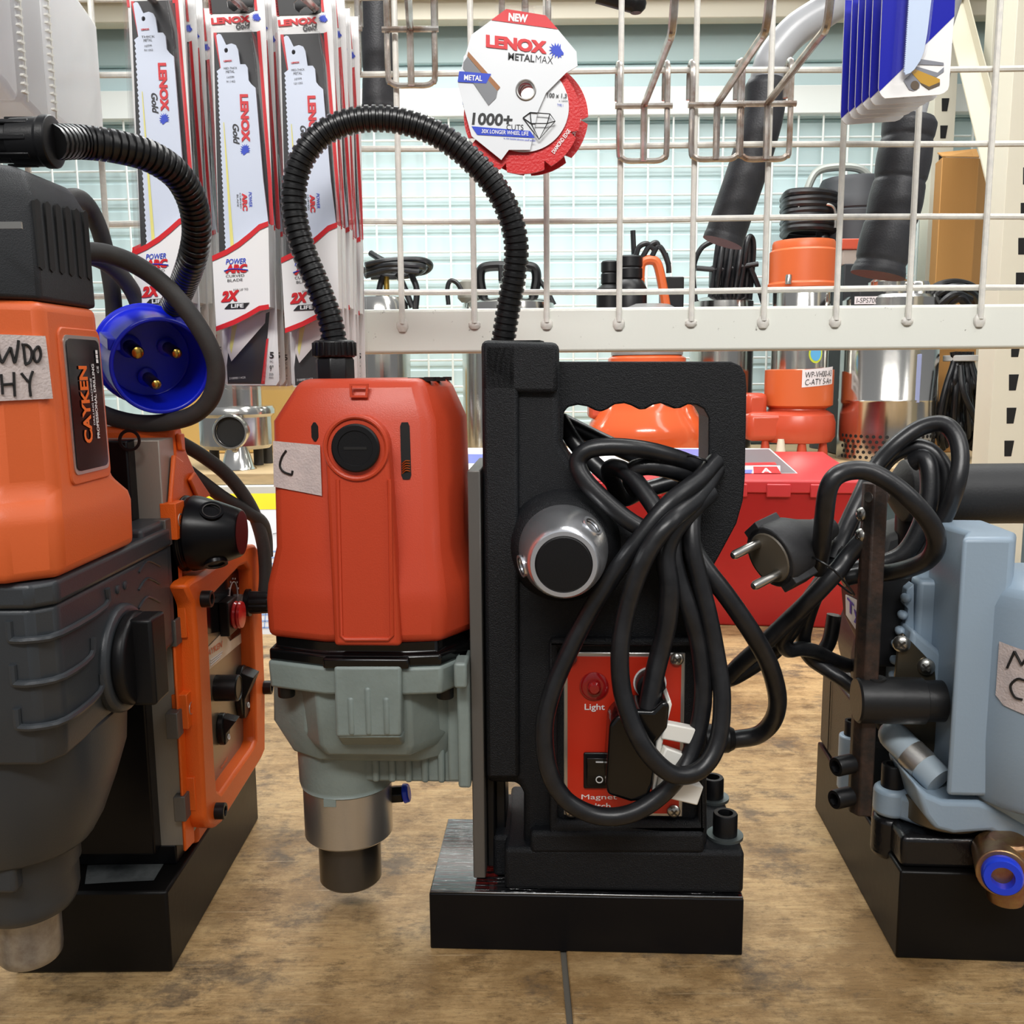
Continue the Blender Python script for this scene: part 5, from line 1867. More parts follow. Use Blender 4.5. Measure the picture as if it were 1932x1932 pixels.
def make_pack(variant, label, sizes):
    dy = -46 if variant == 'tall' else 0
    root = thing('blade_blister_pack', label, 'saw blade pack', BF.o, 0, 'saw blade blister packs')
    b = MB()
    hole = [(428, 2), (438, -6), (470, -6), (480, 4), (478, 14), (468, 22), (440, 22), (430, 14)]
    b.prism([Pk(*p) for p in ((398, -50), (496, -50), (501, 40), (527, 718), (521, 727), (428, 727), (423, 720), (397, 30))], (0, 0.0007, 0), [[Pk(*p) for p in hole]] if variant != 'tall' else ())
    card = b.build('card', M_CARD, root)
    # printed areas
    b = MB()
    b.poly([Pk(x, y + dy, 0.0003) for x, y in ((403, 62), (486, 60))] + [Pk(515, 424, 0.0003), Pk(470, 462, 0.0003), Pk(414, 490, 0.0003)])
    if variant != 'tall':
        b.prism([Pk(*p, 0.0003) for p in ((389, -50), (478, -50), (480, 20), (470, 25), (397, 26))], (0, -0.0001, 0), [[Pk(x, y, 0.0003) for x, y in hole]])
    b.poly([Pk(x, y, 0.0003) for x, y in ((428, 690), (432, 655), (500, 592), (509, 588), (497, 724), (430, 724))])
    b.build('black_print', M_BLACKPRINT, card)
    b = MB()
    b.poly([Pk(403, 62 + dy, 0.0004), Pk(409, 62 + dy, 0.0004), Pk(421, 134 + dy, 0.0004), Pk(417, 136 + dy, 0.0004)])
    b.poly([Pk(485, 60 + dy, 0.0004), Pk(491, 58 + dy, 0.0004), Pk(513, 345, 0.0004), Pk(517, 424, 0.0004), Pk(509, 426, 0.0004), Pk(506, 345, 0.0004)])
    arc = [(414, 488), (440, 476), (462, 462), (482, 446), (500, 430), (517, 424), (518, 433), (502, 440), (484, 456), (464, 472), (441, 486), (414, 498)]
    b.poly([Pk(*p, 0.0135) for p in arc])
    arc2 = [(421, 618), (452, 606), (478, 593), (500, 580), (518, 577), (519, 586), (502, 589), (480, 602), (454, 615), (421, 627)]
    b.poly([Pk(*p, 0.0135) for p in arc2])
    b.poly([Pk(*p, 0.0005) for p in ((503, 640), (507, 638), (500, 724), (493, 724))])
    b.poly([Pk(*p, 0.0004) for p in ((389, -50), (393, -50), (401, 27), (396, 27))])
    b.poly([Pk(*p, 0.0004) for p in ((474, -50), (479, -50), (486, 20), (481, 20))])
    b.build('red_print', M_REDPRINT, card)
    # folded white sleeve over the blades
    b = MB()
    b.prism([Pk(*p, 0.0130) for p in ((414, 492), (441, 480), (463, 466), (483, 450), (501, 434), (517, 428), (520, 582), (501, 586), (479, 598), (453, 612), (421, 624))], (0, 0.011, 0))
    sl = b.build('sleeve', M_CARD, root)
    # lettering on card and sleeve
    b = MB()

    def tx(bb, s, a, c, u, l, bold=0.01, sh=0.0):
        p, q, r_ = Pk(*a, l), Pk(*c, l), Pk(*u, l)
        bb.text(s, p, q - p, r_ - p, bold, sh)

    L2 = 0.0134
    tx(b, 'ARC', (439, 520), (478, 518), (439, 505), L2, 0.05, 0.15)
    tx(b, '2X', (431, 573), (464, 570), (430, 554), L2, 0.03, 0.3)
    if variant != 'tall':
        tx(b, 'LENOX', (400, 47), (472, 42), (399, 35), 0.0006, 0.05)
    b.build('red_lettering', M_REDPRINT, sl)
    b = MB()
    tx(b, 'POWER', (439, 504), (476, 502), (439, 494), L2, 0.01, 0.2)
    if variant != 'tall':
        b.wolf(Pk(475, 42, 0.0006), Pk(492, 41, 0.0006) - Pk(475, 42, 0.0006), Pk(475, 25, 0.0006) - Pk(475, 42, 0.0006))
    b.tube([Pk(436, 516, L2 + 0.0002), Pk(452, 512, L2 + 0.0002), Pk(480, 514, L2 + 0.0002)], 0.0003, 6, False, 3)
    b.build('blue_lettering', M_BLUEPRINT, sl)
    b = MB()
    tx(b, 'CURVED', (439, 528), (473, 526), (439, 523), L2, 0.0)
    tx(b, 'BLADE', (442, 536), (470, 534), (442, 531), L2, 0.0)
    tx(b, 'FOR UP TO', (453, 553), (480, 551), (453, 549), L2, 0.0)
    b.poly([Pk(*p, L2) for p in ((436, 586), (445, 576), (483, 574), (474, 585))])
    tx(b, '5', (509, 676), (517, 676), (509, 664), 0.0006, 0.02)
    tx(b, 'PC', (510, 684), (516, 684), (510, 680), 0.0006, 0.0)
    tx(b, '9"', (509, 700), (516, 700), (509, 689), 0.0006, 0.0)
    tx(b, '225', (508, 708), (516, 708), (508, 704), 0.0006, 0.0)
    tx(b, 'mm', (508, 714), (516, 714), (508, 711), 0.0006, 0.0)
    if variant != 'tall':
        tx(b, 'Gold', (446, 57), (473, 54), (445, 45), 0.0006, 0.03, 0.25)
    b.build('black_lettering', M_BLACKPRINT, sl)
    b = MB()
    tx(b, 'LIFE', (449, 584), (472, 583), (449, 577), L2 + 0.0003, 0.03)
    tx(b, '21089B114GR', (433, 716), (464, 714), (433, 712), 0.0006, 0.0)
    b.build('white_lettering', M_WHITEPRINT, sl)
    # blade
    LB = 0.0045
    pts = [(412.5, 72), (417, 69), (421, 70), (425, 77), (431, 90), (441, 87), (449, 90), (453, 98), (457, 126), (467, 126), (471, 132), (473, 156), (478, 163), (486, 170)]
    pts = [(x, y + dy) for x, y in pts] + [(500, 340), (510, 424), (470, 462), (434, 486)]
    n_ = 40
    teeth = []
    for i in range(n_ + 1):
        t = i / n_
        x0_, y0_ = 429 + (413.5 - 429) * t, 480 + (140 + dy - 480) * t
        teeth += [(x0_, y0_), (x0_ + 2.2, y0_ - 3.6)]
    pts += teeth[:-1] + [(413.5, 139 + dy), (421, 133 + dy)]
    hb = [(431 + 3.6 * math.cos(a), 100 + dy + 4.6 * math.sin(a)) for a in [2 * PI * i / 14 for i in range(14)]]
    b = MB()
    b.prism([Pk(*p, LB) for p in pts], (0, 0.0013, 0), [[Pk(*p, LB) for p in hb]])
    bl_ = b.build('blade', M_BLADE, root)
    b = MB()
    b.poly([Pk(*p, LB - 0.0009) for p in ((437, 619), (452, 612), (479, 598), (505, 586), (503, 610), (440, 682), (432, 660))])
    b.build('blade_tip', mat('pale_grey_blade', (214, 208, 206), 0.4), bl_)
    b = MB()
    ly_ = LB + 0.0003
    b.poly([Pk(*p, ly_) for p in ((426, 235 + dy), (427.5, 235 + dy), (446, 470), (440, 475))])
    b.poly([Pk(*p, LB - 0.0007) for p in ((441, 617), (451, 613), (440, 668), (437, 655))])
    b.build('yellow_streak', M_YELLOWPRINT, bl_)

    def vtx(bb, s, xl0, xr0, y0_, y1_, bold, sh=0.0):
        """text turned a quarter turn clockwise, reading downwards between two heights"""
        lean = (y1_ - y0_) * 0.045
        p = Pk(xl0, y0_ + dy, ly_)
        q = Pk(xl0 + lean, y1_ + dy, ly_)
        r_ = Pk(xr0, y0_ + dy, ly_)
        bb.text(s, p, q - p, r_ - p, bold, sh)

    b = MB()
    vtx(b, 'LENOX', 457, 472, 183, 271, 0.045)
    vtx(b, 'ARC', 461, 470, 368, 400, 0.05)
    tx(b, 'LENOX', (427, 122 + dy), (442, 121 + dy), (427, 119 + dy), ly_, 0.03)
    b.build('red_lettering', M_REDPRINT, bl_)
    b = MB()
    vtx(b, 'Gold', 443, 455, 238, 276, 0.03, 0.25)
    l1, l2 = ('THICK', 'METAL') if variant == 'tall' else ('MED-THICK', 'METAL')
    tx(b, l1, (427, 136 + dy), (452, 135 + dy), (427, 132 + dy), ly_, 0.0)
    tx(b, l2, (431, 143 + dy), (447, 142 + dy), (431, 138 + dy), ly_, 0.0)
    tx(b, sizes[0], (433, 153 + dy), (446, 152 + dy), (433, 149 + dy), ly_, 0.0)
    tx(b, sizes[1], (432, 161 + dy), (448, 160 + dy), (432, 157 + dy), ly_, 0.0)
    vtx(b, 'CURVED', 456, 459, 367, 396, 0.0)
    vtx(b, 'BLADE', 451, 454, 370, 393, 0.0)
    b.build('black_lettering', M_BLACKPRINT, bl_)
    b = MB()
    p0 = Pk(457, 296 + dy, ly_)
    b.wolf(p0, Pk(458.5, 274 + dy, ly_) * 0 + (Pk(457.5, 277 + dy, ly_) - p0) * -1 + Vector((0, 0, 0)), Pk(476, 296 + dy, ly_) - p0) if False else b.wolf(Pk(457, 275 + dy, ly_), Pk(458, 296 + dy, ly_) - Pk(457, 275 + dy, ly_), Pk(476, 275 + dy, ly_) - Pk(457, 275 + dy, ly_))
    vtx(b, 'POWER', 473, 479, 365, 393, 0.01, 0.2)
    b.build('blue_lettering', M_BLUEPRINT, bl_)
    # clear shell: front sheet and side walls around the blades
    b = MB()
    rim = [(402, 74 + dy), (410, 64 + dy), (470, 60 + dy), (484, 68 + dy), (494, 130 + dy), (516, 424), (520, 585), (516, 640), (504, 722), (430, 724), (424, 620), (416, 490), (404, 120 + dy)]
    fr_ = [b._v(Pk(*p, 0.0125)) for p in rim]
    bk_ = [b._v(Pk(*p, 0.0010)) for p in rim]
    for i in range(len(rim)):
        j = (i + 1) % len(rim)
        b.face([fr_[i], fr_[j], bk_[j], bk_[i]])
    b.face(fr_)
    # outer clear flange a little larger than the card
    oc = [(395, -52), (500, -52), (506, 40), (531, 720), (526, 735), (426, 735), (420, 725), (394, 30)]
    oi = [(399, -48), (494, -48), (499, 40), (524, 716), (519, 724), (430, 724), (426, 718), (399, 30)]
    o1 = [b._v(Pk(*p, 0.0016)) for p in oc]
    o2 = [b._v(Pk(*p, 0.0016)) for p in oi]
    o3 = [b._v(Pk(*p, -0.0016)) for p in oc]
    for i in range(8):
        j = (i + 1) % 8
        b.face([o1[i], o1[j], o2[j], o2[i]])
        b.face([o1[i], o1[j], o3[j], o3[i]])
    b.build('blister', M_CLEAR, root, 0.0012, 2, fix=True)
    return root


def place(pk, px, py, Y, tilt=0.0, ref=(450, -30)):
    """puts a pack so that its hanging end falls at this spot at depth Y"""
    pk.location = on_y(px, py, Y)
    pk.rotation_euler = (0, math.radians(tilt), 0)


proto = make_pack('short', 'blade blister pack with white header, front of the middle stack', ('14TPI', '9114G'))
place(proto, 450, -30, YP)
frontC = make_pack('short', 'blade blister pack behind the black hose, front of the right stack', ('10TPI', '12110G'))
place(frontC, 576, -27, YP, -0.7)
frontA = make_pack('tall', 'blade blister pack reading THICK METAL, front of the left stack', ('10TPI', '9110G'))
place(frontA, 294, -44, YP - 0.004, -0.3)
order = ['second', 'third', 'fourth', 'fifth']
STEP = 0.0165
for k in range(4):
    o = copy_tree(proto)
    o.location = on_y(450, -30, YP) + Vector((0.0006 * k, STEP * (k + 1) - 0.001, -0.001 * (k % 2)))
    o['label'] = 'blade blister pack, %s from the front in the middle stack' % order[k]
    o = copy_tree(frontC)
    o.location = on_y(576, -27, YP) + Vector((0.0010 * (k % 2) + 0.0014 * k, STEP * (k + 1) - 0.001, 0.0012 * ((k + 1) % 3)))
    o.rotation_euler = (0, math.radians(-0.7 + 0.35 * k), 0)
    o['label'] = 'blade blister pack, %s from the front in the right stack' % order[k]
    o = copy_tree(proto)
    o.location = on_y(300, -33, YP + 0.014) + Vector((0.0010 * (k % 2), STEP * k, -0.0015 * (k % 2)))
    o.rotation_euler = (0, math.radians(0.5), 0)
    o['label'] = 'blade blister pack, %s from the front in the left stack' % order[k]

# ------------------------------------------------------------------ milky clamshells at the top left
def clamshell(y0, y1, x1, zb, zt, label):
    root = thing('plastic_clamshell', label, 'plastic pack', (x1, y0, zb), 0, 'milky plastic clamshells')
    d, h = y1 - y0, zt - zb
    b = MB()
    pr = [(0, 0.0), (d * 0.55, -0.004), (d * 0.9, -0.010), (d, -0.004), (d, h * 0.86), (d * 0.5, h * 0.97), (0, h)]
    b.prism([Vector((0, y, z)) for y, z in pr], (-0.085, 0, 0))
    b.build('shell', M_MILKY, root, 0.003, 2)
    b = MB()
    n_ = int(h / 0.0042)
    for k in range(n_):
        z = 0.004 + 0.0042 * k
        b.obox((0.0006, 0.0016, z), (0.0010, 0, 0), (0, 0.0022, 0), (0, 0.0006, 0.0007))
    b.box(-0.0005, 0.0003, 0.0045, 0.0056, 0, h)
    b.build('closure_teeth', M_WHITEPLASTIC, root)
    b = MB()
    b.box(-0.080, -0.004, -0.0012, -0.0004, 0.004, h - 0.004)
    b.build('insert_card', M_CARD, root)
    return root


zA = on_y(90, 214, 0.06).z
xA = on_y(88, 150, 0.062).x
clamshell(0.066, 0.138, xA, zA, zA + 0.085, 'milky plastic clamshell, rearmost of the row at the top left')
clamshell(0.032, 0.062, xA + 0.0005, zA, zA + 0.090, 'milky plastic clamshell between the rear and front ones at top left')
clamshell(-0.002, 0.028, xA + 0.001, zA + 0.006, zA + 0.092, 'milky plastic clamshell with white card, front of the row at top left')
hook(20, -170, -130, -60, 40, (-60, -190), None, 'wire hook holding the milky clamshells at top left', 0.02)

# ------------------------------------------------------------------ blue blade cards at the top right
YB = 0.052
GF = Frame(on_y(1735, -40, YB), 0.0)


def Bk(px, py, l=0.0):
    p = GF.ly(px, py, 0.0)
    return Vector((p.x, -l, p.z))


def Z(X, Y, l=0.0):
    return Bk(1600 + X / 5.82, Y / 5.82, l)


def blue_card(label, full):
    root = thing('blade_card', label, 'saw blade pack', GF.o, 0, 'blue saw blade cards')
    b = MB()
    b.prism([Bk(1668, -75)] + [Z(*p) for p in ((375, 0), (335, 960), (345, 1010), (372, 1055), (405, 1080), (1000, 1040), (1055, 1020), (1095, 985), (1110, 940), (1165, 180), (1172, 0))] + [Bk(1806, -75)], (0, 0.0008, 0))
    card = b.build('card', M_CARD, root)
    b = MB()
    b.poly([Bk(1668, -75, 0.0003)] + [Z(*p, 0.0003) for p in ((375, 0), (335, 960), (340, 1008), (585, 770), (820, 520), (1165, 180), (1172, 0))] + [Bk(1806, -75, 0.0003)])
    b.build('blue_print', M_BLUECARD, card)
    if full:
        b = MB()
        b.poly([Z(*p, 0.0004) for p in ((790, 650), (1045, 690), (1050, 720), (760, 710))])
        b.poly([Z(*p, 0.0004) for p in ((742, 730), (980, 800), (1048, 740), (1050, 790), (962, 850), (735, 770))])
        b.poly([Z(*p, 0.0004) for p in ((605, 888), (690, 808), (760, 850), (790, 895), (782, 965), (720, 1000), (668, 988))])
        b.build('grey_print', mat('steel_grey_print', (128, 130, 138), 0.4), card)
        b = MB()
        b.poly([Z(*p, 0.0005) for p in ((690, 800), (735, 762), (1005, 872), (1005, 938), (885, 985), (800, 920))])
        b.build('gold_print', mat('gold_print', (186, 142, 44), 0.4), card)
        b = MB()
        b.poly([Z(730 + 46 * math.cos(a), 940 + 50 * math.sin(a), 0.0006) for a in [2 * PI * i / 20 for i in range(20)]])
        b.poly([Z(*p, 0.0006) for p in ((800, 915), (885, 955), (1003, 905), (1003, 938), (885, 985), (800, 925))])
        b.build('dark_print', mat('dark_brown_print', (92, 78, 62), 0.4), card)
        b = MB()
        n_ = 44
        teeth = []
        for i in range(n_ + 1):
            t = i / n_
            x0_, y0_ = 656 + (590 - 656) * t, -200 + 1020 * t
            teeth += [(x0_, y0_), (x0_ - 14, y0_ + 11)]
        b.prism([Z(*p, 0.004) for p in teeth[:-1] + [(600, 845), (650, 825), (700, 780), (760, 690), (800, 590), (835, 400), (860, 200), (884, 0), (900, -200)]], (0, 0.0012, 0))
        b.build('blade', mat('pale_blue_blade', (196, 212, 236), 0.35, 0.1), root)
        b = MB()
        rim = [(545, -200), (520, 200), (480, 700), (465, 900), (500, 930), (590, 920), (700, 830), (790, 660), (840, 420), (905, -200)]
        f1 = [b._v(Z(*p, 0.008)) for p in rim]
        f2 = [b._v(Z(*p, 0.001)) for p in rim]
        b.face(f1)
        for i in range(len(rim)):
            j = (i + 1) % len(rim)
            b.face([f1[i], f1[j], f2[j], f2[i]])
        b.build('blister', M_CLEAR, root, 0.001, 2)
    return root


bc = blue_card('blue and white jigsaw blade card with printed metal profiles, frontmost of its fan', True)
for k in range(5):
    o = copy_tree(bc)
    o.location = GF.o + Vector((-0.0004 * k, (0.0135, 0.024, 0.034, 0.044, 0.056)[k], 0.0004 * (k % 2)))
    o['label'] = 'blue jigsaw blade card, %s from the front of the fan' % (order + ['sixth'])[k]

# ------------------------------------------------------------------ octagonal cutting disc packs
YD = 0.055
DF = Frame(on_y(985, 170, YD), 0.0)


def Dk(px, py, l=0.0):
    p = DF.ly(px, py, 0.0)
    return Vector((p.x, -l, p.z))


def arcpx(cx, cy, r, a0, a1, n):
    return [(cx + r * math.cos(math.radians(a0 + (a1 - a0) * i / n)), cy + r * math.sin(math.radians(a0 + (a1 - a0) * i / n))) for i in range(n + 1)]


def disc_pack(label):
    root = thing('cutting_disc_pack', label, 'cutting disc pack', DF.o, 0, 'cutting disc packs')
    hubc = [(992 + 15 * math.cos(2 * PI * i / 24), 173 + 16 * math.sin(2 * PI * i / 24)) for i in range(24)]
    b = MB()
    ring_out = []
    for i in range(96):
        a = 360 * i / 96
        cut = any(abs((a - s + 180) % 360 - 180) < 1.8 for s in (18, 63, 108, 153))
        rr = 95 if cut else 110
        ring_out.append((985 + rr * math.cos(math.radians(a)), 218 + rr * math.sin(math.radians(a))))
    b.prism([Dk(*p, 0.0) for p in ring_out], (0, 0.0016, 0), [[Dk(*p, 0.0) for p in arcpx(992, 173, 15.2, 0, 345, 23)]])
    dsc = b.build('cutting_disc', mat('red_diamond_disc', (200, 32, 34), 0.4, bump=0.3, scale=700), root)
    b = MB()
    p, q, r_ = Dk(1046, 291, 0.0006), Dk(1077, 248, 0.0006), Dk(1040, 286, 0.0006)
    b.text('DIAMOND EDGE', p, q - p, r_ - p, 0.02)
    b.build('white_lettering', M_WHITEPRINT, dsc)
    b = MB()
    b.prism([Dk(*p, 0.0012) for p in arcpx(988, 203, 85, 0, 355, 71)], (0, 0.0008, 0), [[Dk(*p, 0.0012) for p in hubc]])
    b.build('disc_label', mat('silver_white_label', (226, 228, 230), 0.3, 0.2), dsc)
    b = MB()
    cardp = [(955, 21), (1029, 33), (1052, 59), (1087, 101), (1089, 128), (1067, 141), (1030, 178), (1014, 214), (1000, 285), (960, 285), (946, 304), (890, 259), (864, 161), (872, 128), (890, 69), (927, 42)]
    b.prism([Dk(*p, 0.0030) for p in cardp], (0, 0.0009, 0), [[Dk(*p, 0.0030) for p in hubc]])
    card = b.build('octagon_card', mat('silver_white_card', (224, 227, 230), 0.28, 0.1), root)
    b = MB()
    b.ring(Dk(992, 173, 0.0030), (0, 1, 0), 0.0051, 0.0007, 32, 6)
    b.build('hub_rim', M_ALU, card)
    lq = 0.0033
    b = MB()
    b.poly([Dk(*p, lq) for p in ((955, 21), (1029, 33), (1052, 59), (927, 42))])

    def tx(bb, s, a, c, u, l, bold=0.01, sh=0.0):
        p, q, r_ = Dk(*a, l), Dk(*c, l), Dk(*u, l)
        bb.text(s, p, q - p, r_ - p, bold, sh)

    tx(b, 'LENOX', (918, 92.5), (1030, 105), (918, 69.6), lq, 0.06)
    b.build('red_lettering', M_REDPRINT, card)
    b = MB()
    tx(b, 'METAL', (958.5, 116), (1008, 121), (958.5, 102.6), lq, 0.02, 0.05)
    tx(b, 'MAX', (1010, 121), (1043, 124.5), (1010, 107.5), lq, -0.015, 0.1)
    tx(b, '1000+', (890.6, 238), (967, 241), (890.6, 215), lq, 0.03, 0.1)
    tx(b, 'CUTS', (955.5, 248), (987.5, 248.5), (955.5, 237.5), lq, 0.0)
    tx(b, '100 x 1.3', (1032, 185), (1069, 187), (1032, 176.6), 0.0018, 0.02, 0.1)
    tx(b, 'x 16MM', (1054, 193), (1071, 194), (1054, 190), 0.0016, 0.0)
    for ln in (((986.5, 225.4), (1000, 215.3), (1037, 218), (1047, 231.5), (1016.8, 265.8), (986.5, 225.4)), ((986.5, 225.4), (1002, 236), (1032, 236), (1047, 231.5)), ((1000, 215.3), (1002, 236), (1016.8, 265.8), (1032, 236), (1037, 218))):
        b.tube([Dk(*p, 0.0034) for p in ln], 0.00028, 6, False, 1)
    b.build('black_lettering', M_BLACKPRINT, card)
    b = MB()
    b.wolf(Dk(1034, 112, lq), Dk(1062, 115, lq) - Dk(1034, 112, lq), Dk(1036, 83, lq) - Dk(1034, 112, lq))
    b.poly([Dk(*p, lq + 0.0002) for p in ((867, 138), (927, 143), (917.5, 161), (864, 158))])
    b.poly([Dk(*p, lq) for p in ((890, 241), (1000, 250), (1009, 263), (900.7, 257))])
    tx(b, 'TYPE 1', (1051, 202), (1062, 203), (1051, 197), 0.0016, 0.0)
    tx(b, 'vs. thin bonded abrasive cutoff wheels', (950, 265), (1010, 270), (950, 261), lq, 0.0)
    b.build('blue_lettering', M_BLUEPRINT, card)
    b = MB()
    tx(b, 'NEW', (959, 44), (995, 47.5), (960, 28.6), lq + 0.0003, 0.05)
    tx(b, 'METAL', (876, 155), (910, 157), (876.5, 144.7), lq + 0.0005, 0.02)
    tx(b, '30X LONGER WHEEL LIFE', (909, 254), (997, 259), (909, 246.5), lq + 0.0003, 0.01, 0.1)
    b.build('white_lettering', M_WHITEPRINT, card)
    b = MB()
    b.poly([Dk(*p, lq + 0.0001) for p in ((875, 121), (882, 111), (939, 175), (936, 188), (922, 202), (874, 132))])
    b.build('grey_print', M_GREYPRINT, card)
    b = MB()
    b.poly([Dk(*p, lq + 0.0001) for p in ((884, 101), (944, 168), (938, 175), (882, 109))])
    b.build('brown_print', mat('copper_brown_print', (150, 98, 52), 0.4), card)
    b = MB()
    b.prism([Dk(*p, 0.0020) for p in ((934, 12), (1043, 14), (1046, 60), (934, 50))], (0, 0.0005, 0), [[Dk(*p, 0.0020) for p in ((960, 14), (1010, 14.5), (1010, 18), (960, 17.5))]])
    b.build('hanger_tab', M_CLEAR, root)
    return root


dp = disc_pack('octagonal cutting disc pack with NEW corner and metal slogan, in front')
o = copy_tree(dp)
o.location = on_y(990, 178, YD + 0.012)
o.rotation_euler = (0, math.radians(-16), 0)
o['label'] = 'cutting disc pack half hidden behind the front octagonal one, turned a little'

# ------------------------------------------------------------------ foam-gripped handles hanging behind the mesh
def grip(label, foam, tube_, rf, rt, Y, groove=0.0, name='foam_handle'):
    root = thing(name, label, 'handle', on_y(foam[0][0], foam[0][1], Y))
    o = root.location
    b = MB()
    fp_ = [on_y(x, y, Y) - o for x, y in foam]
    P = catmull(fp_, 8)
    L = sum((q - p).length for p, q in zip(P, P[1:]))

    def rr(d):
        e = 1.0
        if d < 0.004:
            e = 0.86 + 0.14 * d / 0.004
        if groove:
            t = (d % groove) / groove
            e *= 1.0 - 0.05 * math.exp(-((t - 0.5) / 0.06) ** 2) + 0.02 * math.cos(2 * PI * (t))
        if d > L - 0.004:
            e *= 1.03
        return rf * e
    b.tube(fp_, rf, 24, False, 8, rr, 0.0012)
    b.build('foam_grip', M_FOAM, root, smooth=50)
    if tube_:
        b = MB()
        b.tube([on_y(x, y, Y) - o for x, y in tube_], rt, 20, False, 10)
        b.build('tube', M_GREYTUBE, root)
    return root


grip('slender black foam handle on a bent grey tube, left of the thick one', [(1446, 150), (1440, 215), (1420, 290), (1392, 375), (1363, 458)], [(1446, 165), (1448, 140), (1460, 105), (1500, 58), (1560, 18), (1640, -40), (1720, -130), (1770, -300), (1790, -600)], 0.0142, 0.0112, 0.20)
grip('thick ribbed black foam handle on a straight grey tube', [(1718, 222), (1700, 330), (1678, 430), (1656, 520)], [(1716, 235), (1735, 160), (1768, 60), (1800, -40), (1850, -200), (1970, -600)], 0.0185, 0.0095, 0.205, 0.029)
g0 = grip('black foam handle hanging left of the empty hook near the hose top', [(706, -500), (712, -200), (714, -40), (714, 60), (715, 140), (715, 212)], None, 0.0116, 0, 0.19, 0.06)
b = MB()
P, Q = on_y(1128, -14, 0.2), on_y(1200, 6, 0.2)
b.tube([P, (P + Q) / 2, Q], 0.007, 14, False, 4)
b.ball(Q, 0.0074, n=12)
tag(b.build('black_handle', M_BLACK), 'end of a small black handle at the top edge, right of the disc packs', 'handle')
SC.cycles.transparent_max_bounces = 40
# ================================================================== THINGS BEHIND THE MESH
# ------------------------------------------------------------------ red steel toolbox
TB = Vector((0.411, 0.6008, 0))
ty = math.radians(-8)
tb = thing('toolbox', 'large red steel toolbox with stickers on its lid, behind the centre drill', 'toolbox', TB, ty)
TF = Frame(TB, ty)
b = MB()
W_, D_, H_ = 0.60, 0.27, 0.166
b.box(-W_, 0, 0, D_, 0, H_)
b.build('body', M_TOOLBOX, tb, 0.003, 2)
b = MB()
b.prism([Vector((-W_ - 0.003, y, z)) for y, z in ((-0.004, H_ - 0.002), (-0.004, 0.178), (0.0, 0.180), (D_, 0.190), (D_ + 0.003, 0.188), (D_ + 0.003, H_ - 0.002))], (W_ + 0.006, 0, 0))
for k in range(12):
    x = -0.06 - 0.05 * k
    b.box(x, x + 0.028, -0.006, -0.003, H_ - 0.007, 0.175)
lid = b.build('lid', mat('red_lid_paint', (206, 58, 62), 0.3, bump=0.03, scale=60), tb, 0.0015, 2)


def lidp(px, py, l=0.0006):
    d = ray(px, py)
    # lid plane in toolbox axes: z = 0.180 + y * 0.01 / D_
    o_, dd = TF._loc(CP), Vector((d.dot(TF.ex), d.dot(TF.ey), d.z))
    s = 0.010 / D_
    t = (0.180 + l + o_.y * s - o_.z) / (dd.z - dd.y * s)
    return o_ + dd * t


b = MB()
b.poly([lidp(x, y, 0.0005) for x, y in ((700, 893), (1060, 893), (1330, 893), (1505, 893), (1452, 846), (1240, 845), (800, 845))])
st = b.build('sticker', M_WHITEPRINT, lid)
b = MB()
b.poly([lidp(x, y, 0.0008) for x, y in ((1210, 862), (1345, 884), (1400, 884), (1400, 848), (1215, 846))])
b.poly([lidp(x, y, 0.0008) for x, y in ((720, 874), (1000, 874), (1120, 860), (780, 855))])
b.poly([lidp(x, y, 0.0008) for x, y in ((1345, 886), (1420, 886), (1418, 893), (1345, 893))])
b.build('blue_print', mat('faded_blue_print', (110, 120, 190), 0.4), st)
b = MB()
b.poly([lidp(x, y, 0.0008) for x, y in ((1402, 848), (1450, 847), (1502, 892), (1472, 892), (1472, 878), (1402, 876))])
b.build('grey_print', mat('dark_grey_print', (112, 108, 112), 0.4), st)
b = MB()
b.poly([lidp(x, y, 0.0009) for x, y in ((1421, 880), (1466, 880), (1474, 893), (1422, 893))])
b.poly([lidp(x, y, 0.0009) for x, y in ((1404, 873), (1462, 872), (1466, 877), (1404, 878))])
b.build('red_print', M_REDPRINT, st)
b = MB()
p, q, r_ = lidp(1437, 892, 0.0012), lidp(1456, 892, 0.0012), lidp(1436, 883, 0.0012)
b.text('A', p, q - p, r_ - p, 0.02)
p, q, r_ = lidp(1345, 886.5, 0.0010), lidp(1415, 886.5, 0.0010), lidp(1344, 880, 0.0010)
b.build('white_lettering', M_WHITEPRINT, st)

# ------------------------------------------------------------------ papers standing at the left
PB = on_y(452, 1188, 0.60)
pr = thing('price_list', 'white ruled price list with a yellow top strip, between the left and centre drills', 'paper', (PB.x, 0.60, 0))
PF = Frame((PB.x, 0.60, 0), 0.0)
tilt_ = 0.55
hh = 0.185
b = MB()


def pp(u, v, l=0.0):
    """u across in metres, v up the leaning sheet 0..1"""
    return Vector((u, v * hh * math.sin(tilt_) - l, v * hh * math.cos(tilt_) + l * 0.4))


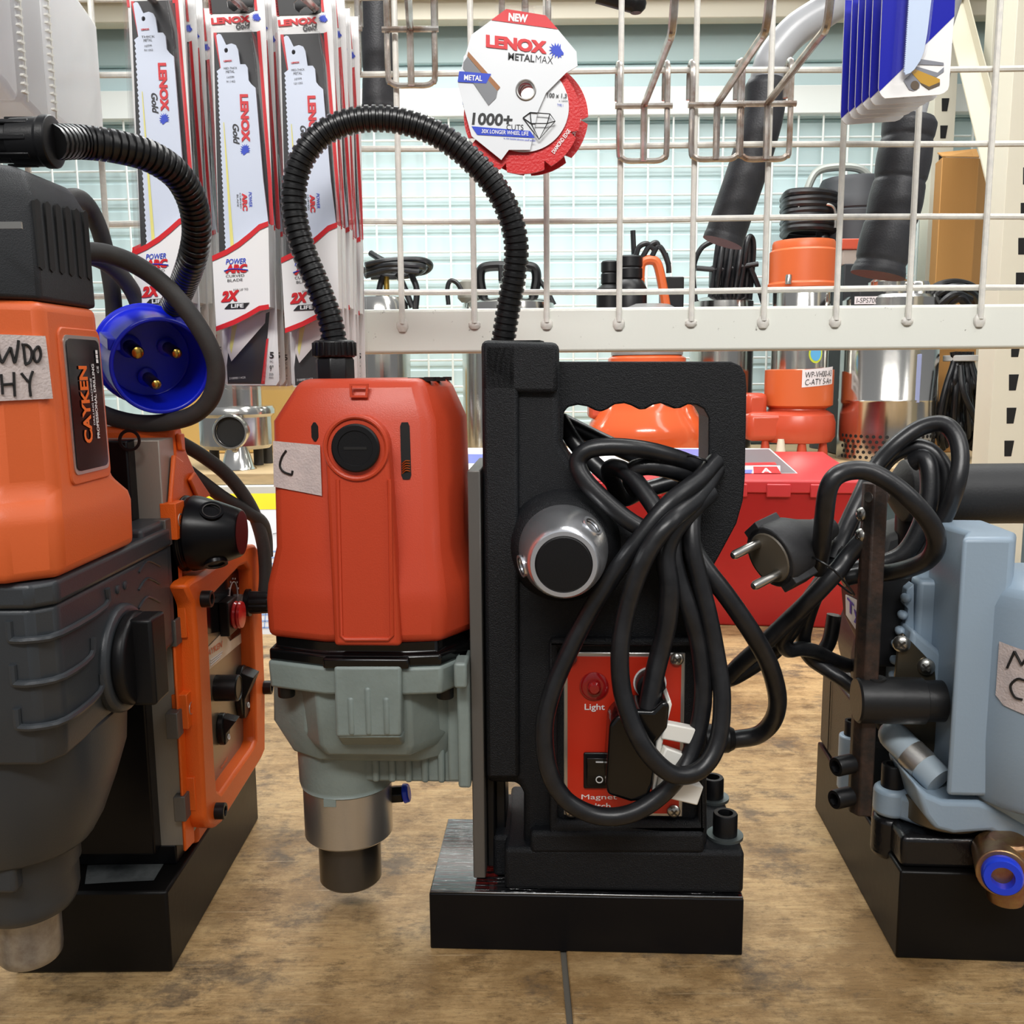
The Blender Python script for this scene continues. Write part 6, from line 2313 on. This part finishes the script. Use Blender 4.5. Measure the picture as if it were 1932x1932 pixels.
vt = 0.88
b.prism([pp(-0.10, 0), pp(0.055, 0), pp(0.055, 1), pp(-0.10, 1)], (0, 0.003, -0.0012))
b.build('sheet', M_PAPER, pr)
b = MB()
b.poly([pp(-0.10, vt, 0.0004), pp(0.055, vt, 0.0004), pp(0.055, 1, 0.0004), pp(-0.10, 1, 0.0004)])
b.build('yellow_strip', M_YELLOW, pr)
b = MB()
for k in range(13):
    v = 0.04 + 0.044 * k
    b.poly([pp(-0.03, v, 0.0004), pp(0.052, v, 0.0004), pp(0.052, v + 0.010, 0.0004), pp(-0.03, v + 0.010, 0.0004)])
b.poly([pp(0.028, 0.04, 0.0004), pp(0.0292, 0.04, 0.0004), pp(0.0292, 0.6, 0.0004), pp(0.028, 0.6, 0.0004)])
b.build('ruled_lines', mat('pale_blue_rule', (150, 178, 226), 0.5), pr)
b = MB()
strokes(b, lambda u, v: pp(u, v, 0.0006), [[(0.016, 0.70), (0.020, 0.72), (0.021, 0.69), (0.026, 0.71)], [(0.028, 0.70), (0.034, 0.705), (0.040, 0.70)]], 0.0004)
b.build('scribble', M_GREYPRINT, pr)


# ------------------------------------------------------------------ submersible pumps on the rear shelf
def pz(px, py, Y):
    return on_y(px, py, Y).z


def rad(hw, Y):
    return hw * (Y + 0.5) * 1.005 / FOC


class Pump:
    def __init__(s, px, Y, label, cat='pump', name='submersible_pump', group='pumps on the rear shelf'):
        s.px, s.Y = px, Y
        c = on_y(px, 700, Y)
        s.o = Vector((c.x, Y, ZS))
        s.root = thing(name, label, cat, s.o, 0, group)

    def P(s, px, py, dy=0.0):
        p = on_y(px, py, s.Y + dy)
        return p - s.o

    def lathe(s, name, prof, m, n=40, dx=0.0, parent=None, dy=0.0, bevel=0.0, extra=None):
        """prof: (half width px, y px) from top to bottom, 'S' for the shelf"""
        b = MB()
        x = s.P(s.px + dx, 700, dy).x
        pr = []
        for hw, y in prof:
            z = 0.0 if y == 'S' else pz(s.px, y, s.Y + dy) - ZS
            pr.append((rad(hw, s.Y + dy), max(z, 0.0)))
        b.lathe((x, dy, 0), (0, 0, 1), list(reversed(pr)), n)
        if extra:
            extra(b, x, dy)
        return b.build(name, m, parent or s.root, bevel)

    def tube(s, name, pts, r, m, parent=None, n=10):
        b = MB()
        for L in (pts if isinstance(pts[0], list) else [pts]):
            b.tube([s.P(*p) for p in L], r, n, False, 8)
        return b.build(name, m, parent or s.root)

    def box(s, name, px0, px1, py0, py1, dy0, dy1, m, bevel=0.002, parent=None):
        b = MB()
        a, c = s.P(px0, py0, dy0), s.P(px1, py1, dy0)
        b.box(a.x, c.x, dy0, dy1, min(a.z, c.z), max(a.z, c.z))
        return b.build(name, m, parent or s.root, bevel, 2)


# 1: stainless pump with the round outlet, left
p = Pump(440, 1.10, 'stainless pump with a round outlet opening, between the left and centre drills')
p.lathe('body', [(48, 560), (50, 600), (50, 772), (50, 785)], M_INOX)
p.lathe('flange', [(40, 764), (70, 766), (73, 772), (73, 780), (66, 786), (66, 838), (60, 845), (30, 846)], M_INOX)
b = MB()
c = p.P(440, 814, -rad(66, 1.10))
b.lathe(c + Vector((0, 0.02, 0)), (0, -1, 0), [(0.024, 0), (0.024, 0.030), (0.028, 0.032), (0.029, 0.036), (0.027, 0.040), (0.0245, 0.040), (0.0235, 0.034)], 36, False)
b.mi = 1
b.lathe(c + Vector((0, 0.02, 0)), (0, -1, 0), [(0.0237, 0.031), (0.0001, 0.030)], 30)
b.build('outlet', [M_INOX, M_HOLE], p.root)
p.lathe('foot', [(20, 842), (22, 852), (30, 880), (34, 'S')], M_INOX, dy=-0.045)
for i, (x, dy) in enumerate(((396, 0.03), (480, 0.02), (498, 0.05))):
    p.lathe('leg', [(9, 838), (9, 'S')], mat('dark_rubber_foot', (46, 44, 40), 0.6), 14, x - 440, dy=dy)
# 2: stainless pump with coiled black cable
p = Pump(722, 1.20, 'stainless pump topped by a flat coil of black cable, beside the blister packs')
p.lathe('body', [(20, 558), (44, 562), (50, 575), (52, 600), (52, 840), (46, 'S')], M_INOX)
p.tube('cable_coil', [[(690, 500, -0.02), (730, 492, -0.03), (790, 490, -0.02), (812, 500, 0.0), (795, 514, 0.02), (730, 516, 0.02), (680, 508, 0.0)], [(680, 512, 0.0), (740, 500, -0.04), (800, 504, -0.02), (770, 520, 0.02), (700, 522, 0.02)], [(700, 478, 0), (716, 488, -0.02), (732, 496, -0.03)],
                      [(690, 520, -0.02), (740, 508, -0.04), (790, 512, -0.03)], [(722, 520, 0), (716, 545, 0), (714, 562, 0)], [(775, 516, 0), (786, 545, 0), (784, 585, 0)], [(750, 516, 0), (762, 540, 0), (778, 580, 0)], [(690, 516, -0.01), (740, 522, 0.01), (780, 516, 0.02)]], 0.0055, M_CORD)
p.tube('brass_rod', [(729, 522, 0), (730, 562, 0)], 0.005, M_BRASS)
# 3: pump with black bail and float
p = Pump(960, 1.18, 'stainless domed pump with a black carrying frame, partly behind the hose')
p.lathe('body', [(30, 560), (70, 566), (84, 574), (86, 590), (86, 850), (70, 'S')], M_INOX)
p.tube('carrying_frame', [(912, 562, 0), (906, 530, 0), (908, 510, 0), (922, 503, 0), (960, 502, 0), (998, 503, 0), (1010, 510, 0), (1012, 530, 0), (1006, 562, 0)], 0.0085, M_BLACK)
p.box('terminal_box', 940, 975, 498, 530, -0.02, 0.03, M_BLACK)
p.lathe('float_switch', [(8, 528), (17, 532), (19, 545), (19, 562), (12, 570)], M_GLUEY, dx=-75, dy=0.02)
p.tube('cable', [[(846, 575, 0), (844, 545, 0), (850, 530, 0), (862, 534, 0), (872, 550, 0)], [(1010, 520, 0), (1030, 545, 0), (1046, 575, 0)]], 0.004, M_CORD)
# 4: orange pump with hose barbs behind the grip
p = Pump(1220, 1.12, 'orange bell-shaped pump seen through the grip handle, with black hose barbs on top')
p.lathe('bell', [(60, 668), (72, 676), (72, 690), (80, 700), (86, 760), (92, 776), (106, 798), (112, 822), (108, 836), (108, 'S')], mat('glossy_orange_pump', (214, 92, 46), 0.16, coat=0.4))
p.lathe('neck', [(40, 575), (66, 590), (66, 670)], mat('grey_pump_body', (150, 150, 148), 0.35, 0.4))
p.box('side_port', 1112, 1150, 740, 790, -0.02, 0.03, M_PUMPRED, 0.006)
for x, y0, hw in ((1149, 492, 16), (1186, 483, 24)):
    p.lathe('hose_barb', [(hw - 3, y0), (hw, y0 + 3), (hw, y0 + 20), (hw - 2, y0 + 22), (hw, y0 + 25), (hw, y0 + 42), (hw - 2, y0 + 44), (hw + 2, y0 + 48), (hw + 8, 545), (hw + 8, 590)], M_BLACK, 28, x - 1220)
p.tube('handle', [(1208, 572, 0), (1208, 510, 0), (1214, 494, 0), (1230, 491, 0), (1241, 500, 0), (1250, 540, 0), (1258, 590, 0)], 0.008, M_PUMPORANGE)
p.tube('cable', [[(1196, 480, 0.01), (1194, 435, 0.01)], [(1200, 482, 0), (1206, 466, 0), (1220, 460, 0), (1234, 470, 0)], [(1212, 486, 0), (1224, 466, 0), (1238, 458, 0), (1244, 470, 0)], [(1228, 488, 0), (1240, 466, 0), (1250, 472, 0), (1262, 500, 0)], [(1255, 478, 0), (1261, 500, 0), (1262, 515, 0)]], 0.0045, M_CORD)
p.box('switch_box', 1252, 1290, 522, 580, 0.0, 0.05, M_BLACK)
# 5: small pump with hanging cable bundle
p = Pump(1360, 1.24, 'small stainless pump with an upright bundle of black cable on it')
p.lathe('body', [(40, 562), (56, 570), (58, 600), (58, 'S')], M_INOX)
cb_ = []
for k in range(7):
    x = 1352 + 9 * k
    cb_.append([(x - 14, 572, 0.01 * (k % 3)), (x - 4, 510, -0.01 * (k % 2)), (x + 3, 460, 0.0), (x + 10, 446 + 3 * (k % 3), 0.01), (x + 16, 470, 0.015), (x + 8, 572, 0.02)])
cb_ += [[(1312, 570, 0), (1308, 510, 0), (1322, 470, 0), (1350, 452, 0)], [(1314, 506, 0), (1360, 508, 0), (1430, 498, 0)], [(1416, 505, 0), (1430, 540, 0), (1440, 572, 0)]]
p.tube('cable_bundle', cb_, 0.0048, M_CORD)
p.box('plug_block', 1344, 1362, 500, 540, 0.0, 0.03, M_BLACK)
# 6: orange pump with taped label
p = Pump(1508, 1.16, 'orange and stainless pump with a white taped label, right of the grip handle')
p.lathe('motor_cap', [(54, 456), (56, 462), (56, 472), (60, 476), (60, 534), (64, 538), (64, 545), (50, 546)], M_PUMPORANGE)
p.lathe('body', [(50, 540), (52, 545), (52, 700)], M_INOX)
p.lathe('orange_band', [(50, 696), (62, 698), (62, 764), (52, 770)], M_PUMPORANGE)
p.lathe('volute', [(50, 764), (52, 772), (58, 776), (66, 782), (70, 796), (70, 822), (64, 832), (50, 834)], M_PUMPRED, dx=-2)
p.box('outlet_arm', 1412, 1530, 778, 832, -0.045, 0.02, M_PUMPRED, 0.010)
p.box('outlet_port', 1410, 1448, 742, 786, -0.03, 0.02, M_PUMPRED, 0.008)
for dx, dy in ((-60, -0.03), (-30, -0.05), (10, -0.05), (50, -0.03)):
    p.lathe('foot', [(6, 828), (9, 850), (10, 'S')], M_PUMPRED if dx != -30 else M_CREAM, 12, dx, dy=dy)
for dx in (-26, 62):
    p.lathe('cap_bolt', [(5, 518), (6, 522), (6, 536)], M_SCREW, 10, dx, dy=-rad(58, 1.16) if dx < 0 else -0.01)
b = MB()
r_ = rad(62.6, 1.16)
z0_, z1_ = pz(1508, 730, 1.16) - ZS, pz(1508, 698, 1.16) - ZS
an = lambda a, z, l=0.0: Vector((math.cos(math.radians(a)) * (r_ + l), math.sin(math.radians(a)) * (r_ + l), z))
b.loft([[an(258 + 7 * i, z0_ + 0.0006 * i) for i in range(10)], [an(258 + 7 * i, z1_ + 0.0006 * i) for i in range(10)]], False, False)
tl = b.build('taped_label', mat('white_tape', (228, 222, 224), 0.7), p.root)
b = MB()
for s_, v0, v1 in (('WP-VH00-A3', 0.54, 0.88), ('C-ATY S-Am', 0.12, 0.46)):
    vs, fs = text_geo(s_, 0.0, 0.1)
    V = [b._v(an(263 + 52 * a, z0_ + (z1_ - z0_) * (v0 + (v1 - v0) * c_) + 0.003 * a, 0.001)) for a, c_ in vs]
    for f in fs:
        b.face([V[i] for i in f])
b.build('lettering', M_INK, tl)
b = MB()
r_ = rad(52.4, 1.16)
for m_i, (hw_, hh_) in enumerate(((13, 17), (10, 13))):
    b.mi = m_i
    zc_ = pz(1508, 668, 1.16) - ZS
    b.poly([an(285 + hw_ * 1.15 * math.cos(t_), zc_ + hh_ * 0.95e-3 * math.sin(t_) * 1.0, 0.0004 + 0.0003 * m_i) for t_ in [2 * PI * i / 24 for i in range(24)]])
b.build('oval_badge', [mat('lime_badge_edge', (200, 216, 70), 0.4), mat('sky_blue_badge', (96, 176, 226), 0.4)], p.root)
# 7: dark pump with steel bail further back
p = Pump(1560, 1.37, 'dark pump with a grey bail handle, behind the orange and stainless pump')
p.lathe('upper_body', [(30, 336), (58, 340), (62, 350), (60, 372), (62, 376), (62, 398), (60, 401), (62, 404), (62, 470), (62, 'S')], mat('dark_grey_pump', (58, 60, 64), 0.5), dx=38)
p.tube('bail', [(1514, 392, 0), (1528, 345, 0), (1545, 322, 0), (1580, 315, 0), (1620, 318, 0), (1640, 336, 0), (1646, 370, 0)], 0.0075, mat('grey_bail', (168, 172, 166), 0.4, 0.3))
cl = []
for k in range(7):
    y = 372 + 11 * k
    cl.append([(1478, y + 6, 0), (1492, y - 8 + 2 * (k % 2), -0.05), (1545, y - 10, -0.06), (1580, y - 2, -0.03), (1584, y + 8, 0.0), (1530, y + 12, 0.02), (1480, y + 8, 0.0)])
p.tube('cable_coil', cl, 0.0078, M_CORD)
p.tube('hook_wire', [(1505, 392, -0.06), (1545, 386, -0.06), (1568, 388, -0.06), (1576, 402, -0.06), (1576, 430, -0.06)], 0.003, M_SCREW)
p.lathe('gland', [(8, 430), (12, 440), (12, 462)], M_CORD, 16, -18, dy=-0.03)
# 8: orange-lipped grey pump
p = Pump(1602, 1.235, 'grey and orange pump half hidden behind the thick foam handle')
p.box('orange_lip', 1588, 1640, 450, 470, -0.02, 0.05, M_PUMPRED)
p.box('grey_body', 1590, 1640, 470, 500, -0.015, 0.05, mat('warm_grey_pump', (168, 156, 146), 0.4))
b = MB()
a_, c_ = p.P(1586, 500, 0), p.P(1644, 500, 0)
b.box(a_.x, c_.x, -0.02, 0.05, 0, a_.z)
b.build('lower_body', M_CHARCOAL, p.root, 0.002)
# 9: big stainless pump with perforated strainer
p = Pump(1676, 1.14, 'wide polished stainless pump with a perforated strainer base, right of the orange pump')
R9 = rad(86, 1.14)


def holes(b, x, dy):
    b.mi = 1
    for r in range(5):
        z = pz(1676, 857 - 9.5 * r, 1.14) - ZS
        for k in range(22):
            a = math.radians(190 + 7.6 * k + (3.8 if r % 2 else 0))
            n_ = Vector((math.cos(a), math.sin(a), 0))
            b.lathe(Vector((x, dy, z)) + n_ * (R9 - 0.001), n_, [(0.0030, 0), (0.0030, 0.0014)], 8)


p.lathe('body', [(80, 560), (86, 566), (86, 752), (87, 754), (86, 757), (86, 812), (86, 'S')], [M_INOX, M_HOLE], 56, extra=holes)
p.lathe('lid', [(30, 528), (36, 533), (36, 541), (44, 545), (44, 558), (64, 560), (74, 566)], M_INOX, 36, -8)
p.lathe('side_cap', [(16, 532), (18, 536), (20, 560), (22, 568)], M_INOX, 24, 50, dy=-0.02)
p.box('terminal_box', 1622, 1666, 545, 575, -0.06, -0.02, M_CHARCOAL)
b = MB()
a_, c_ = p.P(1612, 574, -0.0615), p.P(1660, 559, -0.0615)
b.prism([Vector((a_.x, -0.0615, a_.z)), Vector((c_.x, -0.0615, a_.z)), Vector((c_.x, -0.0615, c_.z)), Vector((a_.x, -0.0615, c_.z))], (0, 0.0004, 0))
tl = b.build('taped_label', mat('white_tape', (228, 222, 224), 0.7), p.root)
b = MB()
b.text('I-SPS700', Vector((a_.x + 0.003, -0.062, a_.z + 0.002)), Vector((c_.x - a_.x - 0.006, 0, 0)), Vector((0, 0, (c_.z - a_.z) * 0.65)), 0.0, 0.1)
b.build('lettering', M_INK, tl)
p.box('badge_panel', 1715, 1735, 668, 760, -R9 * 0.98, -R9 * 0.8, mat('pale_blue_badge', (150, 160, 200), 0.4), 0.001)
bun = []
for k in range(14):
    a = k / 13.0
    x0 = 1798 + 34 * a
    x1 = 1774 + 84 * a
    bun.append([(x0, 664, -0.02 + 0.02 * (k % 3)), (x0 + 1, 684, -0.02 + 0.02 * (k % 3)), (x0 + (x1 - x0) * 0.5, 725, -0.03), (x1, 775 + 6 * (k % 2), -0.03 + 0.015 * (k % 4)), (x1 - 4 + 8 * a, 815 + 10 * math.sin(k * 1.9), -0.02), (x1 - 14 * a, 838 + 9 * math.sin(k * 1.3), 0.0)])
bun.append([(1812, 690, -0.05), (1818, 740, -0.06), (1840, 790, -0.06), (1846, 812, -0.05)])
cb9 = p.tube('cable_bundle', bun, 0.0050, M_CORD)
b = MB()
c_ = p.P(1815, 676, -0.005)
b.lathe(c_ - Vector((0, 0, 0.005)), (0, 0, 1), [(0.029, 0), (0.030, 0.001), (0.030, 0.009), (0.029, 0.010)], 28)
b.build('cable_strap', mat('white_strap', (224, 224, 222), 0.5), cb9)
p.tube('side_cable', [[(1752, 668, -0.02), (1748, 720, -0.03), (1738, 770, -0.03), (1742, 820, -0.02), (1738, 850, -0.02)], [(1758, 668, -0.01), (1756, 730, -0.02), (1750, 790, -0.02), (1756, 846, -0.02)], [(1763, 668, 0), (1764, 740, -0.01), (1764, 800, -0.01), (1752, 850, -0.01)], [(1745, 690, -0.03), (1732, 745, -0.05)]], 0.0055, M_CORD)
p.tube('cable_coil', [[(1752, 575, -0.02), (1762, 545, -0.04), (1800, 534, -0.04), (1838, 545, -0.02), (1848, 575, 0.0)], [(1758, 575, -0.03), (1775, 552, -0.05), (1808, 542, -0.05), (1836, 556, -0.03), (1842, 578, 0.0)], [(1765, 576, 0.0), (1790, 548, 0.01), (1825, 548, 0.02), (1846, 566, 0.02)], [(1770, 578, -0.05), (1800, 556, -0.06), (1830, 566, -0.05)], [(1780, 578, -0.04), (1810, 562, -0.06), (1826, 578, -0.05)]], 0.0075, M_CORD)
# ------------------------------------------------------------------ tall carton at the right
cc_ = on_y(1800, 540, 1.30)
ct_ = thing('carton', 'tall brown cardboard carton with an open flap, behind the right rack post', 'box', (cc_.x, 1.24, ZS))
b = MB()
zt_ = on_y(1800, 296, 1.24).z - ZS
x0_, x1_ = on_y(1772, 400, 1.24).x - cc_.x, on_y(1846, 400, 1.24).x - cc_.x
b.prism([Vector((x0_, 0.0, 0)), Vector((x1_, 0.010, 0)), Vector((x1_ + 0.036, 0.05, 0)), Vector((x0_ + 0.01, 0.05, 0))], (0, 0, zt_))
b.build('box', M_CARTON, ct_, 0.0015)
b = MB()
b.prism([Vector((x0_, 0.0, zt_)), Vector((x1_, 0.010, zt_)), Vector((x1_ + 0.004, 0.03, zt_ + 0.018)), Vector((x0_ + 0.004, 0.03, zt_ + 0.012))], (0, 0, 0.002))
b.build('flap', M_CARTON, ct_)
# ------------------------------------------------------------------ grey carton and ochre box filling the back of the shelf at the left
for nm, px0, px1, py0, Y, m_, lab in (('carton', 330, 640, 690, 1.36, mat('ochre_cardboard', (196, 160, 92), 0.8), 'ochre cardboard box at the back of the shelf, behind the stainless pump with the outlet'),):
    a_, c_ = on_y(px0, py0, Y), on_y(px1, py0, Y)
    b = MB()
    b.box(0, c_.x - a_.x, 0, 0.07, 0, a_.z - ZS)
    r_ = thing(nm, lab, 'box', (a_.x, Y, ZS))
    b.build('box', m_, r_, 0.002)
